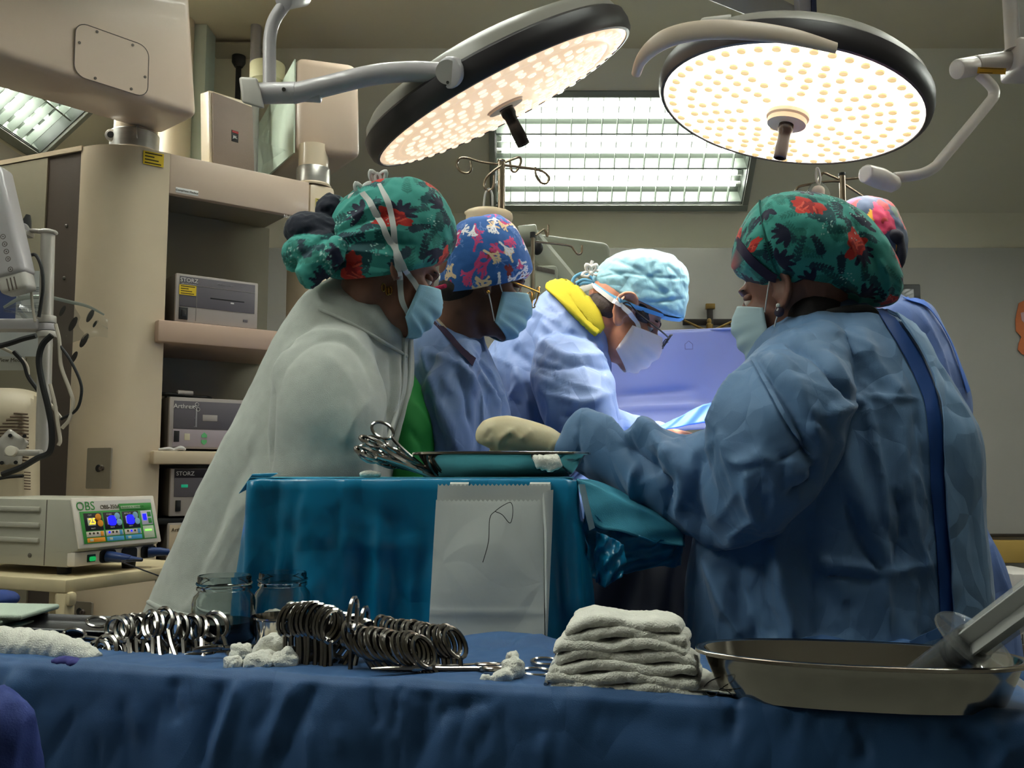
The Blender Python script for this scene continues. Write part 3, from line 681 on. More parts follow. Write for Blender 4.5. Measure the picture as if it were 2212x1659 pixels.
for k in (0, 1, 2): fplate(d2, 'level_tick', uA+.080, uA+.084, zA0+Hh*(.44+.165*k), zA0+Hh*(.45+.165*k), MATS['dim_print'], i1, .003)
fplate(d2, 'power_switch', uA+.016, uA+.033, zA0+.026, zA0+.062, m_blk, i1, .005)
fplate(d2, 'start_key', uA+.050, uA+.068, zA0+.032, zA0+.054, pm('cream_key', (216, 206, 178), .5), i1, .003)
for s, zz in ((1, .050), (-1, .026)):
    z = zA0+zz; M = MF(uA+.115, z, i1-.0085)
    ob('arrow_key', xf(M, prism([(-.009, -.008*s), (.009, -.008*s), (.009, .001*s), (0, .009*s), (-.009, .001*s)][::s], 0, .0015)), m_green, d2)
uA, zA = lp(368, 1012, i1); zA0 = zs3+.002; uB = uA+.28; Hh = zA-zA0
d3 = device('light_source', 'dark-fronted endoscopy unit with a green lamp on the lowest open shelf', uA, uB, zA0, zA, i1)
fplate(d3, 'dark_fascia', uA+.012, uB-.012, zA0+Hh*.42, zA-.002, m_greyfac, i1)
fplate(d3, 'header', uA+.012, uB-.012, zA-.030, zA-.002, pm('header_dark', (44, 38, 44), .4), i1, .003)
ob('lettering', text('STORZ', .019, MF(uA+.046, zA-.017, i1-.010), .0004), m_wht, d3)
fplate(d3, 'green_lamp', uA+.034, uA+.056, zA-.062, zA-.052, pm('green_led', (20, 120, 90), .4, var=0, emis=(30, 150, 110), estr=.25), i1, .003)
fplate(d3, 'power_switch', uA+.018, uA+.034, zA0+.02, zA0+.055, m_blk, i1, .005)
uA, zA = lp(362, 1130, i1); zA0 = zs4+.002; uB = uA+.30
d4 = device('irrigation_pump', 'cream arthroscopy pump half hidden behind the fleece jacket', uA, uB, zA0, zA, -.0)
fplate(d4, 'cream_front', uA+.004, uB-.004, zA0+.008, zA-.006, pm('pump_cream', (208, 188, 160), .45), i1)
ob('lettering', text('Arthrex', .016, MF(uA+.036, zA-.022, i1-.010), .0004), m_ink, d4)
fplate(d4, 'dial_housing', uA+.045, uA+.10, zA-.062, zA-.036, pm('pump_dark', (60, 66, 60), .4), i1, .012, .004)
fplate(d4, 'key', uA+.045, uA+.075, zA-.095, zA-.078, MATS['pump_dark'], i1, .003)
cbk = thing('camera_cable', 'black cable coiled on top of the arthroscopy controller', 'cable', xf(MT, ([(.1, .06, lp(366, 857)[1])], []))[0][0])
zz = lp(366, 857)[1]
ob('cord', xf(MT, tube(smooth_path([(.015, .06, zz+.012), (.03, .04, zz+.012), (.08, .03, zz+.010), (.13, .05, zz+.008), (.17, .06, zz+.008), (.19, .1, zz+.008), (.13, .14, zz+.008), (.05, .12, zz+.008)], 5), .007, 10)), m_blk, cbk)
ob('connector', xf(MT, tube([(.06, .03, zz+.018), (.11, .03, zz+.017)], .008, 12)), m_devb, cbk)
cl_ = thing('crumpled_tissue', 'small crumpled white tape lying in front of the controller', 'tape', xf(MT, ([(.03, -.02, zs2)], []))[0][0])
ob('scrap', xf(MT, tube(smooth_path([(-.01, -.02, zs2+.004), (.02, -.025, zs2+.007), (.04, -.015, zs2+.004), (.06, -.022, zs2+.010), (.075, -.018, zs2+.005)], 4), [.004, .006, .005, .008, .005], 7)), m_wht, cl_)
# ================================================================== electrosurgical unit on its cart
eF = nrm((.40, .917)); eS = V3(-eF[1], eF[0]); Yc_ = 2.2
ec = at(152, 1150, Yc_)[:2]
zT, zB = at(152, 1079, Yc_)[2], at(152, 1230, Yc_)[2]
ME = frame((ec[0], ec[1], 0), (*eF, 0), (*eS, 0), (0, 0, 1))   # x along the front, y back along the side, z up
WE = .252; DE = .40
m_esu = pm('esu_case', (186, 182, 166), .42, var=.02); m_esuw = pm('esu_white', (232, 222, 208), .4, var=.02)
es = thing('electrosurgical_unit', 'cream electrosurgical unit with a lit green and blue panel on a cart', 'medical device', (*ec, zB))
zm = zT-(zT-zB)*.70; zl = zT-(zT-zB)*.78
prof = [(.004, zT), (-.028, zm), (-.024, zm-.006), (.004, zl), (.004, zB+.004), (DE, zB+.004), (DE, zT)]
def eprof(x0, x1, pf): return xf(ME, (np.array([(x0, y, z) for y, z in pf]+[(x1, y, z) for y, z in pf]), [tuple(range(len(pf)))[::-1], tuple(len(pf)+i for i in range(len(pf)))]+[(i, (i+1) % len(pf), len(pf)+(i+1) % len(pf), len(pf)+i) for i in range(len(pf))]))
ob('case', bev(eprof(0, WE, prof), .003), m_esu, es)
ob('case_joint', xf(ME, box(-.0008, .0, .08, .082, zB+.006, zT-.002)), m_strip, es)
sl = nrm(V3(0, -.032, zm-zT)); sn = nrm(np.cross((1, 0, 0), -sl)); Ms = frame((0, .004, zT), (1, 0, 0), -sl)
MP = ME@Ms   # panel frame: x right, y up the slope, z out of the panel; origin top left
PH = math.hypot(.032, zm-zT)
def pl(name, x0, x1, y0, y1, z0, z1, mat, parent, r=.0004):
    return ob(name, xf(MP, rbox(x0*WE, x1*WE, -y1*PH, -y0*PH, z0, z1, r)), mat, parent)
fp = pl('front_panel', -.01, 1.01, -.02, 1.02, .0, .006, m_esuw, es, .003)
pl('panel_sheet', .04, .96, .06, .94, .006, .0066, pm('panel_grey', (206, 198, 190), .5, var=0), fp)
m_pg = pm('panel_green', (58, 150, 62), .5, var=0); m_pk = pm('panel_black', (30, 28, 34), .4, var=0)
m_po = pm('panel_orange', (250, 160, 30), .5, var=0); m_pb = pm('panel_blue', (80, 164, 212), .5, var=0); m_pp = pm('panel_pale', (206, 218, 190), .5, var=0)
m_so = pm('seg_orange', (255, 190, 50), .5, var=0, emis=(255, 170, 20), estr=1.4); m_sb = pm('seg_blue', (20, 20, 255), .5, var=0, emis=(10, 10, 255), estr=1.6)
m_lg = pm('lamp_green', (140, 230, 100), .5, var=0, emis=(120, 230, 80), estr=.7)
pl('green_field', .05, .95, .27, .93, .0066, .0070, m_pg, fp); pl('green_header', .53, .95, .14, .30, .0066, .0070, m_pg, fp)
pl('header_plate', .55, .80, .19, .25, .0070, .0073, m_pp, fp)
def ptxt(name, s_, x, y, size, mat, z=.0072): return ob(name, text(s_, size, MP@frame((x*WE, -y*PH, z), (1, 0, 0), (0, 1, 0)), .0002), mat, fp)
ptxt('lettering', 'OBS', .13, .17, .030, m_pg); ptxt('lettering', 'OBS-350A', .42, .20, .014, m_ink); ptxt('lettering', 'ELECTROSURGICAL GENERATOR', .675, .22, .0058, m_pg, .0075)
for k, (x0, sm, cap) in enumerate(((.09, m_so, 'CUT'), (.32, m_sb, 'COAG'), (.55, m_sb, 'BIPOLAR'))):
    fr_ = pl('display', x0, x0+.21, .31, .67, .0070, .0074, m_pk, fp)
    ob('caption', text(cap, .0055, MP@frame(((x0+.07)*WE, -.355*PH, .0076), (1, 0, 0), (0, 1, 0)), .0002), m_wht, fr_)
    ob('caption', text('WATT', .0045, MP@frame(((x0+.09)*WE, -.63*PH, .0076), (1, 0, 0), (0, 1, 0)), .0002), m_wht, fr_)
    pl('digit_window', x0+.035, x0+.125, .41, .57, .0074, .0077, m_pp if k == 0 else pm('digit_lilac', (196, 186, 220), .5, var=0), fr_)
    if k == 0: ob('digits', text('25', .021, MP@frame(((x0+.09)*WE, -.49*PH, .0079), (1, 0, 0), (0, 1, 0)), .0003), m_so, fr_)
    else: ob('digits', xf(MP, xf(frame(((x0+.095)*WE, -.49*PH, .0079), (1, 0, 0), (0, 1, 0)), prism(rrect(.024, .024, .008), 0, .0004))), m_sb, fr_)
    for y in (.40, .53):
        ob('round_key', xf(MP@frame(((x0+.165+.015*(y > .5))*WE, -y*PH, .0074), (1, 0, 0), (0, 1, 0)), lathe([(.0085, 0), (.0085, .0008), (.007, .0012), (.001, .0012)], 16)), m_po if k == 0 else pm('key_pale_blue', (150, 196, 224), .5, var=0), fr_)
    md = pl('mode_strip', x0, x0+.21, .69, .80, .0070, .0074, pm('mode_cream', (224, 212, 196), .5, var=0), fp)
    for j in range(3): ob('mode_lamp', xf(MP@frame(((x0+.04+.045*j)*WE, -.73*PH, .0074), (1, 0, 0), (0, 1, 0)), lathe([(.0028, 0), (.0028, .0006), (.0005, .0006)], 10)), m_sb if (k, j) in ((1, 0), (2, 1)) else m_ink, md)
    pl('mode_key', x0+.165, x0+.20, .695, .795, .0074, .0078, m_po if k == 0 else m_pb, md)
    bs = pl('base_bar', x0, x0+.21, .82, .91, .0070, .0074, m_po if k == 0 else m_pb, fp)
    pl('bar_icon', x0+.03, x0+.07, .84, .89, .0074, .0077, m_pp, bs)
sd = pl('side_column', .79, .93, .31, .62, .0070, .0074, pm('panel_lilac', (214, 206, 226), .5, var=0), fp)
pl('side_digit', .81, .86, .38, .52, .0074, .0078, m_sb, sd)
for y in (.34, .48): pl('side_key', .875, .92, y, y+.11, .0074, .0078, m_pg, sd)
s2 = pl('side_box', .79, .93, .645, .91, .0070, .0074, m_pp, fp); pl('green_indicator', .81, .90, .72, .76, .0074, .0078, m_lg, s2)
# lower connector strip
cs = ob('connector_strip', xf(ME, rbox(.0, WE, -.018, .01, zB+.006, zl+.004, .004)), m_esuw, es)
sw_ = ob('power_switch', xf(ME, rbox(.035, .058, -.021, -.016, zB+.014, zl-.004, .001)), pm('switch_dark_green', (8, 60, 40), .3), cs)
ob('rocker', xf(ME, rbox(.039, .056, -.026, -.019, zB+.016, zB+.027, .003)), pm('switch_green', (30, 170, 90), .25, var=0, emis=(20, 160, 80), estr=.35), sw_)
m_cord = pm('blue_cord', (32, 58, 112), .4)
zc_ = (zB+zl)/2+.006
for k, x in enumerate((.095, .162, .225)):
    so = ob('socket', xf(ME, xf(frame((x, -.0185, zc_), (1, 0, 0), (0, 0, 1)), prism(rrect(.048, .030, .008), 0, .003))), m_blk, cs)
p1 = xf(ME, ([(.09, -.0225, zc_), (.10, -.05, zc_-.003), (.105, -.085, zc_-.005), (.11, -.115, zc_-.007)], []))[0]
k1 = thing('electrode_cable', 'blue plug with a thin dark lead crossing in front of the cart', 'cable', p1[0])
ob('plug', tube(list(p1[:3]), [.013, .012, .008], 14), m_cord, k1)
ob('strain_relief', tube(list(p1[2:4]), [.007, .004], 12), m_cord, k1)
ob('lead', tube(smooth_path([p1[3], at(262, 1212, 2.1), at(300, 1228, 2.05), at(340, 1243, 2.02), at(380, 1262, 2.05), at(430, 1330, 2.1)], 5), .0016, 6), m_blk, k1)
p2 = xf(ME, ([(.222, -.0225, zc_), (.24, -.045, zc_), (.255, -.06, zc_-.002)], []))[0]
k2 = thing('bipolar_cable', 'thick blue lead bending down beside the fleece jacket', 'cable', p2[0])
ob('plug', tube(list(p2), [.013, .011, .008], 14), m_cord, k2)
ob('lead', tube(smooth_path([p2[2], p2[2]+V3(.03, -.02, -.006), p2[2]+V3(.045, -.03, -.03), p2[2]+V3(.05, -.03, -.08), p2[2]+V3(.05, -.02, -.30)], 5), .0042, 8), m_cord, k2)
for y, z in ((.17, .118), (.17, .080), (.17, .044)):
    for q in (0,): ob('vent_louver', xf(ME, rbox(-.006, .001, .10, .40-.06, zB+z-.006+.02, zB+z+.006+.02, .003)), pm('esu_louver', (190, 186, 172), .4), es)
ob('case_screw', xf(ME, ell((-.001, .13, zB+.028), (.003, .006, .006), 10, 6)), m_screw, es)
m_cart = pm('cream_cart_paint', (226, 208, 168), .45, var=.06, vscale=12)
ct = thing('equipment_cart', 'cream painted metal cart under the electrosurgical unit', 'cart', (*ec, 0))
zt_ = zB-.016
for (x, y) in ((.04, .06), (.20, .02), (.06, .34), (.25, .34)):
    ob('rubber_foot', xf(ME, lathe([(.016, zt_), (.018, zB+.006)], 14, frame((x, y, 0), (1, 0, 0), (0, 1, 0)))), m_blk, es)
ob('top', xf(ME, rbox(-.055, .40, -.055, .50, zt_-.030, zt_, .004)), m_cart, ct)
for x in (-.04, .385):
    for y in (-.04, .485):
        ob('leg', xf(ME, rbox(x-.015, x+.015, y-.015, y+.015, .03, zt_-.03, .005)), m_cart, ct)
        ob('gusset', xf(ME, rbox(x-.012, x+.012, y-.025, y+.025, zt_-.06, zt_-.028, .008)), m_cart, ct)
        ob('caster', xf(ME, ell((x, y, .02), (.012, .02, .02), 12, 8)), m_blk, ct)
ob('lower_shelf', xf(ME, rbox(-.05, .395, -.05, .495, .25, .27, .004)), m_cart, ct)

# ================================================================== monitor pole at the far left
Yp = 2.55
mp = thing('monitor_pole', 'silver monitor pole with clamps and brackets in front of the pendant', 'monitor pole', at(98, 1000, Yp))
ob('pole', tube([at(104, 498, Yp), at(92, 985, Yp)], .0185, 24), m_silver, mp)
ob('top_bar', fuse(join(tube([at(50, 497, Yp), at(122, 503, Yp)], [.010, .012], 12, flat=((0, 0, 1), .6)), ell(at(104, 502, Yp), (.026, .026, .009))), .003, 2), m_silver, mp)
ob('top_joint', bev(cyl(at(48, 494, Yp-.03), at(54, 495, Yp+.03), .016, n=20), .003), m_armw, mp)
ob('joint_saddle', rbox(*(lambda a, b: (a[0], b[0]))(at(42, 510, Yp), at(68, 510, Yp)), Yp-.03, Yp+.02, at(50, 512, Yp)[2], at(50, 500, Yp)[2], .005), m_silver, mp)
ob('lever_knob', tube([at(57, 492, Yp), at(58, 478, Yp), at(61, 464, Yp)], [.013, .012, .006], 12), m_blk, mp)
for y0, y1, r in ((683, 700, .026), (700, 716, .0255), (716, 730, .026)):
    ob('clamp_ring', bev(cyl(at(100, y0, Yp), at(100, y1-1, Yp), r, n=24), .002), m_silver if y0 != 700 else m_armw, mp)
a = at(-80, 693, Yp); b = at(92, 715, Yp)
ob('tray_arm', rbox(a[0], b[0], Yp-.03, Yp+.03, b[2], a[2]+.002, .006), m_armw, mp)
ob('lower_bracket', rbox(at(22, 970, Yp)[0], at(100, 970, Yp)[0], Yp-.035, Yp+.01, at(60, 985, Yp)[2], at(60, 972, Yp)[2], .004), m_silver, mp)
ob('bracket_bolt', bev(cyl(at(22, 974, Yp-.07), at(30, 976, Yp-.01), .014, n=20), .003), pm('plastic_bolt', (214, 206, 190), .3), mp)
# big monitor seen from behind
mb = thing('monitor', 'cream monitor seen from behind, with vent slots and a steel mount', 'monitor', at(20, 1072, 2.75))
Ym = 2.78
R_ = []
def mon_surface(U, Vv):
    x = -120+U*204; y = 840+Vv*235
    d = np.minimum(np.clip((84-x)/50, 0, 1), np.clip((y-838)/70, 0, 1)); dep = .12*np.sqrt(np.clip(1-(1-d)**2, 0, 1))
    P = np.empty(U.shape+(3,))
    for i in np.ndindex(U.shape): P[i] = at(x[i], y[i]+ (12*(x[i]/84)**3 if x[i] > 0 else 0), Ym-dep[i])
    return P
ob('rear_shell', thick(grid(mon_surface, 34, 30), .006), pm('monitor_cream', (206, 190, 162), .5, var=.03), mb)
for k in range(16):
    y = 893+k*7.2; xr = 78-2 if k > 2 else 60+k*6
    xl = 30-k*8 if k < 5 else -20
    sg = ((xl, xr),)
    for x0, x1 in sg:
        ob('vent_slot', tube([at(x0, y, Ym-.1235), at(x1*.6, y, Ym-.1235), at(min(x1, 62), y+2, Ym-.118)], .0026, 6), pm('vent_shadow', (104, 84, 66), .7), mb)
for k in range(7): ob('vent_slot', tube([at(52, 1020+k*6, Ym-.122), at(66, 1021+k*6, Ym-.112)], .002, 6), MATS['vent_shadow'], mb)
mm = ob('mount_plate', fuse(join(tube([at(15, 1000, Ym-.14), at(18, 970, Ym-.145), at(42, 940, Ym-.14)], [.045, .045, .036], 20, flat=((0, 1, 0), .35)), tube([at(5, 1000, Ym-.14), at(5, 960, Ym-.14)], .03, 14, flat=((0, 1, 0), .4))), .005, 3), m_silver, mb)
for px, py in ((22, 941), (53, 942), (4, 1000), (34, 999)): ob('mount_screw', cyl(at(px, py, Ym-.162), at(px, py, Ym-.145), .0055, n=10), m_blk, mm)
# slim white monitor hanging at an angle above
hm = thing('slim_monitor', 'slim white tilted monitor edge with round keys and a yellow sticker', 'monitor', at(40, 620, 2.45))
Yh = 2.45; ax = nrm(at(52, 590, Yh)-at(5, 385, Yh)); MH = frame(at(12, 490, Yh), nrm(np.cross(ax, (0, 1, 0)))*-1 if False else nrm(np.cross((0, 1, 0), ax))*-1, -ax)
ln = np.linalg.norm(at(52, 590, Yh)-at(5, 385, Yh))
ob('housing', xf(MH, rbox(-.075, .030, -ln*.5-.002, ln*.62, -.055, .02, .014, 4)), m_armw, hm)
ob('hinge_end', xf(MH, rbox(-.05, .026, -ln*.5-.045, -ln*.5+.01, -.05, .012, .012, 3)), m_shell, hm)
for k in range(3): ob('hinge_slot', xf(MH, rbox(-.024+k*.010, -.020+k*.010, -ln*.5-.043, -ln*.5-.008, .0115, .0128, .0004)), m_strip, hm)
for k in range(5):
    o = ob('round_key', xf(MH, xf(frame((-.003, -ln*.12-k*.021-(.008 if k == 4 else 0), .0203), (1, 0, 0), (0, 1, 0)), tube([(.0062*math.cos(t), .0062*math.sin(t), 0) for t in np.linspace(0, 2*PI, 16, endpoint=False)], .0009, 5, closed=True))), m_strip, hm)
    ob('key_dot', xf(MH, ell((-.003, -ln*.12-k*.021-(.008 if k == 4 else 0), .0203), (.002, .002, .0008), 8, 4)), m_strip, o)
label_plate(hm, xf(MH, ([(-.013, ln*.22, .0205)], []))[0][0], MH[:3, 0], MH[:3, 1], .030, .062, 5)
# leaflet, plastic bag, cables
lf_ = thing('instruction_leaflet', 'white and blue printed leaflet behind the monitor pole', 'leaflet', at(40, 705, 2.85))
Yl = 2.88
def sheet(px0, py0, px1, py1, Y, mat, name, parent, d=.001):
    a, b = at(px0, py0, Y), at(px1, py1, Y); return ob(name, box(a[0], b[0], Y, Y+d, b[2], a[2]), mat, parent)
sheet(-40, 585, 88, 770, Yl, pm('leaflet_paper', (196, 198, 196), .6), 'paper', lf_)
sheet(-40, 625, 32, 700, Yl-.001, pm('leaflet_blue', (70, 82, 128), .6), 'blue_block', lf_)
for k, y in enumerate((620, 624, 628, 633, 640, 660, 664, 668, 673)):
    sheet(38, y, 84 if k % 4 != 3 else 58, y+1.6, Yl-.001, pm('print_grey', (110, 112, 116), .6, var=0), 'print_line', lf_)
sheet(-40, 770, 52, 800, Yl-.02, pm('white_plate', (190, 188, 178), .5), 'lower_plate', lf_)
ob('lettering', text('CompView Medical', .017, frame(at(12, 778, Yl-.022), (1, 0, 0), (0, 0, 1)), .0004), m_ink, lf_)
bgm = pm('clear_film', (225, 230, 225), .08, var=0, trans=.93, ior=1.12, alpha=.45)
pb = thing('plastic_bag', 'clear plastic sheet with dark stamped marks draped behind the pole', 'plastic bag', at(120, 770, 2.75))
def film(U, Vv):
    P = np.empty(U.shape+(3,))
    for i in np.ndindex(U.shape):
        u, v = U[i], Vv[i]; x = 8+u*225; top = np.interp(u, (0, .15, .4, .7, .9, 1), (662, 640, 640, 655, 672, 690)); y = top+v*np.interp(u, (0, .5, 1), (12, 110, 40))
        P[i] = at(x, y, 2.74+.012*math.sin(u*9+v*3)+.01*math.sin(v*8-u*4)+.02*v)
    return P
fg = grid(film, 40, 18)
ob('film', fg, bgm, pb, sharp=0)
ob('folded_edge', tube(smooth_path([at(8, 664, 2.735), at(45, 645, 2.735), at(100, 642, 2.735), at(150, 652, 2.735), at(190, 662, 2.735), at(225, 680, 2.735)], 6), [.004, .007, .006, .006, .005, .003], 6, flat=((0, 1, 0), .4)), pm('film_edge', (200, 208, 200), .2, var=0, trans=.5), pb)
for px, py, s_ in ((135, 672, .8), (158, 700, 1.1), (195, 682, 1.0), (182, 735, 1.1), (160, 772, .9), (205, 700, .5)):
    q = at(px, py, 2.765); M = frame(q, (.92, -.39, -.3), (.25, 0, 1), None)
    ob('stamp', xf(M, prism([(.011*s_*math.cos(t)+.004*s_*math.sin(t), .022*s_*math.sin(t)) for t in np.linspace(0, 2*PI, 14, endpoint=False)], 0, .001)), pm('stamp_ink', (48, 44, 42), .6, vscale=40, var=.5), pb)
def cable(label, pts, r, mat, Y=2.5):
    P = smooth_path([at(p[0], p[1], p[2] if len(p) > 2 else Y) for p in pts], 6)
    o = ob('cable', tube(P, r, 8), mat, None, cat='cable', label=label, group='cables on the monitor pole'); return o
m_cw = pm('pale_cable', (186, 176, 160), .5)
cable('black cable looping up from the slim monitor to the pole clamp', [(62, 552), (78, 552), (90, 580), (93, 620), (88, 660), (84, 685)], .0048, m_blk)
cable('thin pale cable hanging straight from the slim monitor', [(64, 552), (67, 600), (69, 650), (76, 695)], .0038, m_cw)
cable('thick black cable running down beside the silver pole', [(112, 724), (92, 745), (84, 780), (92, 830), (104, 880), (112, 930), (108, 975), (80, 990), (45, 1010), (5, 1025)], .0085, m_blk)
cable('black cable entering from the edge under the tray arm', [(-20, 752), (20, 742), (50, 732), (78, 725)], .0075, m_blk)
cable('pale cable swinging wide right of the pole', [(120, 700), (128, 735), (132, 790), (150, 840), (158, 870), (150, 905), (134, 925)], .0052, m_cw)
cable('thin black cable bowing out against the corner column', [(128, 745), (150, 775), (172, 820), (176, 850), (165, 885), (132, 906)], .0042, m_blk)
cable('pale cable crossing diagonally behind the pole', [(2, 750), (40, 770), (58, 790), (66, 825), (100, 862), (132, 903)], .0046, m_cw, 2.6)
cable('pale cable dropping along the right of the pole', [(108, 830), (118, 870), (124, 910), (130, 950), (126, 962)], .0052, m_cw)
cable('black strap cable behind the pole near the leaflet', [(30, 760), (52, 785), (62, 815), (84, 845)], .0065, m_blk, 2.6)
cable('black cable end tucked under the steel mount', [(-5, 1034), (18, 1030), (50, 1028)], .005, m_blk, 2.6)
# ================================================================== people: shared shapes
def head_frame(c, f, roll=0.):
    f = nrm(f); l = nrm(np.cross((0, 0, 1), f)); u = np.cross(f, l)
    if roll: l, u = l*math.cos(roll)+u*math.sin(roll), u*math.cos(roll)-l*math.sin(roll)
    M = np.eye(4); M[:3, 0] = f; M[:3, 1] = l; M[:3, 2] = u; M[:3, 3] = c; return M
def L(M, *p): return (np.array(M)[:3, :3]@np.array(p, float))+np.array(M)[:3, 3]
def head_shapes(M, sc=1.0, ear=1.0):
    S = [ell((-.012, 0, .03), (.097, .076, .088)), ell((.035, 0, -.03), (.058, .060, .085)), ell((.038, 0, -.078), (.050, .050, .034)),
         ell((.076, 0, -.100), (.018, .022, .015)), tube([(.086, 0, .016), (.100, 0, -.008), (.113, 0, -.028)], [.0065, .009, .0115], 10),
         ell((.100, .011, -.032), (.010, .008, .007)), ell((.100, -.011, -.032), (.010, .008, .007)), ell((.080, 0, .026), (.014, .046, .011)),
         ell((.089, 0, -.058), (.011, .024, .007)), ell((.088, 0, -.069), (.011, .021, .008)),
         ell((.060, .036, -.022), (.024, .020, .026)), ell((.060, -.036, -.022), (.024, .020, .026)), ell((-.03, 0, -.05), (.05, .055, .06))]
    for s in (1, -1):
        e = [(.012, .074*s, .012), (.004, .082*s, .026), (-.012, .088*s, .028), (-.024, .089*s, .014), (-.023, .087*s, -.006), (-.012, .082*s, -.024), (0, .077*s, -.034), (.006, .074*s, -.024)]
        e = [(-.006+(q[0]+.006)*ear, q[1]*(1+.04*(ear-1)*5), -.002+(q[2]+.002)*ear) for q in e]
        S.append(tube(smooth_path(e, 4), [.0055, .006, .006, .006, .006, .0065, .008, .006], 8))
        S.append(ell((-.006, .077*s, -.002), (.016*ear, .006, .026*ear))); S.append(ell((.008, .076*s, -.008), (.006, .006, .007)))
    M2 = np.array(M).copy(); M2[:3, :3] *= sc
    return xf(M2, join(*S)), M2
def eye_sockets(vf, M2):
    V, F = vf; V = V.copy(); Mi = np.linalg.inv(M2); Q = V@Mi[:3, :3].T+Mi[:3, 3]
    for s in (1, -1):
        d2 = ((Q[:, 0]-.088)/.03)**2+((Q[:, 1]-.031*s)/.017)**2+((Q[:, 2]-.004)/.011)**2
        Q[:, 0] -= .012*np.exp(-d2*1.2)
    return Q@M2[:3, :3].T+M2[:3, 3], F
def hand_shapes(wrist, d, nrm_, side=1, sc=1.0, curl=.5):
    """palm and five bent fingers; d along the hand, nrm_ out of the back of the hand"""
    d = nrm(d); n = nrm(np.asarray(nrm_, float)-d*np.dot(nrm_, d)); s = np.cross(d, n)*side
    P = lambda a, b, c: np.asarray(wrist, float)+sc*(d*a+s*b+n*c)
    S = [tube([P(-.04, 0, 0), P(0, 0, 0)], [.026*sc, .027*sc], 14, flat=(n, .75)), tube([P(0, 0, 0), P(.035, 0, .002), P(.085, 0, .004)], [.03*sc, .040*sc, .040*sc], 16, flat=(n, .38))]
    for b, ln, r in ((-.030, .066, .0085), (-.010, .078, .0092), (.011, .082, .0092), (.030, .074, .009)):
        p = P(.082, b, .003); dd = d.copy(); pts = [P(.055, b*.9, .002), p]
        for j in range(3):
            a = curl*(.55+.25*j); dd = nrm(dd*math.cos(a)-n*math.sin(a)); p = p+dd*ln*sc*(.46, .32, .22)[j]; pts.append(p)
        S.append(tube(smooth_path(pts, 3), [r*sc, r*sc, r*sc*.95, r*sc*.85, r*sc*.7], 9))
    S.append(tube(smooth_path([P(.012, .022, -.004), P(.035, .048, -.012), P(.060, .058, -.022), P(.082, .052, -.032)], 3), [.014*sc, .012*sc, .010*sc, .008*sc], 9))
    return join(*S)
def skin_mat(name, col): return pm(name, col, .5, var=.12, vscale=30, bump=.08, bscale=400, sub=.08)
def dense(S, n, k, sc=1., ex=2.0):
    """like rail, but also gives cloth coordinates in metres for painting a print"""
    V, F = rail(S, n, k, ex, False, sc); m = len(V)//n; F = F[:-2]
    P = V.reshape(m, n, 3); du = np.linalg.norm(np.diff(P, axis=0), axis=2).mean(1); v = np.concatenate(([0], np.cumsum(du)))
    U = np.tile(np.arange(n)/n*.66, (m, 1)); Vc = np.tile(v[:, None], (1, n))
    cap0 = tuple(range(n-1, -1, -1)); F = F+[cap0, tuple((m-1)*n+i for i in range(n))]
    return (V, F), U.ravel(), Vc.ravel(), n, m
class Print:
    """a flat printed cloth pattern, drawn on a fine raster"""
    def __init__(s, w, h, col, res=.0006):
        s.r = res; s.nx = int(w/res); s.ny = int(h/res)+2; s.a = np.empty((s.ny, s.nx, 3)); s.a[:] = lin(*col)[:3]
    def blob(s, x, y, rx, ry, ang, col, wob=0., seed=0.):
        R = max(rx, ry)*(1+wob); i0, i1 = int((y-R)/s.r), int((y+R)/s.r)+1; j0, j1 = int((x-R)/s.r), int((x+R)/s.r)+1
        I = np.arange(max(i0, 0), min(i1, s.ny)); J = np.arange(j0, j1)
        if not len(I): return
        X, Yy = np.meshgrid(J*s.r-x, I*s.r-y); c, n = math.cos(ang), math.sin(ang); A = (X*c+Yy*n)/rx; B = (-X*n+Yy*c)/ry
        q = np.hypot(A, B)
        if wob: t = np.arctan2(B, A); q = q/(1+wob*(.5*np.sin(3*t+seed)+.35*np.sin(5*t+seed*2.3)+.25*np.sin(9*t+seed*1.7)))
        m = q < 1; jj, ii = np.meshgrid(J % s.nx, I); s.a[ii[m], jj[m]] = lin(*col)[:3]
    def line(s, P, w0, w1, col):
        for k in range(len(P)-1):
            a, b = np.array(P[k]), np.array(P[k+1]); L_ = np.linalg.norm(b-a); n = max(2, int(L_/(.6*w0))+1)
            for t in np.linspace(0, 1, n): p = a+(b-a)*t; f = (k+t)/(len(P)-1); s.blob(p[0], p[1], w0+(w1-w0)*f, w0+(w1-w0)*f, 0, col)
    def frond(s, x, y, a, ln, col, lw=.0022, ll=.009, n=8, stem=.0007):
        cv = random.uniform(-.5, .5); p = np.array((x, y)); st = [p.copy()]
        for k in range(n):
            ang = a+cv*k/n; p = p+ln/n*np.array((math.cos(ang), math.sin(ang))); st.append(p.copy()); sz = 1-.45*k/n
            for sgn in (1, -1):
                b = ang+sgn*.85; s.blob(p[0]+ll*sz*.5*math.cos(b), p[1]+ll*sz*.5*math.sin(b), ll*sz*.55, lw*sz, b, col)
        s.blob(p[0], p[1], ll*.5, lw, a+cv, col); s.line(st, stem, stem*.8, col)
    def coral(s, x, y, a, ln, col, w=.0022, dep=4):
        if dep == 0 or ln < .003: return
        e = np.array((x+ln*math.cos(a), y+ln*math.sin(a))); s.line([(x, y), tuple(e)], w, w*.85, col)
        for d in ((-.6, .45) if dep % 2 else (-.45, .1, .6)): s.coral(e[0], e[1], a+d+random.uniform(-.25, .25), ln*random.uniform(.55, .85), col, w*.85, dep-1)
    def sample(s, U, V): return s.a[np.clip((V/s.r).astype(int), 0, s.ny-1), (U/s.r).astype(int) % s.nx]
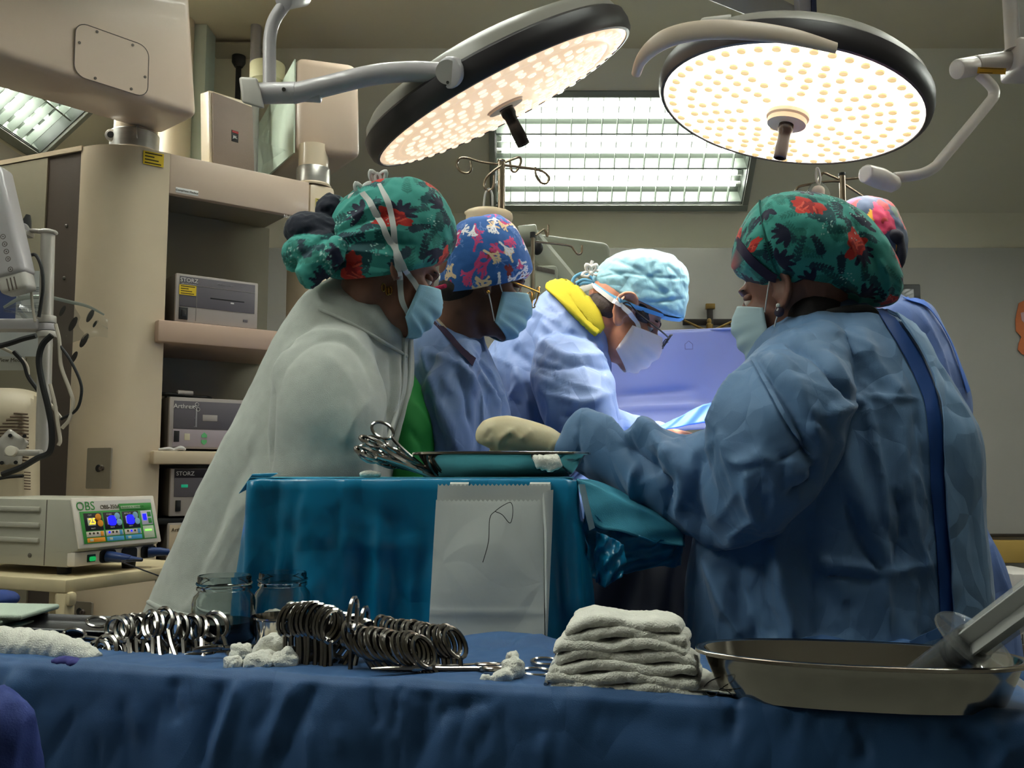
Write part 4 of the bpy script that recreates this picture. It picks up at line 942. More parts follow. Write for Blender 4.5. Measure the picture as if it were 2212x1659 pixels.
def floral_print(seed):
    random.seed(seed); p = Print(.66, .42, (62, 160, 148)); R = random.uniform
    for _ in range(120): p.frond(R(0, .66), R(0, .42), R(0, 6.3), R(.04, .06), (40, 128, 116), .0022, .014, 9)
    for _ in range(150): p.frond(R(0, .66), R(0, .42), R(0, 6.3), R(.035, .055), random.choice([(22, 78, 84), (24, 58, 72), (20, 90, 88)]), .0030, random.choice((.011, .014)), 7, .0009)
    for _ in range(34):
        x, y, a = R(0, .66), R(0, .42), R(0, 6.3)
        for k in range(5): b = a+(k-2)*.55; p.blob(x+.016*math.cos(b), y+.016*math.sin(b), .016, .0052, b, (26, 30, 58))
    for i in range(7):
        for j in range(4):
            if (i+j) % 2: continue
            x, y = (i+.5)*.66/7+R(-.02, .02), (j+.5)*.105+R(-.02, .02); a = R(0, 6)
            p.blob(x, y, .028, .020, a, (214, 54, 44), .35, R(0, 6)); p.blob(x+.004, y-.003, .016, .010, a+.6, (168, 30, 34), .5, 2)
            for _ in range(5): p.blob(x+R(-.015, .015), y+R(-.015, .015), .010, .0018, R(0, 3), (236, 92, 70))
    for _ in range(40):
        x, y = R(0, .66), R(0, .42)
        for _ in range(12): p.blob(x+random.gauss(0, .008), y+random.gauss(0, .008), .0012, .0012, 0, (176, 220, 212))
    return p
def coral_print(seed):
    random.seed(seed); p = Print(.66, .42, (34, 96, 170)); R = random.uniform
    for _ in range(110): p.coral(R(0, .66), R(0, .42), R(0, 6.3), R(.011, .018), (92, 132, 200), .0017, 4)
    for _ in range(44): p.blob(R(0, .66), R(0, .42), .016, .008, R(0, 3), (140, 44, 44), .5, R(0, 6))
    for c, n in (((204, 62, 120), 70), ((232, 206, 164), 56), ((236, 236, 240), 80), ((220, 74, 130), 26), ((240, 240, 244), 36)):
        for _ in range(n): p.coral(R(0, .66), R(0, .42), R(0, 6.3), R(.010, .017), c, .0030, 4)
    return p
def patch_print(seed):
    random.seed(seed); p = Print(.66, .62, (44, 62, 92))
    for _ in range(130): p.blob(random.uniform(0, .66), random.uniform(0, .5), random.uniform(.02, .05), random.uniform(.012, .03), random.uniform(0, 3), random.choice([(176, 40, 40), (150, 34, 44), (226, 168, 44), (40, 66, 96), (196, 46, 90), (60, 84, 70)]), .25, random.uniform(0, 6))
    for _ in range(20):
        y = random.uniform(0, .6); p.line([(x, y+.02*math.sin(x*20+y*9)) for x in np.linspace(0, .3, 16)], .0016, .0016, (236, 190, 70))
    return p
def raycaster(vf):
    tree = BVHTree.FromPolygons(np.asarray(vf[0]).tolist(), [list(f) for f in vf[1]]); o = Vector((0, 0, CAMZ))
    def cast(px, py):
        d = (Vector(at(px, py, 1.0))-o).normalized(); h = tree.ray_cast(o, d)
        return (np.array(h[0][:]), np.array(h[1][:])) if h[0] is not None else None
    return cast
def strip_on(cast, A, B, off=.004, nu=6, nv=24, t=.0015):
    """a cloth strip lying on a surface, between two drawn edges A and B"""
    A = smooth_path([np.array((*a, 0.)) for a in A], 8); B = smooth_path([np.array((*b, 0.)) for b in B], 8)
    ia = np.linspace(0, len(A)-1, nv); ib = np.linspace(0, len(B)-1, nv)
    pa = np.array([[np.interp(i, range(len(A)), [p[k] for p in A]) for k in (0, 1)] for i in ia]); pb_ = np.array([[np.interp(i, range(len(B)), [p[k] for p in B]) for k in (0, 1)] for i in ib])
    P = np.zeros((nv, nu, 3)); ok = np.zeros((nv, nu), bool); Q = np.zeros((nv, nu, 2))
    for j in range(nv):
        for i in range(nu):
            u = i/(nu-1); q = pa[j]*(1-u)+pb_[j]*u; h = cast(*q); Q[j, i] = q
            if h is not None:
                n = h[1] if h[1]@(h[0]-V3(0, 0, CAMZ)) < 0 else -h[1]; P[j, i] = h[0]+n*off; ok[j, i] = True
    G = np.argwhere(ok)
    for j, i in np.argwhere(~ok):
        g = G[np.argmin(np.abs(G[:, 0]-j)*3+np.abs(G[:, 1]-i))]; P[j, i] = at(Q[j, i][0], Q[j, i][1], P[g[0], g[1]][1])
    I = np.arange(nu*nv).reshape(nv, nu); F = np.stack((I[:-1, :-1], I[:-1, 1:], I[1:, 1:], I[1:, :-1]), -1).reshape(-1, 4)
    return thick((P.reshape(-1, 3), [tuple(f) for f in F.tolist()]), t)
def mask_vf(M, sc=1.0, out=0., side=.034):
    def fn(U, W):
        a = U*2-1; b = W
        cx = np.interp(b, (0, .2, .5, .8, 1), (.109, .129, .122, .107, .080))+out; cz = np.interp(b, (0, .2, .5, .8, 1), (.003, -.026, -.064, -.098, -.114))
        sx = side+0*b; sz = np.interp(b, (0, 1), (-.022, -.092)); w_ = np.abs(a)**2.5
        P = np.stack((cx+(sx-cx)*w_, np.sign(a)*np.abs(a)**.9*(.071-.006*b), cz+(sz-cz)*w_), -1)
        P[..., 0] += .0026*np.sin(b*24)*(1-np.abs(a)**4)*(b > .15)*(b < .95); return P
    V, F = grid(fn, 41, 36); M2 = np.array(M).copy(); M2[:3, :3] *= sc
    return xf(M2, thick((V, F), .0014))
def bow(c, up, r=.022, seed=0):
    """a small ribbon bow"""
    random.seed(seed); S = []
    for a in (-1.2, -.2, .9, 2.2):
        d = nrm(V3(math.cos(a+1.2), -.25, math.sin(a+1.2))); s = nrm(np.cross(d, (0, 1, 0)))
        S.append(tube(smooth_path([c, c+d*r*.6+s*r*.3, c+d*r*1.15, c+d*r*.6-s*r*.25, c], 4), [.002, .004, .005, .004, .002], 6, flat=((0, 1, 0), .3)))
    return join(ell(c, (.006, .005, .006)), *S)
BODY = {}
def person(label, M, sc, skin, body_parts, foot, legtop, trouser, ear=1.0, voxel=.0055, shoe=(60, 64, 70)):
    """an Empty at the feet; the body (head to ankles) is one continuous mesh"""
    t = thing('person', label, 'person', (foot[0], foot[1], 0), 'the surgical team')
    hs, M2 = head_shapes(M, sc, ear); legs = []
    hx, hy, hz = legtop; fd = nrm(V3(M[0, 0], M[1, 0], 0)); ld = V3(-fd[1], fd[0], 0)
    trs, shoes = [], []
    for s in (1, -1):
        ft = V3(foot[0], foot[1], 0)+ld*.10*s; hp = V3(hx, hy, hz)+ld*.085*s; kn = (ft+hp)/2+fd*.02
        legs.append(tube([hp, kn, ft+V3(0, 0, .10)], [.085, .058, .036], 14)); legs.append(tube([ft+V3(0, 0, .09)-fd*.02, ft+V3(0, 0, .035)+fd*.10], [.036, .03], 10, flat=((0, 0, 1), .8)))
        trs.append(tube(smooth_path([hp+V3(0, 0, .02), kn, ft+V3(0, 0, .06)], 5), [.098, .080, .066], 18))
        shoes.append((ft, fd))
    body = fuse(join(hs, *body_parts, *legs), voxel, 3, .5); body = eye_sockets(body, M2)
    ob('body', body, skin, t, sharp=0); BODY[t] = body
    ob('trousers', fuse(join(*trs, ell((hx, hy, hz), (.16, .12, .10))), .012, 3), trouser, t, sharp=0)
    ms = pm('clog_%d%d%d' % shoe, shoe, .5)
    for ft, fd_ in shoes:
        ob('shoe', fuse(join(tube([ft-fd_*.06+V3(0, 0, .045), ft+fd_*.05+V3(0, 0, .045), ft+fd_*.16+V3(0, 0, .035)], [.045, .045, .036], 14), tube([ft-fd_*.075+V3(0, 0, .014), ft+fd_*.18+V3(0, 0, .014)], [.042, .042], 12, flat=((0, 0, 1), .33))), .006, 2), ms, t, sharp=0)
    for s in (1, -1):
        e = ob('eye', ell(L(M2, .069, .031*s, .003), (.0118*sc,)*3, 14, 10), pm('eye_white', (214, 206, 198), .2, var=0), t, sharp=0)
        ob('iris', ell(L(M2, .0775, .031*s, .002), (.0048*sc,)*3, 10, 6), pm('iris_dark', (36, 24, 18), .1, var=0), e, sharp=0)
        ob('eyelid', xf(M2, fuse(join(ell((.0685, .031*s, .0095), (.0125, .0165, .0085)), ell((.067, .031*s, -.0075), (.0125, .0155, .0065))), .0015, 2)), skin, e, sharp=0)
        ob('eyebrow', xf(M2, tube(smooth_path([(.090, .014*s, .022), (.087, .030*s, .027), (.074, .046*s, .023)], 4), [.002, .0032, .0015], 6)), pm('brow_hair', (30, 24, 22), .8), t, sharp=0)
    return t, M2
m_gown = pm('blue_gown', (90, 126, 166), .62, var=.05, vscale=5, bump=.12, bscale=900, sheen=.15, crumple=(11, .5, .03))
m_gown2 = pm('lavender_blue_gown', (116, 144, 194), .55, var=.05, vscale=5, bump=.12, bscale=900, sheen=.2, crumple=(10, .5, .03))
m_gown3 = pm('violet_blue_gown', (98, 124, 184), .6, var=.05, vscale=5, bump=.1, bscale=900, crumple=(9, .5, .03))
m_gdark = pm('deep_blue_lining', (22, 66, 132), .6, var=.05)
m_fleece = pm('white_fleece', (202, 206, 198), .95, var=.06, vscale=40, bump=.5, bscale=900, sheen=.5)
m_scrub = pm('navy_trousers', (34, 44, 66), .8, var=.08)
m_floral = attr_mat('floral_cap_cloth'); m_mask = pm('mask_blue', (150, 196, 214), .7, var=.04, bump=.1, bscale=500)
m_maskw = pm('mask_white', (222, 224, 222), .7, var=.03); m_strap = pm('mask_strap', (214, 214, 210), .7, var=.03)
m_gold = pm('gold', (212, 160, 80), .25, metal=.9, var=0); m_glove = pm('latex_glove', (222, 208, 170), .45, var=.05, vscale=20, bump=.05, sub=.1)
m_hair = pm('dark_hair', (26, 20, 20), .6, var=.3, vscale=60, bump=.5, bscale=300, stretch=(1, 1, 6))
m_glass = pm('spectacle_lens', (240, 244, 244), .03, var=0, trans=1., ior=1.1, alpha=.35)
def paint_xyz(V, pr, ax=(0, 2), off=(0, 0)): return pr.sample((V[:, ax[0]]+5+off[0]) % .66, (V[:, ax[1]]+5+off[1]) % .41)
def cap_obj(parent, S, pr, n=380, k=44, wr=.0022, fl=(), name='scrub_cap', seed=0., mat=None):
    (V, F), U, Vc, n_, m_ = dense(S, n, k)
    Nn = vnormals(V, F); V = V+Nn*(wr*vnoise(V, 28, seed)+wr*.7*vnoise(V, 60, seed+4))[:, None]
    if fl: V, F = folds((V, F), fl)
    o = ob(name, (V, F), mat or m_floral, parent, sharp=0, cols=pr.sample(U, Vc)); return o, (V, F)
# ------------------------------------------------------------------ woman in the white fleece
sk1 = skin_mat('skin_brown_warm', (140, 94, 76))
f1 = (.84, .39, -.375); H1 = head_frame(at(842, 583, 1.90), f1)
T1 = [((722, 600), (850, 640), 1.95, .06), ((655, 645), (884, 690), 1.95, .11), ((600, 730), (892, 770), 1.97, .14), ((545, 840), (890, 850), 1.98, .155), ((490, 950), (880, 925), 1.98, .16),
      ((435, 1060), (860, 1000), 1.98, .165), ((375, 1190), (830, 1130), 1.98, .17), ((320, 1312), (790, 1290), 1.98, .175), ((312, 1336), (780, 1350), 1.98, .175)]
A1 = [((668, 722), (800, 738), 1.84, .06), ((604, 785), (822, 815), 1.81, .080), ((584, 880), (836, 900), 1.795, .085), ((582, 970), (832, 975), 1.795, .08), ((592, 1060), (815, 1050), 1.80, .075), ((640, 1130), (800, 1120), 1.85, .055)]
F1 = [((640, 1120), (740, 1040), 1.83, .05), ((740, 1110), (800, 1040), 1.90, .05), ((830, 1080), (860, 1030), 1.97, .042)]
w1, H1b = person('person in a white fleece jacket and tied floral cap, leaning in beside the pendant', H1, 1.05, sk1,
    [rail(T1, sc=.82), rail(A1, sc=.7), rail(F1, sc=.7), tube([L(H1, -.03, 0, -.05), at(790, 690, 1.95)], [.055, .062], 18), hand_shapes(at(870, 1050, 1.99), (1, .3, -.1), (0, 0, 1), 1, 1., .5)],
    (-.55, 2.0), (-.53, 1.98, .84), m_scrub)
j = fuse(join(rail(T1, 48), rail(A1, 36)), .006, 6)
j = folds(j, [([(588, 850), (600, 790), (650, 735), (720, 716), (780, 750), (822, 830), (835, 900)], .012, .006), ([(600, 860), (612, 800), (660, 752), (722, 734), (775, 766), (808, 840)], .012, -.006),
              ([(560, 900), (535, 980), (560, 1060), (500, 1180), (440, 1290)], .006, .003), ([(585, 1010), (500, 1130), (420, 1290), (375, 1340)], .02, .008), 
              ([(745, 850), (765, 940), (775, 1010)], .02, .005), ([(520, 900), (450, 1050), (380, 1220)], .035, .010), ([(560, 960), (500, 1060), (450, 1190), (390, 1320)], .03, -.010),
              ([(760, 640), (800, 700), (840, 760), (850, 800)], .010, -.005), ([(700, 630), (770, 660), (840, 720)], .025, .008), ([(325, 1296), (380, 1320), (430, 1335)], .004, -.003),
              ([(590, 830), (586, 900), (583, 1020)], .010, -.012), ([(838, 880), (832, 950), (815, 1020)], .010, -.010), ([(800, 860), (770, 900), (740, 960)], .012, .005), ([(690, 760), (740, 800), (780, 870)], .015, .004),
              ([(872, 760), (868, 860), (850, 960)], .006, -.005), ([(860, 770), (856, 860), (838, 950)], .006, .005), ([(845, 780), (842, 860), (825, 940)], .006, -.004)])
j = drapify(drapify(j, .004, 5, (1, 1, .5), 3.), .0015, 16, (1, 1, .5), 5.)
ob('fleece_jacket', j, m_fleece, w1, sharp=0); cj = raycaster(j)
# stand-up collar
def edge_tube(cast, pts, r, off=.003):
    P = [cast(*p) for p in pts]; ys = [h[0][1] for h in P if h]; Ym_ = ys[0]
    return tube(smooth_path([(h[0]+V3(0, -off, 0)) if h else at(p[0], p[1], Ym_) for h, p in zip(P, pts)], 6), r, 8)
ob('zip_edge', edge_tube(cj, [(884, 715), (884, 770), (882, 830), (870, 895), (850, 960), (842, 1000)], .0055), m_fleece, w1, sharp=0)
ob('zip_edge', edge_tube(cj, [(872, 730), (872, 780), (868, 835), (856, 895), (836, 955), (826, 1000)], .0045), m_fleece, w1, sharp=0)
ob('collar_seam', edge_tube(cj, [(690, 668), (740, 690), (800, 722), (850, 752), (880, 770)], .0035), m_fleece, w1, sharp=0)
ob('hem_band', edge_tube(cj, [(322, 1300), (360, 1318), (420, 1332), (500, 1342)], .005), m_fleece, w1, sharp=0)
CS = [((700, 590), (782, 610), (1.98, 1.90), .075), ((712, 600), (800, 640), (1.96, 1.88), .085), ((735, 640), (850, 700), (1.95, 1.87), .09), ((760, 690), (880, 760), (1.95, 1.88), .085)]
cols_ = 0; col_ = [((716, 566), (868, 640), 1.95, .080), ((715, 612), (882, 668), 1.95, .088), ((690, 650), (897, 702), 1.95, .10), ((672, 685), (893, 760), 1.96, .105)]
cv, cf = dense(col_, 96, 10)[0]
cv = cv+vnormals(cv, cf)*(.004+.003*vnoise(cv, 14, 2))[:, None]
ob('collar', (cv, cf), m_fleece, w1, sharp=0)
G1 = [((830, 770), (890, 800), 2.05, .07), ((830, 840), (920, 854), 2.06, .10), ((830, 900), (946, 912), 2.06, .12), ((830, 955), (952, 960), 2.06, .125), ((830, 1020), (950, 1030), 2.06, .12), ((830, 1100), (930, 1110), 2.06, .11)]
g = folds(fuse(rail(G1, 36), .006, 4), [([(890, 870), (915, 900), (930, 940)], .012, .006), ([(885, 930), (910, 960), (915, 985)], .012, -.006)])
ob('green_shirt', g, pm('green_shirt_cloth', (30, 132, 58), .75, var=.06), w1, sharp=0)
fpr = floral_print(3)
C1 = [((840, 393), (892, 389), 1.90, .02), ((778, 412), (932, 402), 1.90, .068), ((728, 450), (967, 440), 1.90, .095), ((702, 500), (985, 484), 1.90, .106), ((692, 548), (985, 520), 1.90, .104), ((702, 588), (972, 548), 1.90, .096, 30), ((720, 598), (962, 560), 1.90, .088, 36)]
c1o, c1v = cap_obj(w1, C1, fpr, fl=[([(722, 500), (790, 455), (850, 430)], .010, -.006), ([(725, 520), (800, 500), (880, 500)], .010, -.006), ([(725, 540), (800, 545), (880, 560)], .009, -.006), ([(720, 480), (770, 430), (810, 410)], .009, -.005),
    ([(730, 530), (810, 525), (900, 530)], .009, .005), ([(728, 560), (800, 575), (860, 585)], .008, .005), ([(725, 505), (800, 475), (860, 462)], .010, .005)], seed=1.)
kn = fuse(join(tube(smooth_path([at(735, 520, 1.86), at(690, 500, 1.85), at(650, 495, 1.85), at(628, 510, 1.87)], 4), [.035, .036, .034, .016], 14), tube(smooth_path([at(735, 530, 1.84), at(700, 560, 1.82), at(672, 590, 1.82), at(690, 606, 1.83)], 4), [.026, .034, .032, .022], 14),
    tube(smooth_path([at(720, 520, 1.84), at(670, 540, 1.83), at(640, 548, 1.84), at(640, 580, 1.86)], 4), [.03, .034, .030, .02], 14), tube(smooth_path([at(740, 470, 1.88), at(712, 450, 1.87), at(705, 470, 1.87)], 4), [.03, .032, .02], 12), tube(smooth_path([at(735, 525, 1.80), at(722, 545, 1.79), at(730, 570, 1.80)], 4), [.02, .022, .014], 12)), .0032, 3)
kn = drapify(kn, .004, 26, (1, 1, 1), 5.)
kc = paint_xyz(kn[0], fpr); nv_ = (kn[0][:, 2] > at(690, 516, 1.85)[2]+.01*vnoise(kn[0], 20)) & (kn[0][:, 0] < at(735, 500, 1.86)[0]); kc = kc.copy(); kc[nv_] = lin(18, 24, 44)[:3]
ob('cap_knot', kn, m_floral, w1, sharp=0, cols=kc)
ob('mask', mask_vf(H1b, side=.05), m_mask, w1, sharp=0)
cb1 = raycaster(join(c1v, BODY[w1]))
ob('mask_strap', strip_on(cb1, [(880, 690), (862, 650), (857, 600), (848, 540), (838, 460), (816, 402)], [(888, 686), (873, 648), (869, 600), (860, 535), (850, 455), (824, 400)], .005, 3, 30), m_strap, w1)
ob('mask_strap', strip_on(cb1, [(903, 640), (872, 590), (835, 520), (800, 450), (780, 420)], [(910, 632), (882, 584), (846, 514), (812, 446), (790, 416)], .007, 3, 30), m_strap, w1)
ob('strap_bow', bow(at(817, 398, 1.845), None, .026, 1), m_strap, w1, sharp=0); ob('strap_bow', bow(at(784, 422, 1.835), None, .024, 2), m_strap, w1, sharp=0)
ob('strap_loop', tube(smooth_path([at(818, 398, 1.84), at(810, 385, 1.84), at(814, 374, 1.84), at(822, 382, 1.84), at(820, 398, 1.84)], 4), .0035, 6, flat=((0, 1, 0), .35)), m_strap, w1)
for k, (px, py) in enumerate(((829, 622), (838, 630), (843, 628))):
    h = cb1(px, py); q = h[0] if h else at(px, py, 1.82)
    ob('earring', tube([q+V3(0, -.004, 0)+.008*V3(math.cos(a)*.4, math.cos(a)*.3, math.sin(a)) for a in np.linspace(0, 2*PI, 14, endpoint=False)], .0014, 6, closed=True), m_gold, w1)
# ------------------------------------------------------------------ woman in the coral cap
sk2 = skin_mat('skin_brown_deep', (112, 74, 58))
H2 = head_frame(at(1041, 614, 2.15), (.93, .28, -.22))
T2 = [((940, 690), (1045, 735), 2.2, .06), ((905, 715), (1062, 775), 2.2, .11), ((885, 780), (1085, 830), 2.2, .135), ((872, 880), (1102, 900), 2.2, .15), ((866, 1000), (1112, 1000), 2.2, .155), ((860, 1150), (1120, 1150), 2.2, .16), ((850, 1320), (1130, 1320), 2.2, .165)]
A2 = [((960, 760), (1040, 750), 2.09, .05), ((915, 830), (1030, 815), 2.06, .065), ((905, 900), (1028, 900), 2.05, .065), ((915, 980), (1025, 980), 2.05, .06), ((930, 1050), (1030, 1040), 2.07, .05)]
w2, H2b = person('person in a blue gown with a coral-print cap and gold glasses', H2, 1.03, sk2,
    [rail(T2, sc=.82), rail(A2, sc=.68), tube([L(H2, -.035, 0, -.05), at(985, 745, 2.18)], [.052, .058], 18), hand_shapes(at(1000, 1060, 2.08), (.8, .3, -.3), (0, -.3, 1), 1, 1., .5)],
    (-.08, 2.25), (-.08, 2.2, .84), m_scrub)
g = fuse(join(rail(T2, 44), rail(A2, 32)), .0065, 4)
g = folds(g, [([(912, 720), (925, 800), (955, 890), (975, 980)], .010, .008), ([(925, 760), (990, 790), (1030, 850), (1035, 985)], .014, .014), ([(960, 760), (1000, 830), (1020, 930)], .012, -.012), ([(1000, 750), (1045, 820), (1085, 890)], .012, .010),
              ([(940, 860), (970, 920), (985, 980)], .014, .012), ([(915, 830), (950, 930), (965, 980)], .01, -.010), ([(1035, 780), (1075, 850), (1095, 930)], .012, -.008)])
ob('gown', folds(drapify(g, .0055, 8, (1, 1, .5), 1.), rand_creases(22, 900, 1100, 720, 970, (50, 110), (40, 130), (.004, .008), .005, 8)), m_gown2, w2, sharp=0)
cpr = coral_print(5)
C2 = [((1035, 470), (1085, 467), 2.15, .02), ((990, 487), (1115, 494), 2.15, .07), ((964, 525), (1138, 538), 2.15, .097), ((953, 570), (1150, 575), 2.15, .104), ((948, 608), (1150, 586), 2.15, .10, 10), ((950, 630), (1143, 594), 2.15, .094, 26)]
cap_obj(w2, C2, cpr, wr=.0016, seed=3.)
ob('nape_hair', xf(H2b, fuse(ell((-.05, 0, -.03), (.048, .062, .046)), .004, 2)), m_hair, w2, sharp=0)
ob('mask', mask_vf(H2b), m_mask, w2, sharp=0)
ob('hair_tie', xf(H2b, tube([(-.10, .02, -.045), (-.105, -.02, -.045), (-.09, -.05, -.04)], .005, 8)), pm('magenta_tie', (186, 30, 80), .6), w2)
ob('ear_loop', xf(H2b, tube(smooth_path([(.034, -.069, -.022), (.015, -.078, .005), (.004, -.083, .016)], 4), .0014, 6)), m_strap, w2)
ob('ear_loop', xf(H2b, tube(smooth_path([(.032, -.066, -.09), (.012, -.078, -.055), (.0, -.084, -.034)], 4), .0014, 6)), m_strap, w2)
ob('earring', xf(H2b, ell((-.001, -.088, -.036), (.0045,)*3, 10, 6)), m_gold, w2)
def spectacles(parent, M2, mat, r=.021, x=.122, z=.003, tw=.0013):
    gl = ob('spectacle_frame', xf(M2, join(*[tube([(x-.006*abs(math.cos(a))*0-.004*(s*math.cos(a) > .5), s*.031+r*math.cos(a), z+r*.92*math.sin(a)) for a in np.linspace(0, 2*PI, 24, endpoint=False)], tw, 6, closed=True) for s in (1, -1)],
        tube([(x, .010, z+.003), (x+.003, 0, z+.006), (x, -.010, z+.003)], tw, 6))), mat, parent)
    for s in (1, -1):
        ob('temple', xf(M2, tube(smooth_path([(x-.002, s*(.031+r), z+.005), (x-.03, s*.066, z+.006), (.03, s*.078, z+.008), (-.005, s*.086, z+.014), (-.02, s*.086, z-.006)], 4), tw*1.3, 6)), mat, gl)
        ob('lens', xf(M2, lathe([(r*.98, 0), (r*.5, .001), (.001, .0015)], 20, frame((x, s*.031, z), (0, 1, 0), (0, 0, .92)), cap=False)), m_glass, gl, sharp=0)
spectacles(w2, H2b, m_gold, .027, .124, -.002, .0017)
bd = []
cb2 = raycaster(BODY[w2])
for k in range(26):
    t = k/25; q = cb2(np.interp(t, (0, .3, 1), (934, 950, 985)), np.interp(t, (0, .3, 1), (678, 695, 735)))
    if q: bd.append(ell(q[0]+V3(0, -.003, 0), (.0032,)*3, 8, 5))
if bd: ob('bead_necklace', join(*bd), pm('pearl_bead', (200, 186, 160), .3), w2, kind='stuff')
ob('undershirt_edge', strip_on(raycaster(join(BODY[w2], g)), [(930, 684), (965, 715), (1000, 752), (1025, 775)], [(926, 690), (958, 724), (994, 764), (1018, 792)], .004, 3, 16), pm('plum_cloth', (52, 36, 62), .8), w2)
# ------------------------------------------------------------------ surgeon
sk3 = skin_mat('skin_tan', (186, 128, 100))
H3 = head_frame(at(1346, 680, 2.40), (.82, -.02, -.57))
T3 = [((1268, 660), (1318, 752), 2.42, .06), ((1212, 618), (1318, 800), 2.44, .12), ((1150, 648), (1318, 860), 2.46, .155), ((1088, 710), (1300, 930), 2.48, .165), ((1030, 800), (1260, 1010), 2.5, .17), ((985, 920), (1230, 1090), 2.5, .17), ((970, 1080), (1220, 1200), 2.5, .17), ((960, 1300), (1220, 1330), 2.5, .17)]
A3 = [((1160, 740), (1300, 760), 2.31, .06), ((1145, 800), (1322, 810), 2.27, .08), ((1160, 870), (1330, 850), 2.24, .08), ((1185, 930), (1335, 890), 2.22, .072), ((1230, 985), (1345, 930), 2.22, .062)]
B3 = [((1230, 900), (1250, 980), 2.22, .06), ((1310, 880), (1320, 960), 2.24, .055), ((1380, 900), (1390, 960), 2.3, .048), ((1430, 910), (1436, 950), 2.36, .04)]
w3, H3b = person('surgeon in a pale blue disposable cap and black glasses, bent over the operating field', H3, 1.06, sk3,
    [rail(T3, sc=.82), rail(A3, sc=.66), rail(B3, sc=.66), tube([L(H3, -.04, 0, -.04), at(1270, 730, 2.43)], [.058, .066], 18), hand_shapes(at(1440, 935, 2.38), (.8, .5, -.2), (0, -.2, 1), 1, 1.05, .6)],
    (.02, 2.55), (-.02, 2.5, .86), m_scrub, ear=1.25)
g = fuse(join(rail(T3, 44), rail(A3, 32), rail(B3, 26)), .0065, 4)
g = folds(g, [([(1165, 690), (1210, 730), (1270, 745)], .012, .010), ([(1150, 720), (1220, 770), (1300, 770)], .014, .012), ([(1100, 750), (1160, 790), (1220, 790)], .014, -.010), ([(1180, 800), (1260, 790), (1318, 800)], .010, -.008),
              ([(1165, 830), (1190, 880), (1180, 960)], .012, .012), ([(1110, 790), (1140, 860), (1150, 960)], .016, .014), ([(1060, 800), (1100, 880), (1110, 970)], .016, -.014), ([(1200, 850), (1260, 870), (1320, 850)], .012, .008),
              ([(1210, 900), (1250, 900), (1290, 880)], .01, -.008), ([(1130, 660), (1190, 690), (1250, 720)], .01, .006), ([(1225, 640), (1260, 690), (1300, 730)], .008, -.006)])
ob('gown', folds(drapify(g, .006, 8, (1, 1, .8), 8.), rand_creases(34, 1060, 1330, 650, 970, (10, 120), (40, 120), (.004, .008), .005, 9)), m_gown2, w3, sharp=0)
m_dcap = pm('disposable_cap_blue', (138, 190, 206), .65, var=.05, vscale=14, bump=.12, bscale=500, sheen=.1, crumple=(17, .3, .016))
C3 = [((1375, 541), (1418, 545), 2.40, .03), ((1335, 548), (1458, 560), 2.40, .07), ((1300, 568), (1484, 588), 2.40, .092), ((1280, 597), (1487, 640), 2.40, .097), ((1282, 614), (1480, 680), 2.40, .094, 8), ((1288, 622), (1474, 691), 2.40, .09, 10)]
(V_, F_), *_r = dense(C3, 200, 20); V_, F_ = folds((V_, F_), [([(1290, 600), (1350, 590), (1430, 600), (1484, 600)], .004, .003), ([(1330, 560), (1390, 590), (1440, 640)], .006, .004), ([(1400, 545), (1410, 590), (1420, 640)], .005, .0035), ([(1340, 600), (1380, 640)], .008, .004), ([(1395, 655), (1440, 650), (1480, 645)], .004, .003), ([(1310, 580), (1350, 600), (1360, 630)], .006, .004), ([(1440, 570), (1470, 600)], .006, .003)])
V_ = V_+vnormals(V_, F_)*(.0022*(1-2*np.abs(vnoise(V_, 30, 2.)))+.0012*vnoise(V_, 80, 1.))[:, None]
c3v = (V_, F_); ob('disposable_cap', c3v, m_dcap, w3, sharp=0)
cb3 = raycaster(join(c3v, BODY[w3]))
ob('cap_band', strip_on(cb3, [(1286, 612), (1330, 640), (1390, 664), (1440, 680), (1474, 686)], [(1286, 620), (1330, 649), (1390, 673), (1440, 688), (1474, 692)], .004, 3, 30), pm('cap_band_blue', (110, 176, 214), .6), w3)
ob('mask_strap', strip_on(cb3, [(1282, 612), (1320, 640), (1352, 664), (1376, 690), (1388, 730)], [(1282, 621), (1316, 648), (1346, 672), (1368, 694), (1380, 734)], .007, 3, 30), m_strap, w3)
ob('cap_tie', tube(smooth_path([at(1285, 606, 2.40), at(1262, 590, 2.39), at(1240, 600, 2.39), at(1236, 622, 2.39), at(1258, 612, 2.38), at(1284, 612, 2.38), at(1262, 604, 2.38), at(1244, 612, 2.38)], 5), .004, 8, flat=((0, 1, 0), .5)), MATS['cap_band_blue'], w3)
ob('strap_bow', bow(at(1277, 590, 2.37), None, .022, 5), m_maskw, w3, sharp=0)
ob('strap_tail', tube([at(1278, 590, 2.37), at(1276, 575, 2.37), at(1280, 563, 2.37)], [.006, .006, .005], 6, flat=((0, 1, 0), .3)), m_maskw, w3)
ob('strap_tail', tube(smooth_path([at(1280, 618, 2.36), at(1255, 626, 2.36), at(1242, 634, 2.36)], 3), [.008, .009, .007], 6, flat=((0, 1, 0), .3)), m_maskw, w3)
ob('hair', xf(H3b, fuse(join(ell((-.042, 0, -.012), (.056, .070, .045)), ell((.035, 0, .012), (.035, .0755, .022)), ell((.012, 0, .028), (.06, .0765, .022))), .004, 2)), pm('greying_hair', (58, 50, 48), .7, var=.35, vscale=90, bump=.5, bscale=350, stretch=(1, 1, 5)), w3, sharp=0)
ob('mask', mask_vf(H3b, 1.0, .004), pm('mask_translucent', (226, 218, 216), .6, var=.04, trans=.25, ior=1.1), w3, sharp=0)
spectacles(w3, H3b, pm('black_frame', (30, 26, 26), .3), .022, .126, .0, .0016)
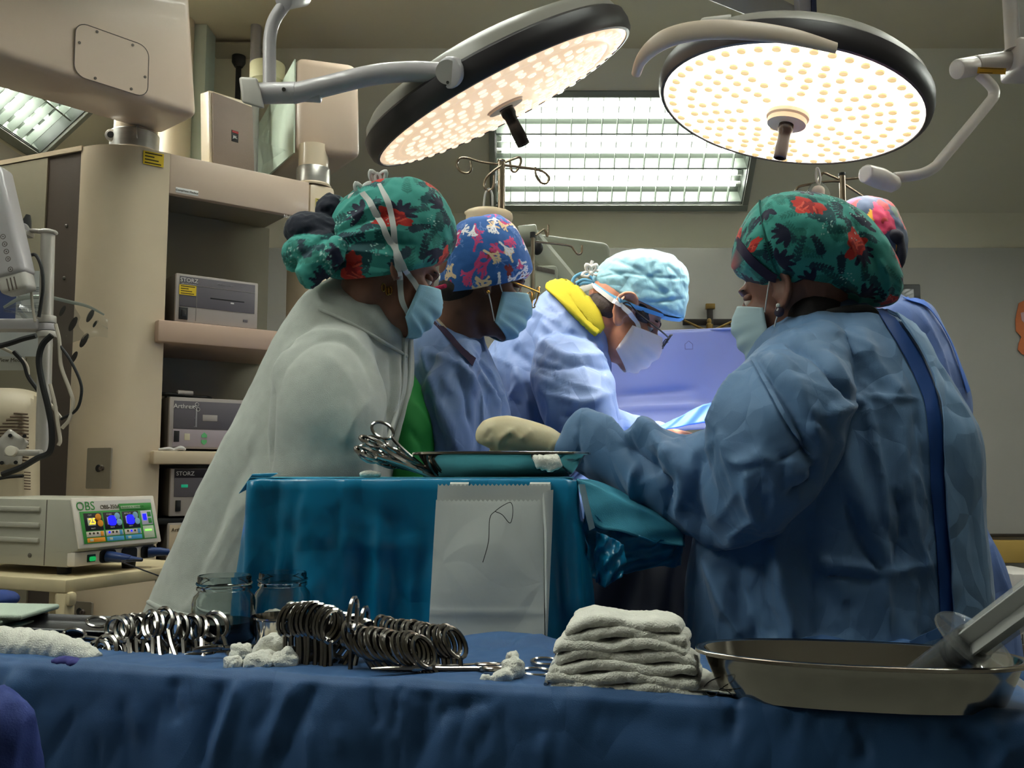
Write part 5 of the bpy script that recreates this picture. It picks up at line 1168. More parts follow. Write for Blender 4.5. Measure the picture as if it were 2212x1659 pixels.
ob('yellow_towel', drapify(strip_on(raycaster(join(BODY[w3], g)), [(1190, 616), (1222, 604), (1254, 634), (1280, 676), (1293, 712)], [(1186, 634), (1206, 652), (1236, 684), (1262, 712), (1280, 728)], .014, 12, 30, .012), .002, 16), pm('yellow_towel_cloth', (188, 176, 34), .85, var=.05, bump=.3, bscale=600), w3, sharp=0)
# ------------------------------------------------------------------ woman with her back to the camera
sk4 = skin_mat('skin_brown_mid', (128, 88, 74))
H4 = head_frame(at(1716, 642, 1.68), (-.79, .60, -.12))
T4 = [((1690, 688), (1880, 664), 1.66, .05), ((1648, 715), (1935, 690), 1.65, .085), ((1615, 765), (1995, 760), 1.64, .115), ((1592, 840), (2052, 845), 1.63, .135), ((1575, 930), (2104, 940), 1.62, .15), ((1540, 1040), (2113, 1040), 1.62, .16), ((1505, 1150), (2118, 1140), 1.62, .165),
      ((1482, 1260), (2130, 1260), 1.62, .17), ((1480, 1400), (2140, 1400), 1.62, .18), ((1470, 1560), (2150, 1560), 1.62, .19), ((1462, 1750), (2160, 1750), 1.62, .2)]
A4 = [((1640, 745), (1800, 725), 1.56, .06), ((1580, 815), (1828, 790), 1.51, .085), ((1540, 885), (1835, 870), 1.48, .09), ((1528, 950), (1815, 960), 1.47, .09), ((1540, 1030), (1770, 1060), 1.47, .085), ((1570, 1110), (1700, 1125), 1.48, .07)]
B4 = [((1740, 930), (1690, 1120), 1.49, .07), ((1650, 925), (1620, 1172), 1.50, .085), ((1545, 922), (1545, 1172), 1.54, .085), ((1478, 938), (1480, 1152), 1.585, .08), ((1425, 925), (1435, 1126), 1.62, .078), ((1388, 906), (1395, 1102), 1.645, .072), ((1345, 936), (1355, 1078), 1.67, .066),
      ((1305, 900), (1318, 1056), 1.70, .062), ((1262, 882), (1275, 1034), 1.72, .058), ((1228, 905), (1236, 1010), 1.735, .05), ((1208, 945), (1212, 990), 1.745, .034)]
w4, H4b = person('person in a blue gown and baggy floral cap, seen from behind, reaching over the table', H4, 1.03, sk4,
    [rail(T4, sc=.8), rail(A4, sc=.66), rail(B4[:9], sc=.6), tube([L(H4, -.03, 0, -.05), at(1745, 710, 1.68)], [.055, .062], 18)],
    (.56, 1.66), (.57, 1.64, .82), m_scrub)
g = fuse(join(rail(T4, 56, 8), rail(A4, 40, 8), rail(B4, 36, 8)), .0052, 4)
g = folds(g, [([(1868, 858), (1888, 960), (1908, 1080), (1912, 1240), (1918, 1410)], .007, 0.0105), ([(1868, 858), (1930, 862), (1985, 860)], .004, 0.0045), ([(1770, 1218), (1850, 1225), (1910, 1240)], .008, 0.0090), ([(1775, 1240), (1850, 1248), (1905, 1250)], .008, -0.0090),
    ([(1915, 1245), (1960, 1228), (2010, 1222)], .008, 0.0075), ([(1690, 740), (1760, 770), (1820, 840), (1845, 880)], .012, -0.0150), ([(1640, 780), (1700, 870), (1740, 950), (1760, 1000)], .014, -0.0150), ([(1670, 765), (1730, 860), (1770, 950)], .014, 0.0150),
    ([(1780, 900), (1830, 880), (1862, 862)], .012, 0.0150), ([(1760, 1000), (1760, 1040), (1700, 1070)], .012, -0.0180), ([(1700, 840), (1740, 900), (1790, 925)], .010, -0.0090), ([(1600, 800), (1560, 870), (1535, 930)], .012, 0.0150),
    ([(1350, 950), (1380, 985), (1440, 1040), (1435, 1110)], .012, -0.0210), ([(1385, 910), (1420, 950), (1455, 1010)], .012, 0.0210), ([(1300, 900), (1345, 945), (1400, 935)], .012, 0.0150), ([(1250, 900), (1245, 960), (1260, 1020)], .012, -0.0120),
    ([(1375, 1000), (1370, 1060), (1390, 1090)], .009, 0.0135), ([(1450, 960), (1480, 1040), (1470, 1120)], .014, 0.0180), ([(1520, 960), (1500, 1060), (1520, 1150)], .016, -0.0150), ([(1560, 940), (1590, 1000), (1700, 990)], .012, 0.0120),
    ([(1615, 1010), (1620, 1080), (1650, 1150)], .010, 0.0120), ([(1695, 1000), (1695, 1030), (1688, 1065)], .005, -0.0075), ([(1600, 1015), (1700, 985), (1750, 960)], .008, -0.0105), ([(1470, 1110), (1540, 1170), (1610, 1160)], .016, 0.0150),
    ([(1525, 1190), (1560, 1290), (1620, 1400)], .018, 0.0210), ([(1580, 1190), (1600, 1290), (1650, 1410)], .022, -0.0210), ([(1670, 1140), (1690, 1280), (1725, 1400)], .022, 0.0210), ([(1740, 1120), (1760, 1280), (1770, 1400)], .03, -0.0210), ([(1640, 1180), (1655, 1300), (1690, 1400)], .014, -0.0150),
    ([(1830, 1090), (1870, 1180), (1905, 1240)], .009, -0.0120), ([(1800, 930), (1850, 1060), (1880, 1160)], .02, 0.0120), ([(1950, 930), (1960, 1060), (1985, 1170), (2012, 1240)], .010, 0.0105), ([(1935, 1060), (1950, 1130), (1935, 1220)], .008, -0.0105), ([(1985, 880), (2000, 1000), (2015, 1150)], .012, -0.0090),
    ([(1840, 700), (1900, 800), (1960, 860)], .02, 0.0090), ([(1720, 700), (1800, 720), (1860, 800)], .03, 0.0120)])
g = folds(drapify(drapify(g, .004, 5.5, (1, 1, .5), 6.), .0022, 15, (1, 1, .5), 2.), rand_creases(34, 1860, 2020, 880, 1380, (60, 105), (50, 170), (.004, .007), .0035, 3)+rand_creases(30, 1520, 1860, 1210, 1400, (50, 100), (60, 160), (.007, .012), .0032, 24)+rand_creases(34, 1270, 1750, 930, 1150, (30, 150), (30, 90), (.004, .008), .0045, 5)+rand_creases(16, 1640, 1900, 720, 860, (20, 70), (40, 130), (.005, .010), .004, 6))
ob('gown', g, m_gown, w4, sharp=0); cg4 = raycaster(g)
ob('back_gap', strip_on(cg4, [(1893, 672), (1958, 782), (2000, 890), (2010, 1050), (2022, 1200), (2034, 1420)], [(1916, 668), (1992, 780), (2028, 890), (2036, 1050), (2052, 1250), (2058, 1420)], .003, 5, 50), m_gdark, w4)
ob('back_flap', drapify(strip_on(cg4, [(1915, 666), (1990, 780), (2024, 890), (2032, 1050), (2046, 1250), (2054, 1420)], [(1965, 690), (2046, 845), (2097, 945), (2108, 1100), (2121, 1250), (2131, 1420)], .011, 14, 60, .002), .003, 14, (1, 1, .25), 2.), pm('light_blue_gown_flap', (116, 152, 190), .6, var=.05, bump=.1, bscale=900, crumple=(13, .5, .03)), w4)
ob('sleeve_seam', strip_on(cg4, [(1622, 775), (1655, 840), (1700, 920), (1745, 985)], [(1630, 773), (1663, 838), (1707, 917), (1752, 982)], .003, 3, 24), m_gown, w4)
ob('waist_tie', strip_on(cg4, [(1720, 1376), (1820, 1380), (1920, 1398), (1980, 1372), (2040, 1345)], [(1720, 1390), (1820, 1396), (1920, 1412), (1985, 1390), (2042, 1368)], .010, 4, 30), pm('tie_blue', (70, 112, 168), .6), w4)
q = cg4(1925, 1402); q = q[0] if q else at(1925, 1402, 1.45)
ob('tie_knot', fuse(join(ell(q, (.022, .014, .012)), ell(q+V3(.02, 0, .006), (.018, .01, .01))), .004, 2), MATS['tie_blue'], w4, sharp=0)
ob('neck_tie', tube(smooth_path([at(1770, 676, 1.60), at(1830, 668, 1.58), at(1880, 668, 1.58), at(1905, 690, 1.58)], 4), [.004, .007, .007, .003], 8, flat=((0, 1, 0), .5)), m_blk, w4)
# gloved hand and cuff
gh = fuse(join(tube(smooth_path([at(1212, 968, 1.745), at(1180, 955, 1.75), at(1140, 948, 1.755), at(1095, 942, 1.755), at(1062, 945, 1.75), at(1050, 965, 1.75)], 4), [.022, .030, .036, .040, .036, .020], 18, flat=((0, 1, 0), .75)),
    hand_shapes(at(1085, 965, 1.755), (-.35, .25, -.9), (-.8, -.5, .3), -1, .95, .35)), .004, 4)
gh = folds(gh, [([(1200, 950), (1192, 965), (1190, 985)], .004, .003), ([(1110, 925), (1080, 950), (1075, 985)], .006, .004), ([(1150, 930), (1120, 950)], .008, .003), ([(1060, 930), (1050, 950)], .006, -.003)])
ob('glove', gh, m_glove, w4, sharp=0)
fpr4 = fpr
C4 = [((1936, 598), (1944, 640), 1.66, .02), ((1908, 545), (1922, 660), 1.66, .065), ((1862, 482), (1866, 660), 1.66, .098), ((1800, 438), (1795, 652), 1.66, .115), ((1732, 422), (1735, 645), 1.66, .12), ((1674, 424), (1684, 634), 1.66, .115), ((1634, 440), (1640, 616), 1.66, .10), ((1604, 488), (1606, 594), 1.66, .078), ((1594, 528), (1593, 580), 1.66, .05)]
c4o, c4v = cap_obj(w4, C4, fpr4, fl=[([(1640, 430), (1650, 500), (1690, 600), (1720, 640)], .004, .003), ([(1790, 460), (1850, 560), (1880, 640)], .016, -.008), ([(1840, 470), (1890, 560), (1925, 630)], .012, .006), ([(1720, 600), (1800, 640), (1870, 640)], .012, .007), ([(1830, 600), (1860, 630), (1850, 655)], .010, -.010), ([(1900, 560), (1920, 610), (1905, 650)], .008, -.008)], seed=7.)
cc4 = raycaster(c4v)
ob('cap_band', strip_on(cc4, [(1597, 512), (1625, 548), (1660, 580), (1680, 592)], [(1595, 538), (1620, 570), (1655, 600), (1676, 608)], .003, 4, 20), pm('plum_band', (46, 38, 62), .8), w4)
ob('cap_seam', strip_on(cc4, [(1640, 432), (1648, 500), (1668, 570), (1700, 630)], [(1643, 432), (1651, 500), (1671, 569), (1703, 629)], .002, 2, 24), pm('seam_teal', (30, 100, 92), .8), w4)
ob('nape_hair', xf(H4b, fuse(join(ell((-.035, 0, -.045), (.05, .07, .05))), .004, 2)), m_hair, w4, sharp=0)
ob('mask', mask_vf(H4b, .98, -.005), pm('mask_pale_blue', (176, 200, 206), .7, var=.03), w4, sharp=0)
ob('ear_loop', xf(H4b, tube(smooth_path([(.032, .069, -.03), (.018, .080, .0), (.006, .085, .03)], 4), .0014, 6)), m_strap, w4)
ob('ear_loop', xf(H4b, tube(smooth_path([(.032, .066, -.09), (.012, .080, -.055), (.0, .086, -.036)], 4), .0014, 6)), m_strap, w4)
er = ob('earring', xf(H4b, ell((-.001, .090, -.040), (.009, .005, .009), 12, 8)), pm('dark_gem', (60, 52, 66), .1), w4); ob('setting', xf(H4b, ell((-.001, .091, -.029), (.004, .003, .004), 8, 6)), m_maskw, er)
# ------------------------------------------------------------------ person behind her
H5 = head_frame(at(1862, 535, 2.30), (-.7, .65, -.25))
T5 = [((1760, 662), (1960, 648), 2.3, .06), ((1720, 690), (2010, 668), 2.3, .11), ((1690, 760), (2052, 760), 2.3, .14), ((1680, 860), (2088, 852), 2.3, .155), ((1680, 960), (2092, 930), 2.3, .16), ((1680, 1060), (2096, 1060), 2.3, .16), ((1690, 1140), (2122, 1145), 2.3, .17), ((1690, 1250), (2166, 1240), 2.3, .18), ((1690, 1420), (2196, 1420), 2.3, .19), ((1690, 1600), (2205, 1600), 2.3, .2)]
w5, H5b = person('person in a patchwork-print cap and blue gown, mostly hidden behind the floral cap', H5, 1.03, sk4,
    [rail(T5, sc=.8), tube([L(H5, -.03, 0, -.05), at(1880, 680, 2.3)], [.055, .062], 18), tube([at(1740, 740, 2.35), at(1680, 860, 2.4), at(1600, 915, 2.45)], [.045, .04, .03], 14), hand_shapes(at(1590, 925, 2.46), (-.8, .3, -.3), (0, -.2, 1), -1, 1., .5)],
    (.95, 2.34), (.95, 2.3, .84), m_scrub)
g = fuse(rail(T5, 48), .007, 4)
g = folds(g, [([(1985, 670), (2030, 760), (2060, 870)], .010, .008), ([(2000, 720), (2020, 800), (2030, 880)], .012, -.008), ([(2130, 1160), (2150, 1220), (2190, 1330)], .012, .010)])
ob('gown', drapify(g, .003, 9, (1, 1, .4), 12.), m_gown3, w5, sharp=0); cg5 = raycaster(g)
ob('sleeve', fuse(tube(smooth_path([at(1760, 720, 2.33), at(1690, 850, 2.38), at(1610, 912, 2.44)], 5), [.085, .07, .055], 18), .007, 3), m_gown3, w5, sharp=0)
ob('collar_edge', strip_on(cg5, [(1960, 652), (2005, 672), (2050, 745), (2084, 850)], [(1950, 648), (1990, 650), (2046, 730), (2090, 845)], .006, 4, 24), pm('bright_blue_edge', (58, 110, 206), .6), w5)
C5 = [((1845, 430), (1885, 428), 2.3, .03), ((1800, 450), (1926, 455), 2.3, .08), ((1782, 495), (1947, 500), 2.3, .10), ((1782, 545), (1955, 540), 2.3, .10), ((1795, 585), (1948, 572), 2.3, .09)]
cap_obj(w5, C5, patch_print(4), 200, 24, name='scrub_cap', seed=5.)
ob('cap_gather', drapify(fuse(join(ell(at(1935, 545, 2.24), (.022, .03, .05)), ell(at(1925, 512, 2.22), (.03, .02, .022))), .004, 3), .003, 30), pm('navy_gather', (24, 24, 42), .8), w5, sharp=0)
q = at(1910, 479, 2.205); ob('cap_button', xf(frame(q, (1, .3, 0), (0, 0, 1)), lathe([(.0105, 0), (.0105, .003), (.008, .004), (.001, .004)], 16)), pm('button_red', (178, 60, 64), .4), w5)
ob('mask', mask_vf(H5b), m_mask, w5, sharp=0)
# ------------------------------------------------------------------ arm at the very right edge is left to the room; operating field
m_dr = pm('patient_drape', (120, 150, 214), .6, var=.05, bump=.1, bscale=900)
ot = thing('operating_table', 'operating table hidden under blue surgical drapes', 'operating table', (.42, 2.45, 0))
ob('table_top', rbox(.14, .70, 1.95, 3.3, .86, .92, .01), m_blk, ot); ob('pedestal', rbox(.28, .56, 2.3, 2.8, .06, .86, .02), m_alu, ot); ob('base', rbox(.2, .64, 2.1, 3.0, 0, .08, .02), m_alu, ot)
def mound(U, W):
    x = .05+.74*U; y = 1.88+1.3*W; ang = (U-.5)*2
    z = .93+.25*np.clip(1-ang**2, 0, 1)**.7*np.clip(np.minimum(W*6, 1), 0, 1)
    side = np.clip((np.abs(ang)-.82)/.18, 0, 1); z = z-.45*side; x = np.where(U < .5, x+.06*side, x-.06*side); fr = np.clip(1-W*9, 0, 1); z = z-.4*fr; y = y+.09*fr
    return np.stack((x, y, z), -1)
md = grid(mound, 70, 90); md = drapify(md, .012, 7, (1, 1, 1), 4.)
ob('patient_drape', thick(md, .003), m_dr, None, sharp=0, cat='drape', label='blue drape heaped over the patient between the gowned people')
def screen(U, W):
    P = np.empty(U.shape+(3,))
    for i in np.ndindex(U.shape):
        u, v = U[i], W[i]; P[i] = at(1250+u*520, np.interp(u, (0, 1), (724, 702))+v*215, 2.95+.012*math.sin(u*11+v*2)+.02*v*math.sin(u*7)-(.0 if v < .74 else .05*(v-.74)/.26))
    return P
sc_ = grid(screen, 60, 40); sc_ = folds(sc_, [([(1330, 855), (1420, 848), (1500, 842)], .012, .012), ([(1320, 884), (1420, 880), (1520, 876)], .010, -.02)])
an = thing('anaesthesia_screen', 'lit lavender drape hung as a screen behind the surgeon', 'drape', at(1500, 930, 2.95))
ob('sheet', thick(drapify(sc_, .003, 6, (1, 1, .3), 1.), .002), pm('screen_drape', (150, 164, 220), .65, var=.03, bump=.08, bscale=800), an, sharp=0)
ob('sheet_hem', tube(smooth_path([at(1250, 724, 2.95), at(1510, 713, 2.95), at(1770, 702, 2.95)], 6), .004, 8), MATS['screen_drape'], an)
ob('printed_mark', xf(frame(at(1488, 746, 2.925), (1, 0, 0), (0, 0, 1)), join(tube([(-.012, -.012, 0), (-.012, .004, 0), (0, .014, 0), (.012, .004, 0), (.012, -.012, 0), (-.012, -.012, 0)], .0009, 5))), pm('faint_mark', (110, 110, 160), .7), an)
tw = thing('blue_towel', 'bright blue corner of a surgical towel under the lamp', 'towel', at(1500, 930, 2.3))
def towel(U, W):
    P = np.empty(U.shape+(3,))
    for i in np.ndindex(U.shape):
        u, v = U[i], W[i]; P[i] = at(1425+u*110, np.interp(u, (0, .85, 1), (922, 874, 870))+v*np.interp(u, (0, 1), (8, 44)), 2.30+.15*u-.04*v+.006*math.sin(u*14+v*5))
    return P
ob('cloth', thick(grid(towel, 26, 12), .003), pm('bright_blue_towel', (70, 118, 228), .6, var=.05), tw, sharp=0)
# ================================================================== near instrument table
ZT = .86
def tp(px, py, z=ZT+.003):
    r = at(px, py, 1.0)-V3(0, 0, CAMZ); return V3(0, 0, CAMZ)+r*((z-CAMZ)/r[2])
tA, tB = tp(0, 1437, ZT), tp(2100, 1556, ZT); tx = nrm((tB-tA)*V3(1, 1, 0)); ty = V3(-tx[1], tx[0], 0)
o_ = tA-tx*.12; TL = float(np.linalg.norm(tB-tA)+.26); TD = .31
MTb = frame(o_, tx, ty, (0, 0, 1))
m_drape = pm('navy_blue_drape', (46, 88, 138), .6, var=.06, vscale=6, bump=.15, bscale=900, sheen=.1, crumple=(8, .35, .03))
tb = thing('instrument_table', 'long instrument table covered by a dark blue drape in front', 'table', L(MTb, TL/2, TD/2, -ZT))
ob('table_top', xf(MTb, rbox(.02, TL-.02, .02, TD-.02, -.035, -.012, .005)), m_alu, tb)
for x in (.06, TL-.06):
    for y in (.05, TD-.05): ob('leg', xf(MTb, cyl((x, y, -ZT), (x, y, -.03), .014, n=12)), m_alu, tb)
def drape_fn(U, W):
    x = U*TL; n = np.interp(W, (0, .22, .26, .30, .58, .62, .655, .68, .72, 1), (0, 1, 2, 3, 4, 5, 6, 7, 8, 9))
    y = np.interp(n, range(10), (TD+.03, TD+.012, TD+.004, TD-.02, .02, .004, -.006, -.012, -.018, -.04))
    z = np.interp(n, range(10), (-.42, -.06, -.012, 0, .007, .009, .001, -.016, -.055, -.52))
    s = np.clip((W-.66)/.34, 0, 1)
    y = y+s*(.018*np.sin(x*23+1.5*np.sin(x*7))+.012*np.sin(x*41+s*2)+.02*np.sin(x*9+1))*np.clip(s*2.2, 0, 1)
    top = (W > .3)*(W < .62); z = z+top*.002*np.sin(x*31+W*20)
    # crumpled hump towards the back
    z = z+.020*np.exp(-((x-.72)/.085)**2-((W-.33)/.045)**2)+.008*np.exp(-((x-.15)/.1)**2-((W-.32)/.05)**2)
    # right end drops away
    e = np.clip((U-.945)/.055, 0, 1); z = z-.05*e**2*(W > .3)
    return np.stack((x, y, z), -1)
dv = xf(MTb, grid(drape_fn, 330, 130))
dv = folds(dv, [([(480, 1468), (455, 1560), (430, 1655)], .012, .010), ([(520, 1466), (490, 1560), (455, 1655)], .010, -.010), ([(690, 1470), (640, 1560), (600, 1655)], .012, .008), ([(640, 1470), (600, 1560), (565, 1655)], .012, -.007), ([(800, 1470), (812, 1540), (806, 1560)], .010, .007),
    ([(930, 1485), (915, 1560), (900, 1655)], .014, .008), ([(380, 1460), (372, 1520), (385, 1560)], .010, .007), ([(1060, 1510), (1000, 1525), (930, 1545)], .008, .005), ([(1250, 1545), (1400, 1560), (1600, 1600)], .02, .005), ([(2060, 1560), (2110, 1605), (2160, 1640)], .012, .014), ([(2140, 1560), (2150, 1600), (2180, 1650)], .014, -.012),
    ([(1880, 1560), (1875, 1600), (1890, 1655)], .02, .006), ([(2010, 1560), (2000, 1600)], .012, .006), ([(30, 1450), (35, 1550), (60, 1655)], .012, -.012), ([(1020, 1385), (1060, 1395), (1120, 1390)], .008, .008), ([(1090, 1400), (1150, 1380), (1200, 1378)], .008, -.006), ([(1180, 1390), (1220, 1405)], .008, .007)])
dv = folds(drapify(dv, .0022, 16, (1, 1, .6), 2.), rand_creases(40, 60, 2150, 1480, 1650, (70, 125), (40, 160), (.004, .009), .004, 12)+rand_creases(16, 300, 1250, 1385, 1440, (-30, 30), (30, 80), (.004, .008), .003, 13))
ob('drape', thick(dv, .002), m_drape, tb, sharp=0)
# ---- clamps
m_steel = pm('instrument_steel', (156, 152, 148), .18, metal=1., var=.06, vscale=40)
def half(s):
    """one half of a ring-handled clamp: ring, shank, jaw. x to the tip, z across"""
    ring = tube([(.0-.0155*math.cos(a)*1.15, s*.0006, s*.021+.0118*math.sin(a)) for a in np.linspace(0, 2*PI, 18, endpoint=False)], .0026, 6, closed=True)
    sh = tube(smooth_path([(.016, s*.0006, s*.019), (.035, s*.0006, s*.012), (.060, s*.0008, s*.006), (.088, 0, 0), (.098, 0, -s*.002), (.120, 0, -s*.0022), (.142, 0, -s*.0012)], 3), [.003, .0028, .0028, .0034, .0032, .0024, .0012], 6)
    return join(ring, sh)
clamp_me = {}
def clamp(ctr, d, s, label, group, sc=1.0, name='clamp'):
    M = frame(ctr, d, np.cross(nrm(np.asarray(s, float)), nrm(d)), None); x = nrm(d); z = nrm(np.asarray(s, float)-x*np.dot(s, x)); y = np.cross(z, x)
    M = np.eye(4); M[:3, 0] = x*sc; M[:3, 1] = y*sc; M[:3, 2] = z*sc; M[:3, 3] = ctr
    t = bpy.data.objects.new(name, None); COL.objects.link(t); t.matrix_world = Matrix(M.tolist()); t.empty_display_size = .02; put(t, 'surgical clamp', label, group)
    for nm, key, vf in (('handle_half', 'a', lambda: half(1)), ('handle_half', 'b', lambda: half(-1)), ('box_joint', 'c', lambda: rbox(.083, .096, -.0035, .0035, -.0045, .0045, .0015)),
                        ('ratchet', 'd', lambda: join(rbox(.026, .031, .001, .003, -.0145, .002, .0006)))):
        if key not in clamp_me:
            o = ob(nm, vf(), m_steel); o.data.transform(Matrix.Translation(o.location)); o.location = (0, 0, 0); clamp_me[key] = o.data
        else: o = bpy.data.objects.new(nm, clamp_me[key]); COL.objects.link(o)
        o.parent = t
    return t
rnd = random.Random(5)
ORD = ('first', 'second', 'third', 'fourth', 'fifth', 'sixth', 'seventh', 'eighth', 'ninth', 'tenth', 'eleventh', 'twelfth', 'thirteenth', 'fourteenth', 'fifteenth')
def jit(v, a): return nrm(np.asarray(v, float)+np.array([rnd.uniform(-a, a) for _ in range(3)]))
for i in range(15):
    f = i/14; px = 222+f*212+rnd.uniform(-3, 3); py = 1390-8*math.sin(f*3)+rnd.uniform(-7, 7)
    clamp(at(px, py, 1.27-.03*f), jit((.58, -.60, -.50), .14), jit((.05, .50, .86), .14), ORD[i]+' steel clamp from the gauze roll in the row behind the cotton tufts', 'clamps in the row by the dark jar', 1.22)
for i in range(10):
    f = i/9; px = 662+f*92+rnd.uniform(-3, 3); py = 1352-10*math.sin(f*2.8)+rnd.uniform(-4, 4)+14*f
    clamp(at(px, py, 1.18-.02*f), jit((-.22, -.36, -.86), .05), jit((.62, .45, .18), .06), ORD[i]+' upright steel clamp from the metal bowl in the tall cluster', 'upright clamps beside the metal bowl', 1.12)
clamp(at(775, 1338, 1.16), jit((-.05, -.36, -.9), .02), jit((.2, .95, .0), .03), 'single steel clamp with its ring standing up between the two clusters', None, 1.15)
for i in range(14):
    f = i/13; px = 800+f*150+rnd.uniform(-2, 2); py = 1372+26*f+rnd.uniform(-4, 4)
    clamp(at(px, py, 1.16-.03*f), jit((.40, -.36, -.80), .04), jit((.42, .70, .45), .05), ORD[i]+' steel clamp of the slanting row, counted towards the paper bag', 'slanting row of clamps in front of the paper bag', 1.12)
clamp(tp(1062, 1452)+V3(0, 0, .006), (-.97, -.22, .03), (.2, -.97, .12), 'steel scissors lying flat beside the cotton tuft', None, 1.0, 'scissors')
clamp(tp(1170, 1452)+V3(0, 0, .006), (.95, -.3, -.02), (.3, .94, .12), 'steel clamp lying flat, half under the sponge stack', None, 1.0)
clamp(tp(185, 1385)+V3(0, 0, .018), (.9, -.35, -.22), (.2, .9, .35), 'steel clamp lying apart beside the gauze roll, ring end to the left', None, .95)
clamp(tp(440, 1425)+V3(0, 0, .010), (.8, .55, -.02), (.5, -.8, .3), 'steel scissors resting at the end of the left clamp row', None, 1.0, 'scissors')
# ---- soft goods
m_gauze = pm('gauze_white', (240, 238, 226), .95, var=.05, vscale=60, bump=.6, bscale=500, sheen=.3)
gr = ob('gauze_roll', drapify(fuse(tube(smooth_path([at(-70, 1402, 1.24), at(0, 1400, 1.24), at(90, 1402, 1.235), at(160, 1412, 1.225), at(212, 1428, 1.215)], 6), [.027, .027, .024, .019, .010], 20), .003, 2), .0035, 42, (1.6, .6, .6), 3.), m_gauze, None, sharp=0, cat='gauze', label='long bulky roll of white gauze at the table end')
m_plum = pm('blue_violet_cloth', (56, 58, 130), .8)
ob('cloth_scrap', drapify(fuse(join(ell(tp(140, 1436)+V3(0, .0, .004), (.018, .01, .006)), ell(tp(163, 1438)+V3(0, 0, .003), (.012, .008, .005))), .002, 2), .002, 60), m_plum, None, sharp=0, cat='cloth', label='small violet-blue cloth scrap in front of the gauze roll')
ob('black_tray', thick(xf(frame(tp(120, 1375)+V3(0, .03, .004), tx, ty, (0, 0, 1)), grid(lambda U, W: np.stack(((U-.5)*.26, (W-.5)*.12, .012*np.maximum(np.abs(U-.5)*2, np.abs(W-.5)*2)**8), -1), 24, 16)), .002), pm('tray_black', (26, 26, 28), .3), None, cat='tray', label='shallow black tray behind the gauze roll')
m_tow = pm('pale_green_towel', (186, 200, 184), .9, var=.05, bump=.3, bscale=600)
for i, (dx, w_) in enumerate(((0, .120), (-.004, .112), (.003, .128))):
    q = at(10, 1352-i*13, 1.46); V_, F_ = rbox(q[0]-.10+dx, q[0]-.10+dx+w_*1.2, 1.40, 1.52, q[2], q[2]+.0085, .0038, 3)
    ob('folded_towel', (V_+np.stack((0*V_[:, 0], 0*V_[:, 0], .0015*np.sin(V_[:, 0]*60+i*2)), 1), F_), m_tow, None, cat='towel', group='folded towels', label=('pale green folded towel at the bottom of the stack', 'pale green folded towel in the middle of the stack', 'pale green folded towel on top of the stack')[i])
ob('towel_stand', rbox(at(-60, 1352, 1.46)[0], at(75, 1352, 1.46)[0], 1.415, 1.52, 0.0, at(10, 1354, 1.46)[2]-.0005, .004), m_cart, None, cat='stand', label='cream stand carrying the folded green towels')
ob('blue_bundle', drapify(fuse(join(ell(at(0, 1294, 1.75), (.032, .04, .017)), ell(at(-30, 1300, 1.75), (.04, .05, .018))), .004, 3), .002, 20), pm('royal_blue_cloth', (36, 62, 130), .7), None, sharp=0, cat='bundle', label='royal blue cloth bundle above the folded green towels')
qz = at(0, 1310, 1.75)[2]; ob('bundle_shelf', rbox(at(-60, 1300, 1.75)[0], at(30, 1300, 1.75)[0], 1.70, 1.80, 0, qz-.0005, .004), m_cart, None, cat='stand', label='cream stand under the royal blue bundle')
bb = fuse(join(tube(smooth_path([at(-30, 1500, .95), at(0, 1560, .95), at(10, 1640, .96), at(10, 1760, .97)], 5), [.02, .030, .034, .036], 18), tube(smooth_path([at(-60, 1520, .96), at(-40, 1640, .97), at(-40, 1760, .97)], 5), [.03, .04, .04], 16)), .004, 3)
bt = thing('hanging_gown', 'crumpled violet-blue cloth hanging at the near table corner', 'cloth', at(0, 1760, .96))
ob('cloth', drapify(bb, .006, 22, (1, 1, .5), 4.), pm('violet_blue_cloth', (58, 76, 150), .7, bump=.2, bscale=500), bt, sharp=0)
def tuft(pts, r, seed, label):
    S = [ell(p, (r*f, r*f, r*f*.9), 14, 9) for p, f in pts]; rr_ = random.Random(int(seed))
    for p, f in pts: S += [ell(p+r*f*.8*nrm([rr_.uniform(-1, 1), rr_.uniform(-1, 1), rr_.uniform(-.2, 1)]), (r*f*.42,)*3, 10, 7) for _ in range(7)]
    vf = fuse(join(*S), .0022, 3); ob('cotton_tuft', drapify(vf, .003, 60, (1, 1, 1), seed), m_gauze, None, sharp=0, cat='cotton', group='cotton tufts', label=label)
tuft([(tp(505, 1444)+V3(0, 0, .004), .8), (tp(520, 1430)+V3(0, 0, .010), .9)], .015, 1., 'small white cotton tuft right in front of the dark jar')
tuft([(tp(560, 1446)+V3(0, 0, .006), 1.), (tp(582, 1432)+V3(0, 0, .014), 1.15), (tp(615, 1445)+V3(0, 0, .008), .9)], .018, 4., 'larger white cotton tuft in front of the metal bowl')
tuft([(tp(1050, 1476)+V3(0, 0, .002), .5), (tp(1085, 1474)+V3(0, 0, .004), .8), (tp(1108, 1468)+V3(0, 0, .010), .95), (tp(1108, 1455)+V3(0, 0, .018), .55)], .014, 7., 'pointed white cotton tuft beside the sponge stack')
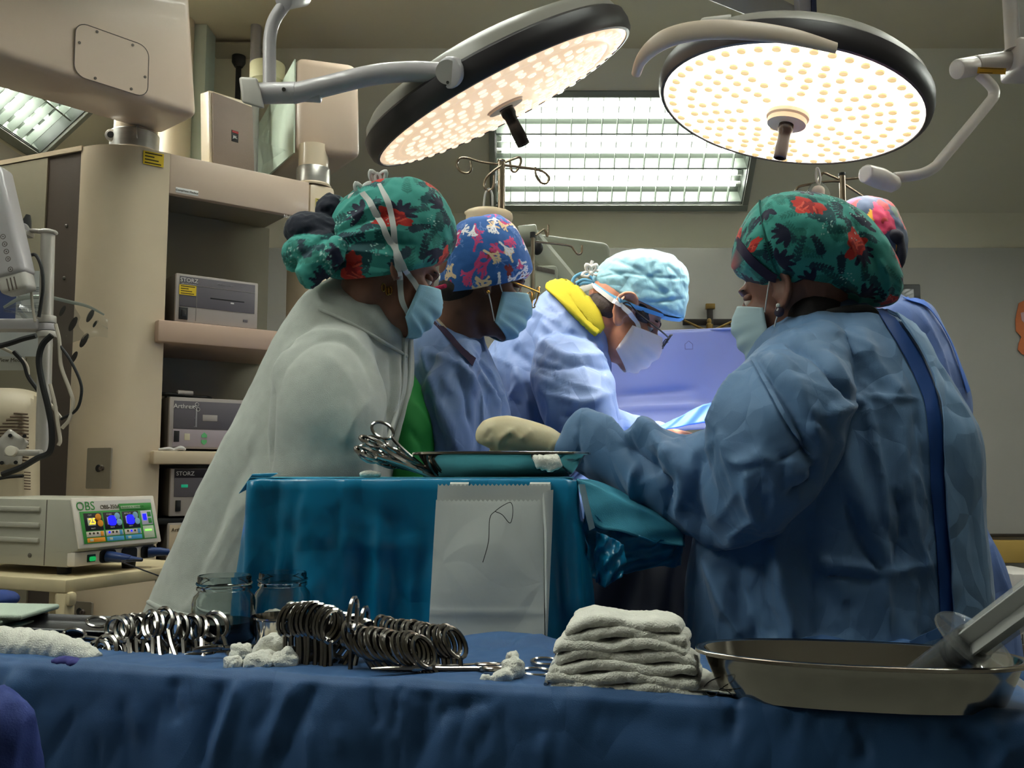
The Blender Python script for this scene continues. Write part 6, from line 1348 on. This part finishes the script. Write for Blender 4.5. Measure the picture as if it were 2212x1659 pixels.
# sponge stack
for i in range(7):
    f = i/6; q = tp(1372-8*f, 1506); c = q+V3(0, .055, .006+i*.0112)
    w_, d_ = .168-.040*f**1.5, .11-.03*f
    vf = fuse(xf(frame(c+V3(rnd.uniform(-.004, .004), 0, 0), tx, ty, (0, 0, 1)), rbox(-w_/2, w_/2, -d_/2, d_/2, -.0065, .0065, .006, 3)), .0028, 4)
    V_ = vf[0]; V_[:, 2] += .003*np.sin((V_[:, 0]-c[0])*70+i*1.7)-.012*((np.abs(V_[:, 0]-c[0])/(w_/2))**3)*(.3+.5*f)
    ob('gauze_sponge', drapify((V_, vf[1]), .0022, 50, (1, .8, 1.3), i*3.), m_gauze, None, sharp=0, cat='sponge', group='sponges in the white stack', label=('white gauze sponge at the bottom of the stack', 'second white gauze sponge from the bottom of the stack', 'third white gauze sponge from the bottom of the stack', 'white gauze sponge in the middle of the stack', 'third white gauze sponge from the top of the stack', 'second white gauze sponge from the top of the stack', 'white gauze sponge on top of the stack')[i])
ob('marker_tail', tube(smooth_path([tp(1290, 1468)+V3(0, .0, .018), tp(1262, 1474)+V3(0, -.006, .014), tp(1236, 1482)+V3(0, -.004, .006)], 4), [.008, .008, .005], 8, flat=((0, 1, .3), .3)), m_plum, None, cat='tape', label='dark blue marker tape hanging from the upper sponges')
ob('marker_tail', tube(smooth_path([tp(1285, 1495)+V3(0, 0, .006), tp(1250, 1490)+V3(0, -.006, .004), tp(1215, 1494)+V3(0, 0, .002)], 4), [.006, .007, .004], 8, flat=((0, 0, 1), .3)), m_plum, None, cat='tape', label='dark blue marker tape under the lowest sponge')
ob('sponge_roll', drapify(fuse(tube([tp(1208, 1470)+V3(0, 0, .012), tp(1236, 1452)+V3(0, .0, .020)], [.012, .014], 14), .0022, 2), .002, 70), pm('speckled_gauze', (196, 198, 196), .95, var=.35, vscale=160), None, sharp=0, cat='sponge', label='small speckled rolled sponge at the side of the stack')
sp = thing('spreader', 'slim steel instrument tip poking out under the sponges', 'instrument', tp(1184, 1480)); ob('blade', tube([tp(1178, 1486)+V3(0, 0, .004), tp(1190, 1470)+V3(0, 0, .008), tp(1204, 1452)+V3(0, 0, .02)], [.002, .004, .003], 8, flat=(ty, .4)), m_steel, sp)
ob('gauze_sheet', thick(drapify(xf(frame(tp(1555, 1490)+V3(0, 0, .003), tx, ty, (0, 0, 1)), grid(lambda U, W: np.stack(((U-.5)*.10, (W-.5)*.10, .006*np.sin(U*9)*np.sin(W*7)+.006), -1), 30, 30)), .002, 40), .002), m_gauze, None, sharp=0, cat='gauze', label='loose white gauze sheet between the sponges and the basin')
th = thing('suture_thread', 'thin dark suture thread curled beside the basin', 'thread', tp(1545, 1515))
ob('thread', tube(smooth_path([tp(1600, 1500)+V3(0, 0, .014), tp(1550, 1494)+V3(0, 0, .014), tp(1522, 1504)+V3(0, 0, .010), tp(1532, 1520)+V3(0, 0, .008), tp(1548, 1518)+V3(0, 0, .008), tp(1560, 1508)+V3(0, 0, .010), tp(1585, 1520)+V3(0, 0, .008)], 6), .0006, 5), m_blk, th)
# ---- jars and bowl
m_jar = pm('jar_glass', (238, 246, 244), .02, var=0, trans=1., ior=1.45)
def jar(px, py, Y, R, H, label, liquid=None):
    q = at(px, py, Y); z = ZT+.004; M = frame((q[0], q[1], z), (1, 0, 0), (0, 1, 0)); t = thing('glass_jar', label, 'jar', (q[0], q[1], z))
    o = [(R*.90, 0), (R, .008), (R, H*.62), (R*.95, H*.70), (R*.82, H*.76), (R*.82, H*.79), (R*.88, H*.80), (R*.88, H*.84), (R*.84, H*.85), (R*.85, H*.97), (R*.83, H)]
    i_ = [(R*.80, H), (R*.78, H*.85), (R*.78, H*.76), (R*.90, H*.69), (R*.945, H*.62), (R*.945, .010), (R*.86, .005), (.001, .005)]
    ob('glass', lathe([(.001, 0)]+o+i_, 40, M, cap=False), m_jar, t, sharp=60)
    ob('thread_ring', lathe([(R*.885, H*.87), (R*.905, H*.885), (R*.885, H*.90)], 40, M, cap=False), m_jar, t)
    if liquid: ob('liquid', lathe([(R*.85, .006), (R*.935, .012), (R*.935, H*liquid), (R*.92, H*liquid+.001), (.001, H*liquid)], 40, M), pm('dark_liquid', (34, 24, 8), .05, var=0), t)
    else: ob('gauze_piece', drapify(fuse(join(ell((q[0]-.01, q[1]-.01, z+.02), (.02, .018, .02)), ell((q[0]+.014, q[1], z+.026), (.014, .016, .024))), .003, 2), .003, 60), m_gauze, t, sharp=0)
jar(480, 1430, 1.30, .0425, .094, 'glass jar with dark brown liquid behind the clamps', .33)
jar(607, 1424, 1.36, .040, .092, 'clear glass jar behind the small metal bowl')
m_basin = pm('stainless_steel', (190, 182, 170), .13, metal=1., var=.05, vscale=10)
bw = thing('metal_bowl', 'small steel bowl between the glass jars and the clamps', 'bowl', tp(604, 1436)); q = at(604, 1430, 1.245)
ob('bowl', lathe([(.001, .002), (.024, .0), (.030, .006), (.035, .045), (.0375, .047), (.0375, .049), (.0345, .049), (.029, .008), (.001, .005)], 36, frame((q[0], q[1], ZT+.003), (1, 0, 0), (0, 1, 0)), cap=False), m_basin, bw)
# ---- big oval basin with the syringe
def oval_basin(name, label, M, a, b, a0, b0, h, rim=.009):
    def ring(aa, bb, z, n=72):
        t = np.linspace(0, 2*PI, n, endpoint=False); c, s = np.cos(t), np.sin(t); return np.stack((aa*np.sign(c)*np.abs(c)**.85, bb*np.sign(s)*np.abs(s)**.9, np.full(n, z)), 1)
    R = [ring(.01, .004, .003), ring(a0*.9, b0*.9, .002), ring(a0, b0, .006)]
    for f in np.linspace(.15, 1, 7): R.append(ring(a0+(a-a0)*f**.85, b0+(b-b0)*f**.85, h*f))
    R += [ring(a+rim*.6, b+rim*.6, h+.0012), ring(a+rim, b+rim, h), ring(a+rim*1.05, b+rim*1.05, h-.003), ring(a+rim*.8, b+rim*.8, h-.004), ring(a+.0015, b+.0015, h-.004)]
    for f in np.linspace(.9, .0, 6): R.append(ring(a0+(a-a0)*max(f, 0)**.85+.0016, b0+(b-b0)*max(f, 0)**.85+.0016, h*f-.001+.002*(1-f)))
    R += [ring(a0*.9, b0*.9, -.0), ring(.01, .004, 0)]
    t = thing(name, label, 'basin', M[:3, 3]); ob('bowl', xf(M, rings(R, True, False)), m_basin, t, sharp=50); return t
bc = tp(1872, 1548); bc = bc+ty*.062
MB2 = frame(bc+V3(0, 0, .001), tx, ty, (0, 0, 1))
oval_basin('steel_basin', 'large oval steel basin holding a syringe at the table end', MB2, .156, .064, .136, .052, .048)
sy = thing('syringe', 'large clear syringe leaning in the oval steel basin', 'syringe', at(1975, 1500, .985))
s0, s1 = at(1962, 1492, 1.0), at(2105, 1386, .93); sd_ = nrm(s1-s0); r_s = .0195
m_syr = pm('syringe_plastic', (240, 244, 242), .05, var=0, trans=.9, ior=1.2, alpha=.45)
Msy = frame(s0, np.cross(sd_, (0, 1, 0)), np.cross(sd_, np.cross(sd_, (0, 1, 0))), sd_); LB = float(np.linalg.norm(s1-s0))
ob('barrel', lathe([(.003, -.022), (.003, -.006), (r_s*.8, .0), (r_s, .004), (r_s, LB), (r_s*.93, LB), (r_s*.93, .006), (.002, .002)], 36, Msy, cap=False), m_syr, sy)
fl = xf(Msy, prism([(.040*math.cos(t)*(1+.10*math.cos(2*t)), .029*math.sin(t)) for t in np.linspace(0, 2*PI, 30, endpoint=False)], LB-.002, LB+.0015)); ob('flange', bev(fl, .0008), m_syr, sy)
ob('plunger_seal', lathe([(.001, LB-.030), (r_s*.6, LB-.030), (r_s*.9, LB-.022), (r_s*.92, LB-.018), (r_s*.86, LB-.015), (r_s*.92, LB-.012), (r_s*.92, LB-.006), (.001, LB-.005)], 30, Msy), m_blk, sy)
ob('fluid', lathe([(.001, .006), (r_s*.9, .008), (r_s*.9, LB-.030), (.001, LB-.031)], 30, Msy), pm('dark_fluid', (64, 52, 42), .1, var=.3, vscale=30, trans=.4), sy)
m_rod = pm('plunger_plastic', (226, 226, 222), .3, var=.03)
for k in (0, 1): ob('plunger_rib', xf(Msy, box(*((-.0160, .0160, -.0012, .0012) if k else (-.0012, .0012, -.0160, .0160)), LB-.005, LB+.15)), m_rod, sy)
ob('plunger_sleeve', lathe([(.0178, LB+.004), (.0178, LB+.15)], 24, Msy, cap=False), m_syr, sy)
ob('thumb_rest', lathe([(.018, LB+.15), (.018, LB+.153), (.001, LB+.153)], 24, Msy), m_rod, sy)
q = tp(2195, 1510); ob('purple_packet', rbox(q[0]-.03, q[0]+.005, q[1]+.03, q[1]+.06, ZT+.006, ZT+.016, .002), pm('purple_print', (130, 104, 160), .5), None, cat='packet', label='purple packet corner behind the basin')

# ================================================================== raised table with the teal drape
m_teal = pm('teal_plastic_drape', (10, 120, 162), .32, var=.06, vscale=5, bump=.05, bscale=60, coat=.25, crumple=(8, .4, .03))
m_teal2 = pm('teal_absorbent', (70, 160, 186), .8, var=.1, vscale=20, bump=.2, bscale=500)
zm_ = at(880, 1034, 1.45)[2]
X0, X1, Y0, Y1 = at(532, 1034, 1.45)[0], at(1246, 1034, 1.45)[0], 1.45, 1.655
mt = thing('raised_instrument_table', 'raised instrument table wrapped in a teal plastic drape', 'table', ((X0+X1)/2, (Y0+Y1)/2, 0))
ob('table_top', rbox(X0+.015, X1-.015, Y0+.015, Y1-.015, zm_-.03, zm_-.008, .006), m_alu, mt)
ob('column', cyl((X0+.12, Y1-.06, .05), (X0+.12, Y1-.06, zm_-.03), .022), m_alu, mt); ob('foot', rbox(X0, X0+.3, Y0+.04, Y1-.02, 0, .05, .01), m_alu, mt)
def outline(sc, dx, n=220):
    P = np.array(rrect((X1-X0)+2*dx, (Y1-Y0)+2*dx, .018+max(dx, 0), 10)); d = np.concatenate(([0], np.cumsum(np.linalg.norm(np.diff(np.vstack((P, P[:1])), axis=0), axis=1)))); Q = np.vstack((P, P[:1]))
    t = np.linspace(0, d[-1], n, endpoint=False); return np.stack((np.interp(t, d, Q[:, 0]), np.interp(t, d, Q[:, 1])), 1)*sc
R_ = []; cxy = np.array(((X0+X1)/2, (Y0+Y1)/2)); tt = np.linspace(0, 1, 220, endpoint=False)
for sc in (.02, .4, .8, .97): R_.append(np.column_stack((outline(sc, 0)+cxy, np.full(220, zm_+.0005))))
for k, f in enumerate(np.linspace(0, 1, 46)):
    dz = -.008-f*.50 if k else -.004; wv = np.clip(f*3, 0, 1)*(.006*np.sin(tt*2*PI*17)+.005*np.sin(tt*2*PI*29+1)+.006*np.sin(tt*2*PI*7))
    P = outline(1, .003+.022*f**.8); n_ = nrm(1)
    c = P/np.maximum(np.abs(P).max(0), 1e-6); dirn = np.sign(P)*(np.abs(c)**8); dirn /= np.maximum(np.linalg.norm(dirn, axis=1, keepdims=True), 1e-6)
    R_.append(np.column_stack((P+dirn*wv[:, None]+cxy, np.full(220, zm_+dz))))
dt = rings(R_, True, False)
dt = folds(dt, [([(522, 1155), (700, 1150), (935, 1158)], .006, .006), ([(522, 1163), (700, 1158), (935, 1166)], .006, -.005), ([(728, 1040), (725, 1150), (730, 1280), (735, 1360)], .008, .006), ([(600, 1045), (590, 1150), (585, 1350)], .014, .010), ([(660, 1050), (650, 1200), (655, 1350)], .02, -.010), ([(840, 1200), (860, 1250), (880, 1330)], .006, .004), ([(760, 1060), (800, 1110), (900, 1140)], .012, .005), ([(1225, 1060), (1222, 1200), (1230, 1350)], .012, -.010), ([(545, 1050), (540, 1200), (530, 1340)], .012, -.008), ([(800, 1180), (780, 1270), (790, 1360)], .03, .010)])
dt = folds(dt, rand_creases(26, 530, 930, 1050, 1350, (60, 130), (40, 200), (.004, .009), .004, 14))
ob('drape', dt, m_teal, mt, sharp=0)
ob('top_sheet', rbox(X0+.004, X1-.004, Y0+.004, Y1-.004, zm_+.0006, zm_+.0018, .0005), m_teal2, mt)
ob('turned_corner', thick(grid(lambda U, W: at(0, 0, 1)*0+np.stack([np.interp(U*(1-W), (0, 1), (at(545, 1024, 1.46)[i], at(516, 1066, 1.47)[i]))+W*(at(600, 1022, 1.48)[i]-at(545, 1024, 1.46)[i]) for i in range(3)], -1), 12, 12), .0015), pm('pale_teal_lining', (120, 184, 214), .6), mt)
def pxgrid(rows, nu, nv, wob=0., seed=0.):
    R0 = [smooth_path([at(*p) for p in r], 6) for r in rows]; n = len(R0[0]); A = np.array(R0)
    def fn(U, W):
        P = np.empty(U.shape+(3,))
        for k in range(3):
            tmp = np.array([[np.interp(u, np.linspace(0, 1, n), A[r, :, k]) for u in U[0]] for r in range(len(rows))])
            rr = np.linspace(0, 1, len(rows)); P[..., k] = np.array([np.interp(W[:, 0], rr, tmp[:, c]) for c in range(U.shape[1])]).T
        P[..., 1] += wob*np.sin(U*13+W*5+seed)*np.sin(W*7+seed); return P
    return grid(fn, nu, nv)
fl1 = pxgrid([[(1244, 1035, 1.62), (1290, 1040, 1.66), (1350, 1065, 1.66), (1420, 1100, 1.66), (1484, 1140, 1.66)], [(1246, 1036, 1.46), (1290, 1052, 1.50), (1350, 1085, 1.54), (1420, 1118, 1.57), (1480, 1150, 1.60)], [(1252, 1060, 1.452), (1285, 1135, 1.47), (1340, 1148, 1.50), (1410, 1170, 1.54), (1478, 1180, 1.57)]], 40, 26, .006)
ob('side_sheet', thick(fl1, .002), m_teal2, mt, sharp=0)
fl2 = pxgrid([[(1262, 1075, 1.47), (1300, 1130, 1.49), (1350, 1145, 1.52), (1420, 1165, 1.55), (1478, 1150, 1.60)], [(1268, 1160, 1.47), (1290, 1180, 1.50), (1350, 1200, 1.53), (1420, 1205, 1.56), (1476, 1180, 1.60)], [(1275, 1230, 1.48), (1290, 1252, 1.50), (1340, 1240, 1.53), (1420, 1225, 1.57), (1470, 1222, 1.60)]], 44, 30, .012, 2.)
ob('hanging_sheet', thick(drapify(fl2, .008, 16, (1, 1, 1), 3.), .0015), m_teal, mt, sharp=0)
fl3 = pxgrid([[(1290, 1150, 1.46), (1330, 1165, 1.47), (1350, 1180, 1.48)], [(1285, 1200, 1.46), (1320, 1215, 1.45), (1352, 1220, 1.48)], [(1288, 1258, 1.47), (1310, 1268, 1.46), (1345, 1240, 1.48)]], 26, 26, .010, 4.)
ob('plastic_fold', thick(drapify(fl3, .006, 22, (1, 1, 1), 6.), .001), m_teal, mt, sharp=0)
ob('tape_strip', thick(pxgrid([[(1250, 1046, 1.445), (1263, 1046, 1.452)], [(1262, 1100, 1.450), (1274, 1096, 1.458)], [(1273, 1146, 1.462), (1285, 1140, 1.466)]], 4, 14), .001), pm('pale_tape', (176, 206, 214), .6), mt)
# ---- paper bag taped to the drape
m_paper = pm('white_paper', (198, 202, 198), .75, var=.04, vscale=8, bump=.12, bscale=40, crumple=(9, .25, .02))
bg = thing('paper_bag', 'white paper bag with zigzag top taped to the teal drape', 'bag', at(1060, 1376, 1.42))
def panel(px0, px1, ytop, ybot, Yt, Yb, teeth, bulge, pxb0, pxb1):
    nu = teeth*2+1
    def fn(U, W):
        P = np.empty(U.shape+(3,))
        for i in np.ndindex(U.shape):
            u, v = U[i], W[i]; zg = (4 if (i[1] % 2) else -1) if i[0] == 0 else 0
            cr = .0012*math.exp(-((v-.82)/.02)**2)
            P[i] = at(px0+(px1-px0)*u+((pxb0-px0)*(1-u)+(pxb1-px1)*u)*v, ytop+(ybot-ytop)*v+zg, Yt+(Yb-Yt)*v-bulge*math.sin(PI*u)*math.sin(PI*min(v*1.1, 1))-cr)
        return P
    return thick(grid(fn, nu, 40), .0008)
ob('back_panel', panel(946, 1190, 1046, 1376, 1.436, 1.402, 27, -.001, 927, 1180), m_paper, bg, sharp=50)
ob('front_panel', panel(942, 1174, 1080, 1376, 1.430, 1.386, 24, .008, 925, 1176), m_paper, bg, sharp=50)
ob('gusset', thick(pxgrid([[(1172, 1078, 1.430), (1176, 1062, 1.425), (1195, 1058, 1.434)], [(1176, 1150, 1.418), (1182, 1150, 1.41), (1192, 1150, 1.425)], [(1178, 1376, 1.388), (1180, 1376, 1.388), (1182, 1376, 1.40)]], 8, 20), .0008), m_paper, bg)
for (a, b, c, d) in (((974, 1038), (1014, 1038), (1000, 1108), (965, 1108)), ((1146, 1038), (1190, 1038), (1170, 1108), (1132, 1108))):
    ob('tape', thick(pxgrid([[(*a, 1.452), (*b, 1.452)], [(a[0]-2, 1046, 1.4425), (b[0]-2, 1046, 1.4425)], [(*d, 1.432), (*c, 1.432)]], 5, 12), .0008), pm('paper_tape', (206, 210, 204), .6), bg)
ob('suture', tube(smooth_path([at(1043, 1215, 1.395), at(1055, 1170, 1.40), at(1058, 1120, 1.407), at(1070, 1104, 1.41), at(1090, 1090, 1.415), at(1104, 1086, 1.42), at(1108, 1105, 1.414), at(1102, 1130, 1.408), at(1085, 1112, 1.41), at(1070, 1105, 1.412)], 6), .0006, 5), m_blk, bg)
# ---- things on the raised table
zt2 = zm_+.0025
MBm = frame(((at(890, 1000, 1.55)[0]+at(1278, 1000, 1.55)[0])/2, 1.555, zt2), (1, .0, 0), (0, 1, 0), (0, 0, 1))
oval_basin('steel_basin', 'oval steel basin on the raised teal table', MBm, .140, .068, .112, .050, .040)
for i in range(9):
    f = i/8; px = 795+f*58+rnd.uniform(-4, 4); py = 968+f*22+rnd.uniform(-5, 5)
    clamp(at(px, py, 1.50+.10*f), jit((.82, .12, -.36), .04), jit((-.10, .80, .50), .08), ORD[i]+' steel clamp of the bundle on the teal table, counted towards the basin', 'bundled clamps on the teal table', 1.02)
clamp(at(812, 955, 1.56), jit((.80, .1, -.42), .02), jit((-.1, .2, .97), .02), 'steel clamp whose ring stands highest in the bundle on the teal table', None, 1.1)
gz = drapify(fuse(join(*[tube(smooth_path([at(x0, 984, 1.52), at(x0+8, 990, 1.478), at(x0+14, 1006, 1.474), at(x0+16, 1020-abs(k-2)*5, 1.474)], 4), .0055, 8) for k, x0 in enumerate((1150, 1160, 1172, 1184, 1194))]), .0018, 2), .0012, 80)
ob('gauze_strip', gz, m_gauze, None, sharp=0, cat='gauze', label='wrinkled gauze strip hanging over the rim of the teal-table basin')
ob('gauze_bit', drapify(fuse(ell(at(1058, 984, 1.50), (.012, .010, .006)), .002, 2), .002, 70), m_gauze, None, sharp=0, cat='gauze', label='tiny gauze bit on the rim near the gloved hand')
ob('gauze_bit', drapify(fuse(join(ell(V3(*at(800, 1024, 1.50)[:2], zt2+.004), (.018, .012, .006))), .002, 2), .002, 70), m_gauze, None, sharp=0, cat='gauze', label='small gauze pad under the bundled clamps')
# ---- added dark sheet, its colour standing in for shade below the operating field
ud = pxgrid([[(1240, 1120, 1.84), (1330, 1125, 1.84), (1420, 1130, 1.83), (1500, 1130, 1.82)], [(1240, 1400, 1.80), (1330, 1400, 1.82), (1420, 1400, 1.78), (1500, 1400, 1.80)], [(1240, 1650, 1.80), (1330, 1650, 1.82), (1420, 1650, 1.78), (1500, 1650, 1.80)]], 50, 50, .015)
ob('shade_sheet', thick(drapify(ud, .008, 9, (1, 1, .4), 1.), .002), pm('black_blue_shade', (16, 20, 40), .6), ot, sharp=0)

# ================================================================== drip stands and machine at the back
m_ch = pm('chrome_rod', (156, 138, 120), .25, metal=.9, var=.05)
def rod(t, name, pts, Y, r, k=6): return ob(name, tube(smooth_path([at(p[0], p[1], p[2] if len(p) > 2 else Y) for p in pts], k) if len(pts) > 2 else [at(*p, Y) for p in pts], r, 10), m_ch, t)
Yi = 3.3
iv = thing('drip_stand', 'tall drip stand with four looped hooks under the tilted lamp', 'drip stand', (*at(1080, 900, Yi)[:2], 0))
px_ = at(1083, 348, Yi); ob('pole', cyl((px_[0], Yi, .1), (px_[0], Yi, px_[2]), .0135, n=16), m_ch, iv)
ob('pole_cap', ell(px_, (.016, .016, .008), 12, 8), m_ch, iv)
rod(iv, 'hook', [(1083, 356), (1040, 350), (1008, 341), (992, 343), (987, 357), (995, 370), (1010, 374), (1018, 365), (1016, 348)], Yi, .0045)
rod(iv, 'hook', [(1083, 356), (1130, 362), (1157, 366), (1175, 372), (1186, 384), (1180, 396), (1168, 394), (1158, 378), (1156, 362)], Yi, .0045)
rod(iv, 'hook', [(1083, 358), (1065, 370), (1050, 385), (1046, 402), (1055, 412), (1066, 402), (1067, 378)], Yi-.1, .0045)
rod(iv, 'hook', [(1083, 354), (1105, 345), (1122, 340), (1125, 352), (1115, 370), (1105, 368), (1101, 345)], Yi+.1, .0045)
for a in range(4): ob('foot', tube([(px_[0], Yi, .11), (px_[0]+.28*math.cos(a*PI/2+.5), Yi+.28*math.sin(a*PI/2+.5), .03)], .012, 8), m_ch, iv)
ivb = thing('infusion_pouch', 'cream pouch hanging from the drip stand behind the coral cap', 'pouch', at(1050, 500, Yi-.1))
ob('pouch', fuse(join(ell(at(1050, 460, Yi-.1), (.08, .02, .025)), ell(at(1080, 470, Yi-.1), (.05, .02, .035)), ell(at(1045, 480, Yi-.1), (.07, .02, .06))), .008, 3), pm('cream_pouch', (228, 204, 170), .5, sub=.1), ivb, sharp=0)
ob('hanger', tube(smooth_path([at(1045, 446, Yi-.1), at(1048, 420, Yi-.1), at(1056, 408, Yi-.1), at(1063, 420, Yi-.1), at(1064, 446, Yi-.1)], 5), .004, 8), m_shell, ivb)
Yj = 3.35
iv2 = thing('drip_stand', 'thin drip stand with open hooks behind the surgeon', 'drip stand', (*at(1151, 900, Yj)[:2], 0)); p2_ = at(1151, 502, Yj)
ob('pole', cyl((p2_[0], Yj, .05), (p2_[0], Yj, p2_[2]), .0075, n=14), pm('dull_steel', (120, 112, 98), .35, metal=.8), iv2); ob('pole_cap', cyl(p2_-V3(0, 0, .02), p2_, .0105, n=14), m_blk, iv2)
rod(iv2, 'hook', [(1151, 522), (1190, 526), (1230, 531), (1240, 540), (1248, 549), (1256, 546), (1257, 530)], Yj, .0038)
rod(iv2, 'hook', [(1151, 512), (1165, 503), (1175, 496), (1179, 502), (1182, 511), (1184, 500), (1184, 486)], Yj, .0038)
for a in range(3): ob('foot', tube([(p2_[0], Yj, .06), (p2_[0]+.09*math.cos(a*2.1), Yj+.09*math.sin(a*2.1), .02)], .01, 8), m_ch, iv2)
Yr = 3.2
iv3 = thing('drip_stand', 'drip stand behind the level lamp and the patchwork cap', 'drip stand', (*at(1819, 900, Yr)[:2], 0)); p3_ = at(1819, 374, Yr)
ob('pole', cyl((p3_[0], Yr, .05), (p3_[0], Yr, p3_[2]), .0115, n=14), m_ch, iv3); ob('pole_cap', cyl(p3_-V3(0, 0, .01), p3_, .013, n=14), m_blk, iv3)
rod(iv3, 'hook', [(1819, 392), (1790, 392), (1750, 398), (1725, 404), (1716, 418)], Yr, .0045); rod(iv3, 'hook', [(1819, 388), (1860, 384), (1900, 378)], Yr, .0045)
rod(iv3, 'hook', [(1819, 390), (1795, 380), (1778, 374), (1770, 386), (1769, 395)], Yr, .0045); rod(iv3, 'hook', [(1819, 395), (1845, 412), (1866, 426)], Yr, .0045)
for a in range(3): ob('foot', tube([(p3_[0], Yr, .06), (p3_[0]+.2*math.cos(a*2.1), Yr+.2*math.sin(a*2.1), .02)], .01, 8), m_ch, iv3)
bg3 = thing('infusion_bag', 'clear infusion bag hanging above the floral cap', 'infusion bag', at(1768, 470, Yr-.02))
ob('bag', fuse(ell(at(1768, 430, Yr-.02), (.045, .02, .065)), .005, 2), pm('clear_bag', (230, 234, 230), .05, var=0, trans=.9, ior=1.2, alpha=.6), bg3, sharp=0)
ob('port', fuse(join(ell(at(1768, 412, Yr-.05), (.024, .012, .02)), ell(at(1768, 425, Yr-.05), (.03, .012, .012))), .004, 2), pm('peach_plastic', (228, 204, 186), .5), bg3, sharp=0)
ob('hanger', tube(smooth_path([at(1768, 402, Yr-.03), at(1763, 385, Yr-.03), at(1764, 364, Yr-.03), at(1769, 368, Yr-.03), at(1772, 388, Yr-.03), at(1768, 402, Yr-.03)], 4), .004, 8), m_armp, bg3)
Yx = 3.9
m_mach = pm('grey_green_machine', (158, 160, 142), .5, var=.03)
xm = thing('imaging_machine', 'grey-green imaging machine with a slanting arm behind the surgeon', 'machine', (*at(1240, 900, Yx)[:2], 0))
Z = lambda x, y, Y=Yx: at(x, y, Y)
ob('cabinet', bev(hexa([Z(1130, 1100), Z(1335, 1100), Z(1335, 1100)+V3(0, .3, 0), Z(1130, 1100)+V3(0, .3, 0), Z(1150, 500), Z(1318, 522), Z(1318, 522)+V3(0, .3, 0), Z(1150, 500)+V3(0, .3, 0)]), .03, 3), m_mach, xm)
ob('lower_body', rbox(Z(1110, 900)[0], Z(1340, 900)[0], Yx-.02, Yx+.35, 0, Z(1200, 720)[2], .02), m_mach, xm)
ob('slanting_arm', tube([Z(1140, 515, Yx-.2), Z(1230, 620, Yx-.2), Z(1300, 700, Yx-.2)], [.055, .05, .05], 8, flat=((0, 1, 0), .5)), pm('machine_arm', (172, 174, 156), .5), xm)
ob('arm_pivot', bev(cyl(Z(1120, 512, Yx-.22), Z(1160, 508, Yx-.22), .045, n=24), .006), m_mach, xm)
ob('pivot_knob', ell(Z(1160, 535, Yx-.28), (.024, .02, .03)), m_blk, xm)
vb = ob('vent_box', rbox(Z(1155, 600, Yx-.3)[0], Z(1205, 600, Yx-.3)[0], Yx-.3, Yx-.1, .9, Z(1160, 572, Yx-.3)[2], .015), m_mach, xm)
for k in range(14): q = Z(1158+k*3.0, 577+k*.7, Yx-.302); ob('vent_slot', box(q[0]-.0016, q[0]+.0016, Yx-.303, Yx-.299, q[2]-.012, q[2]+.006), m_strip, vb)
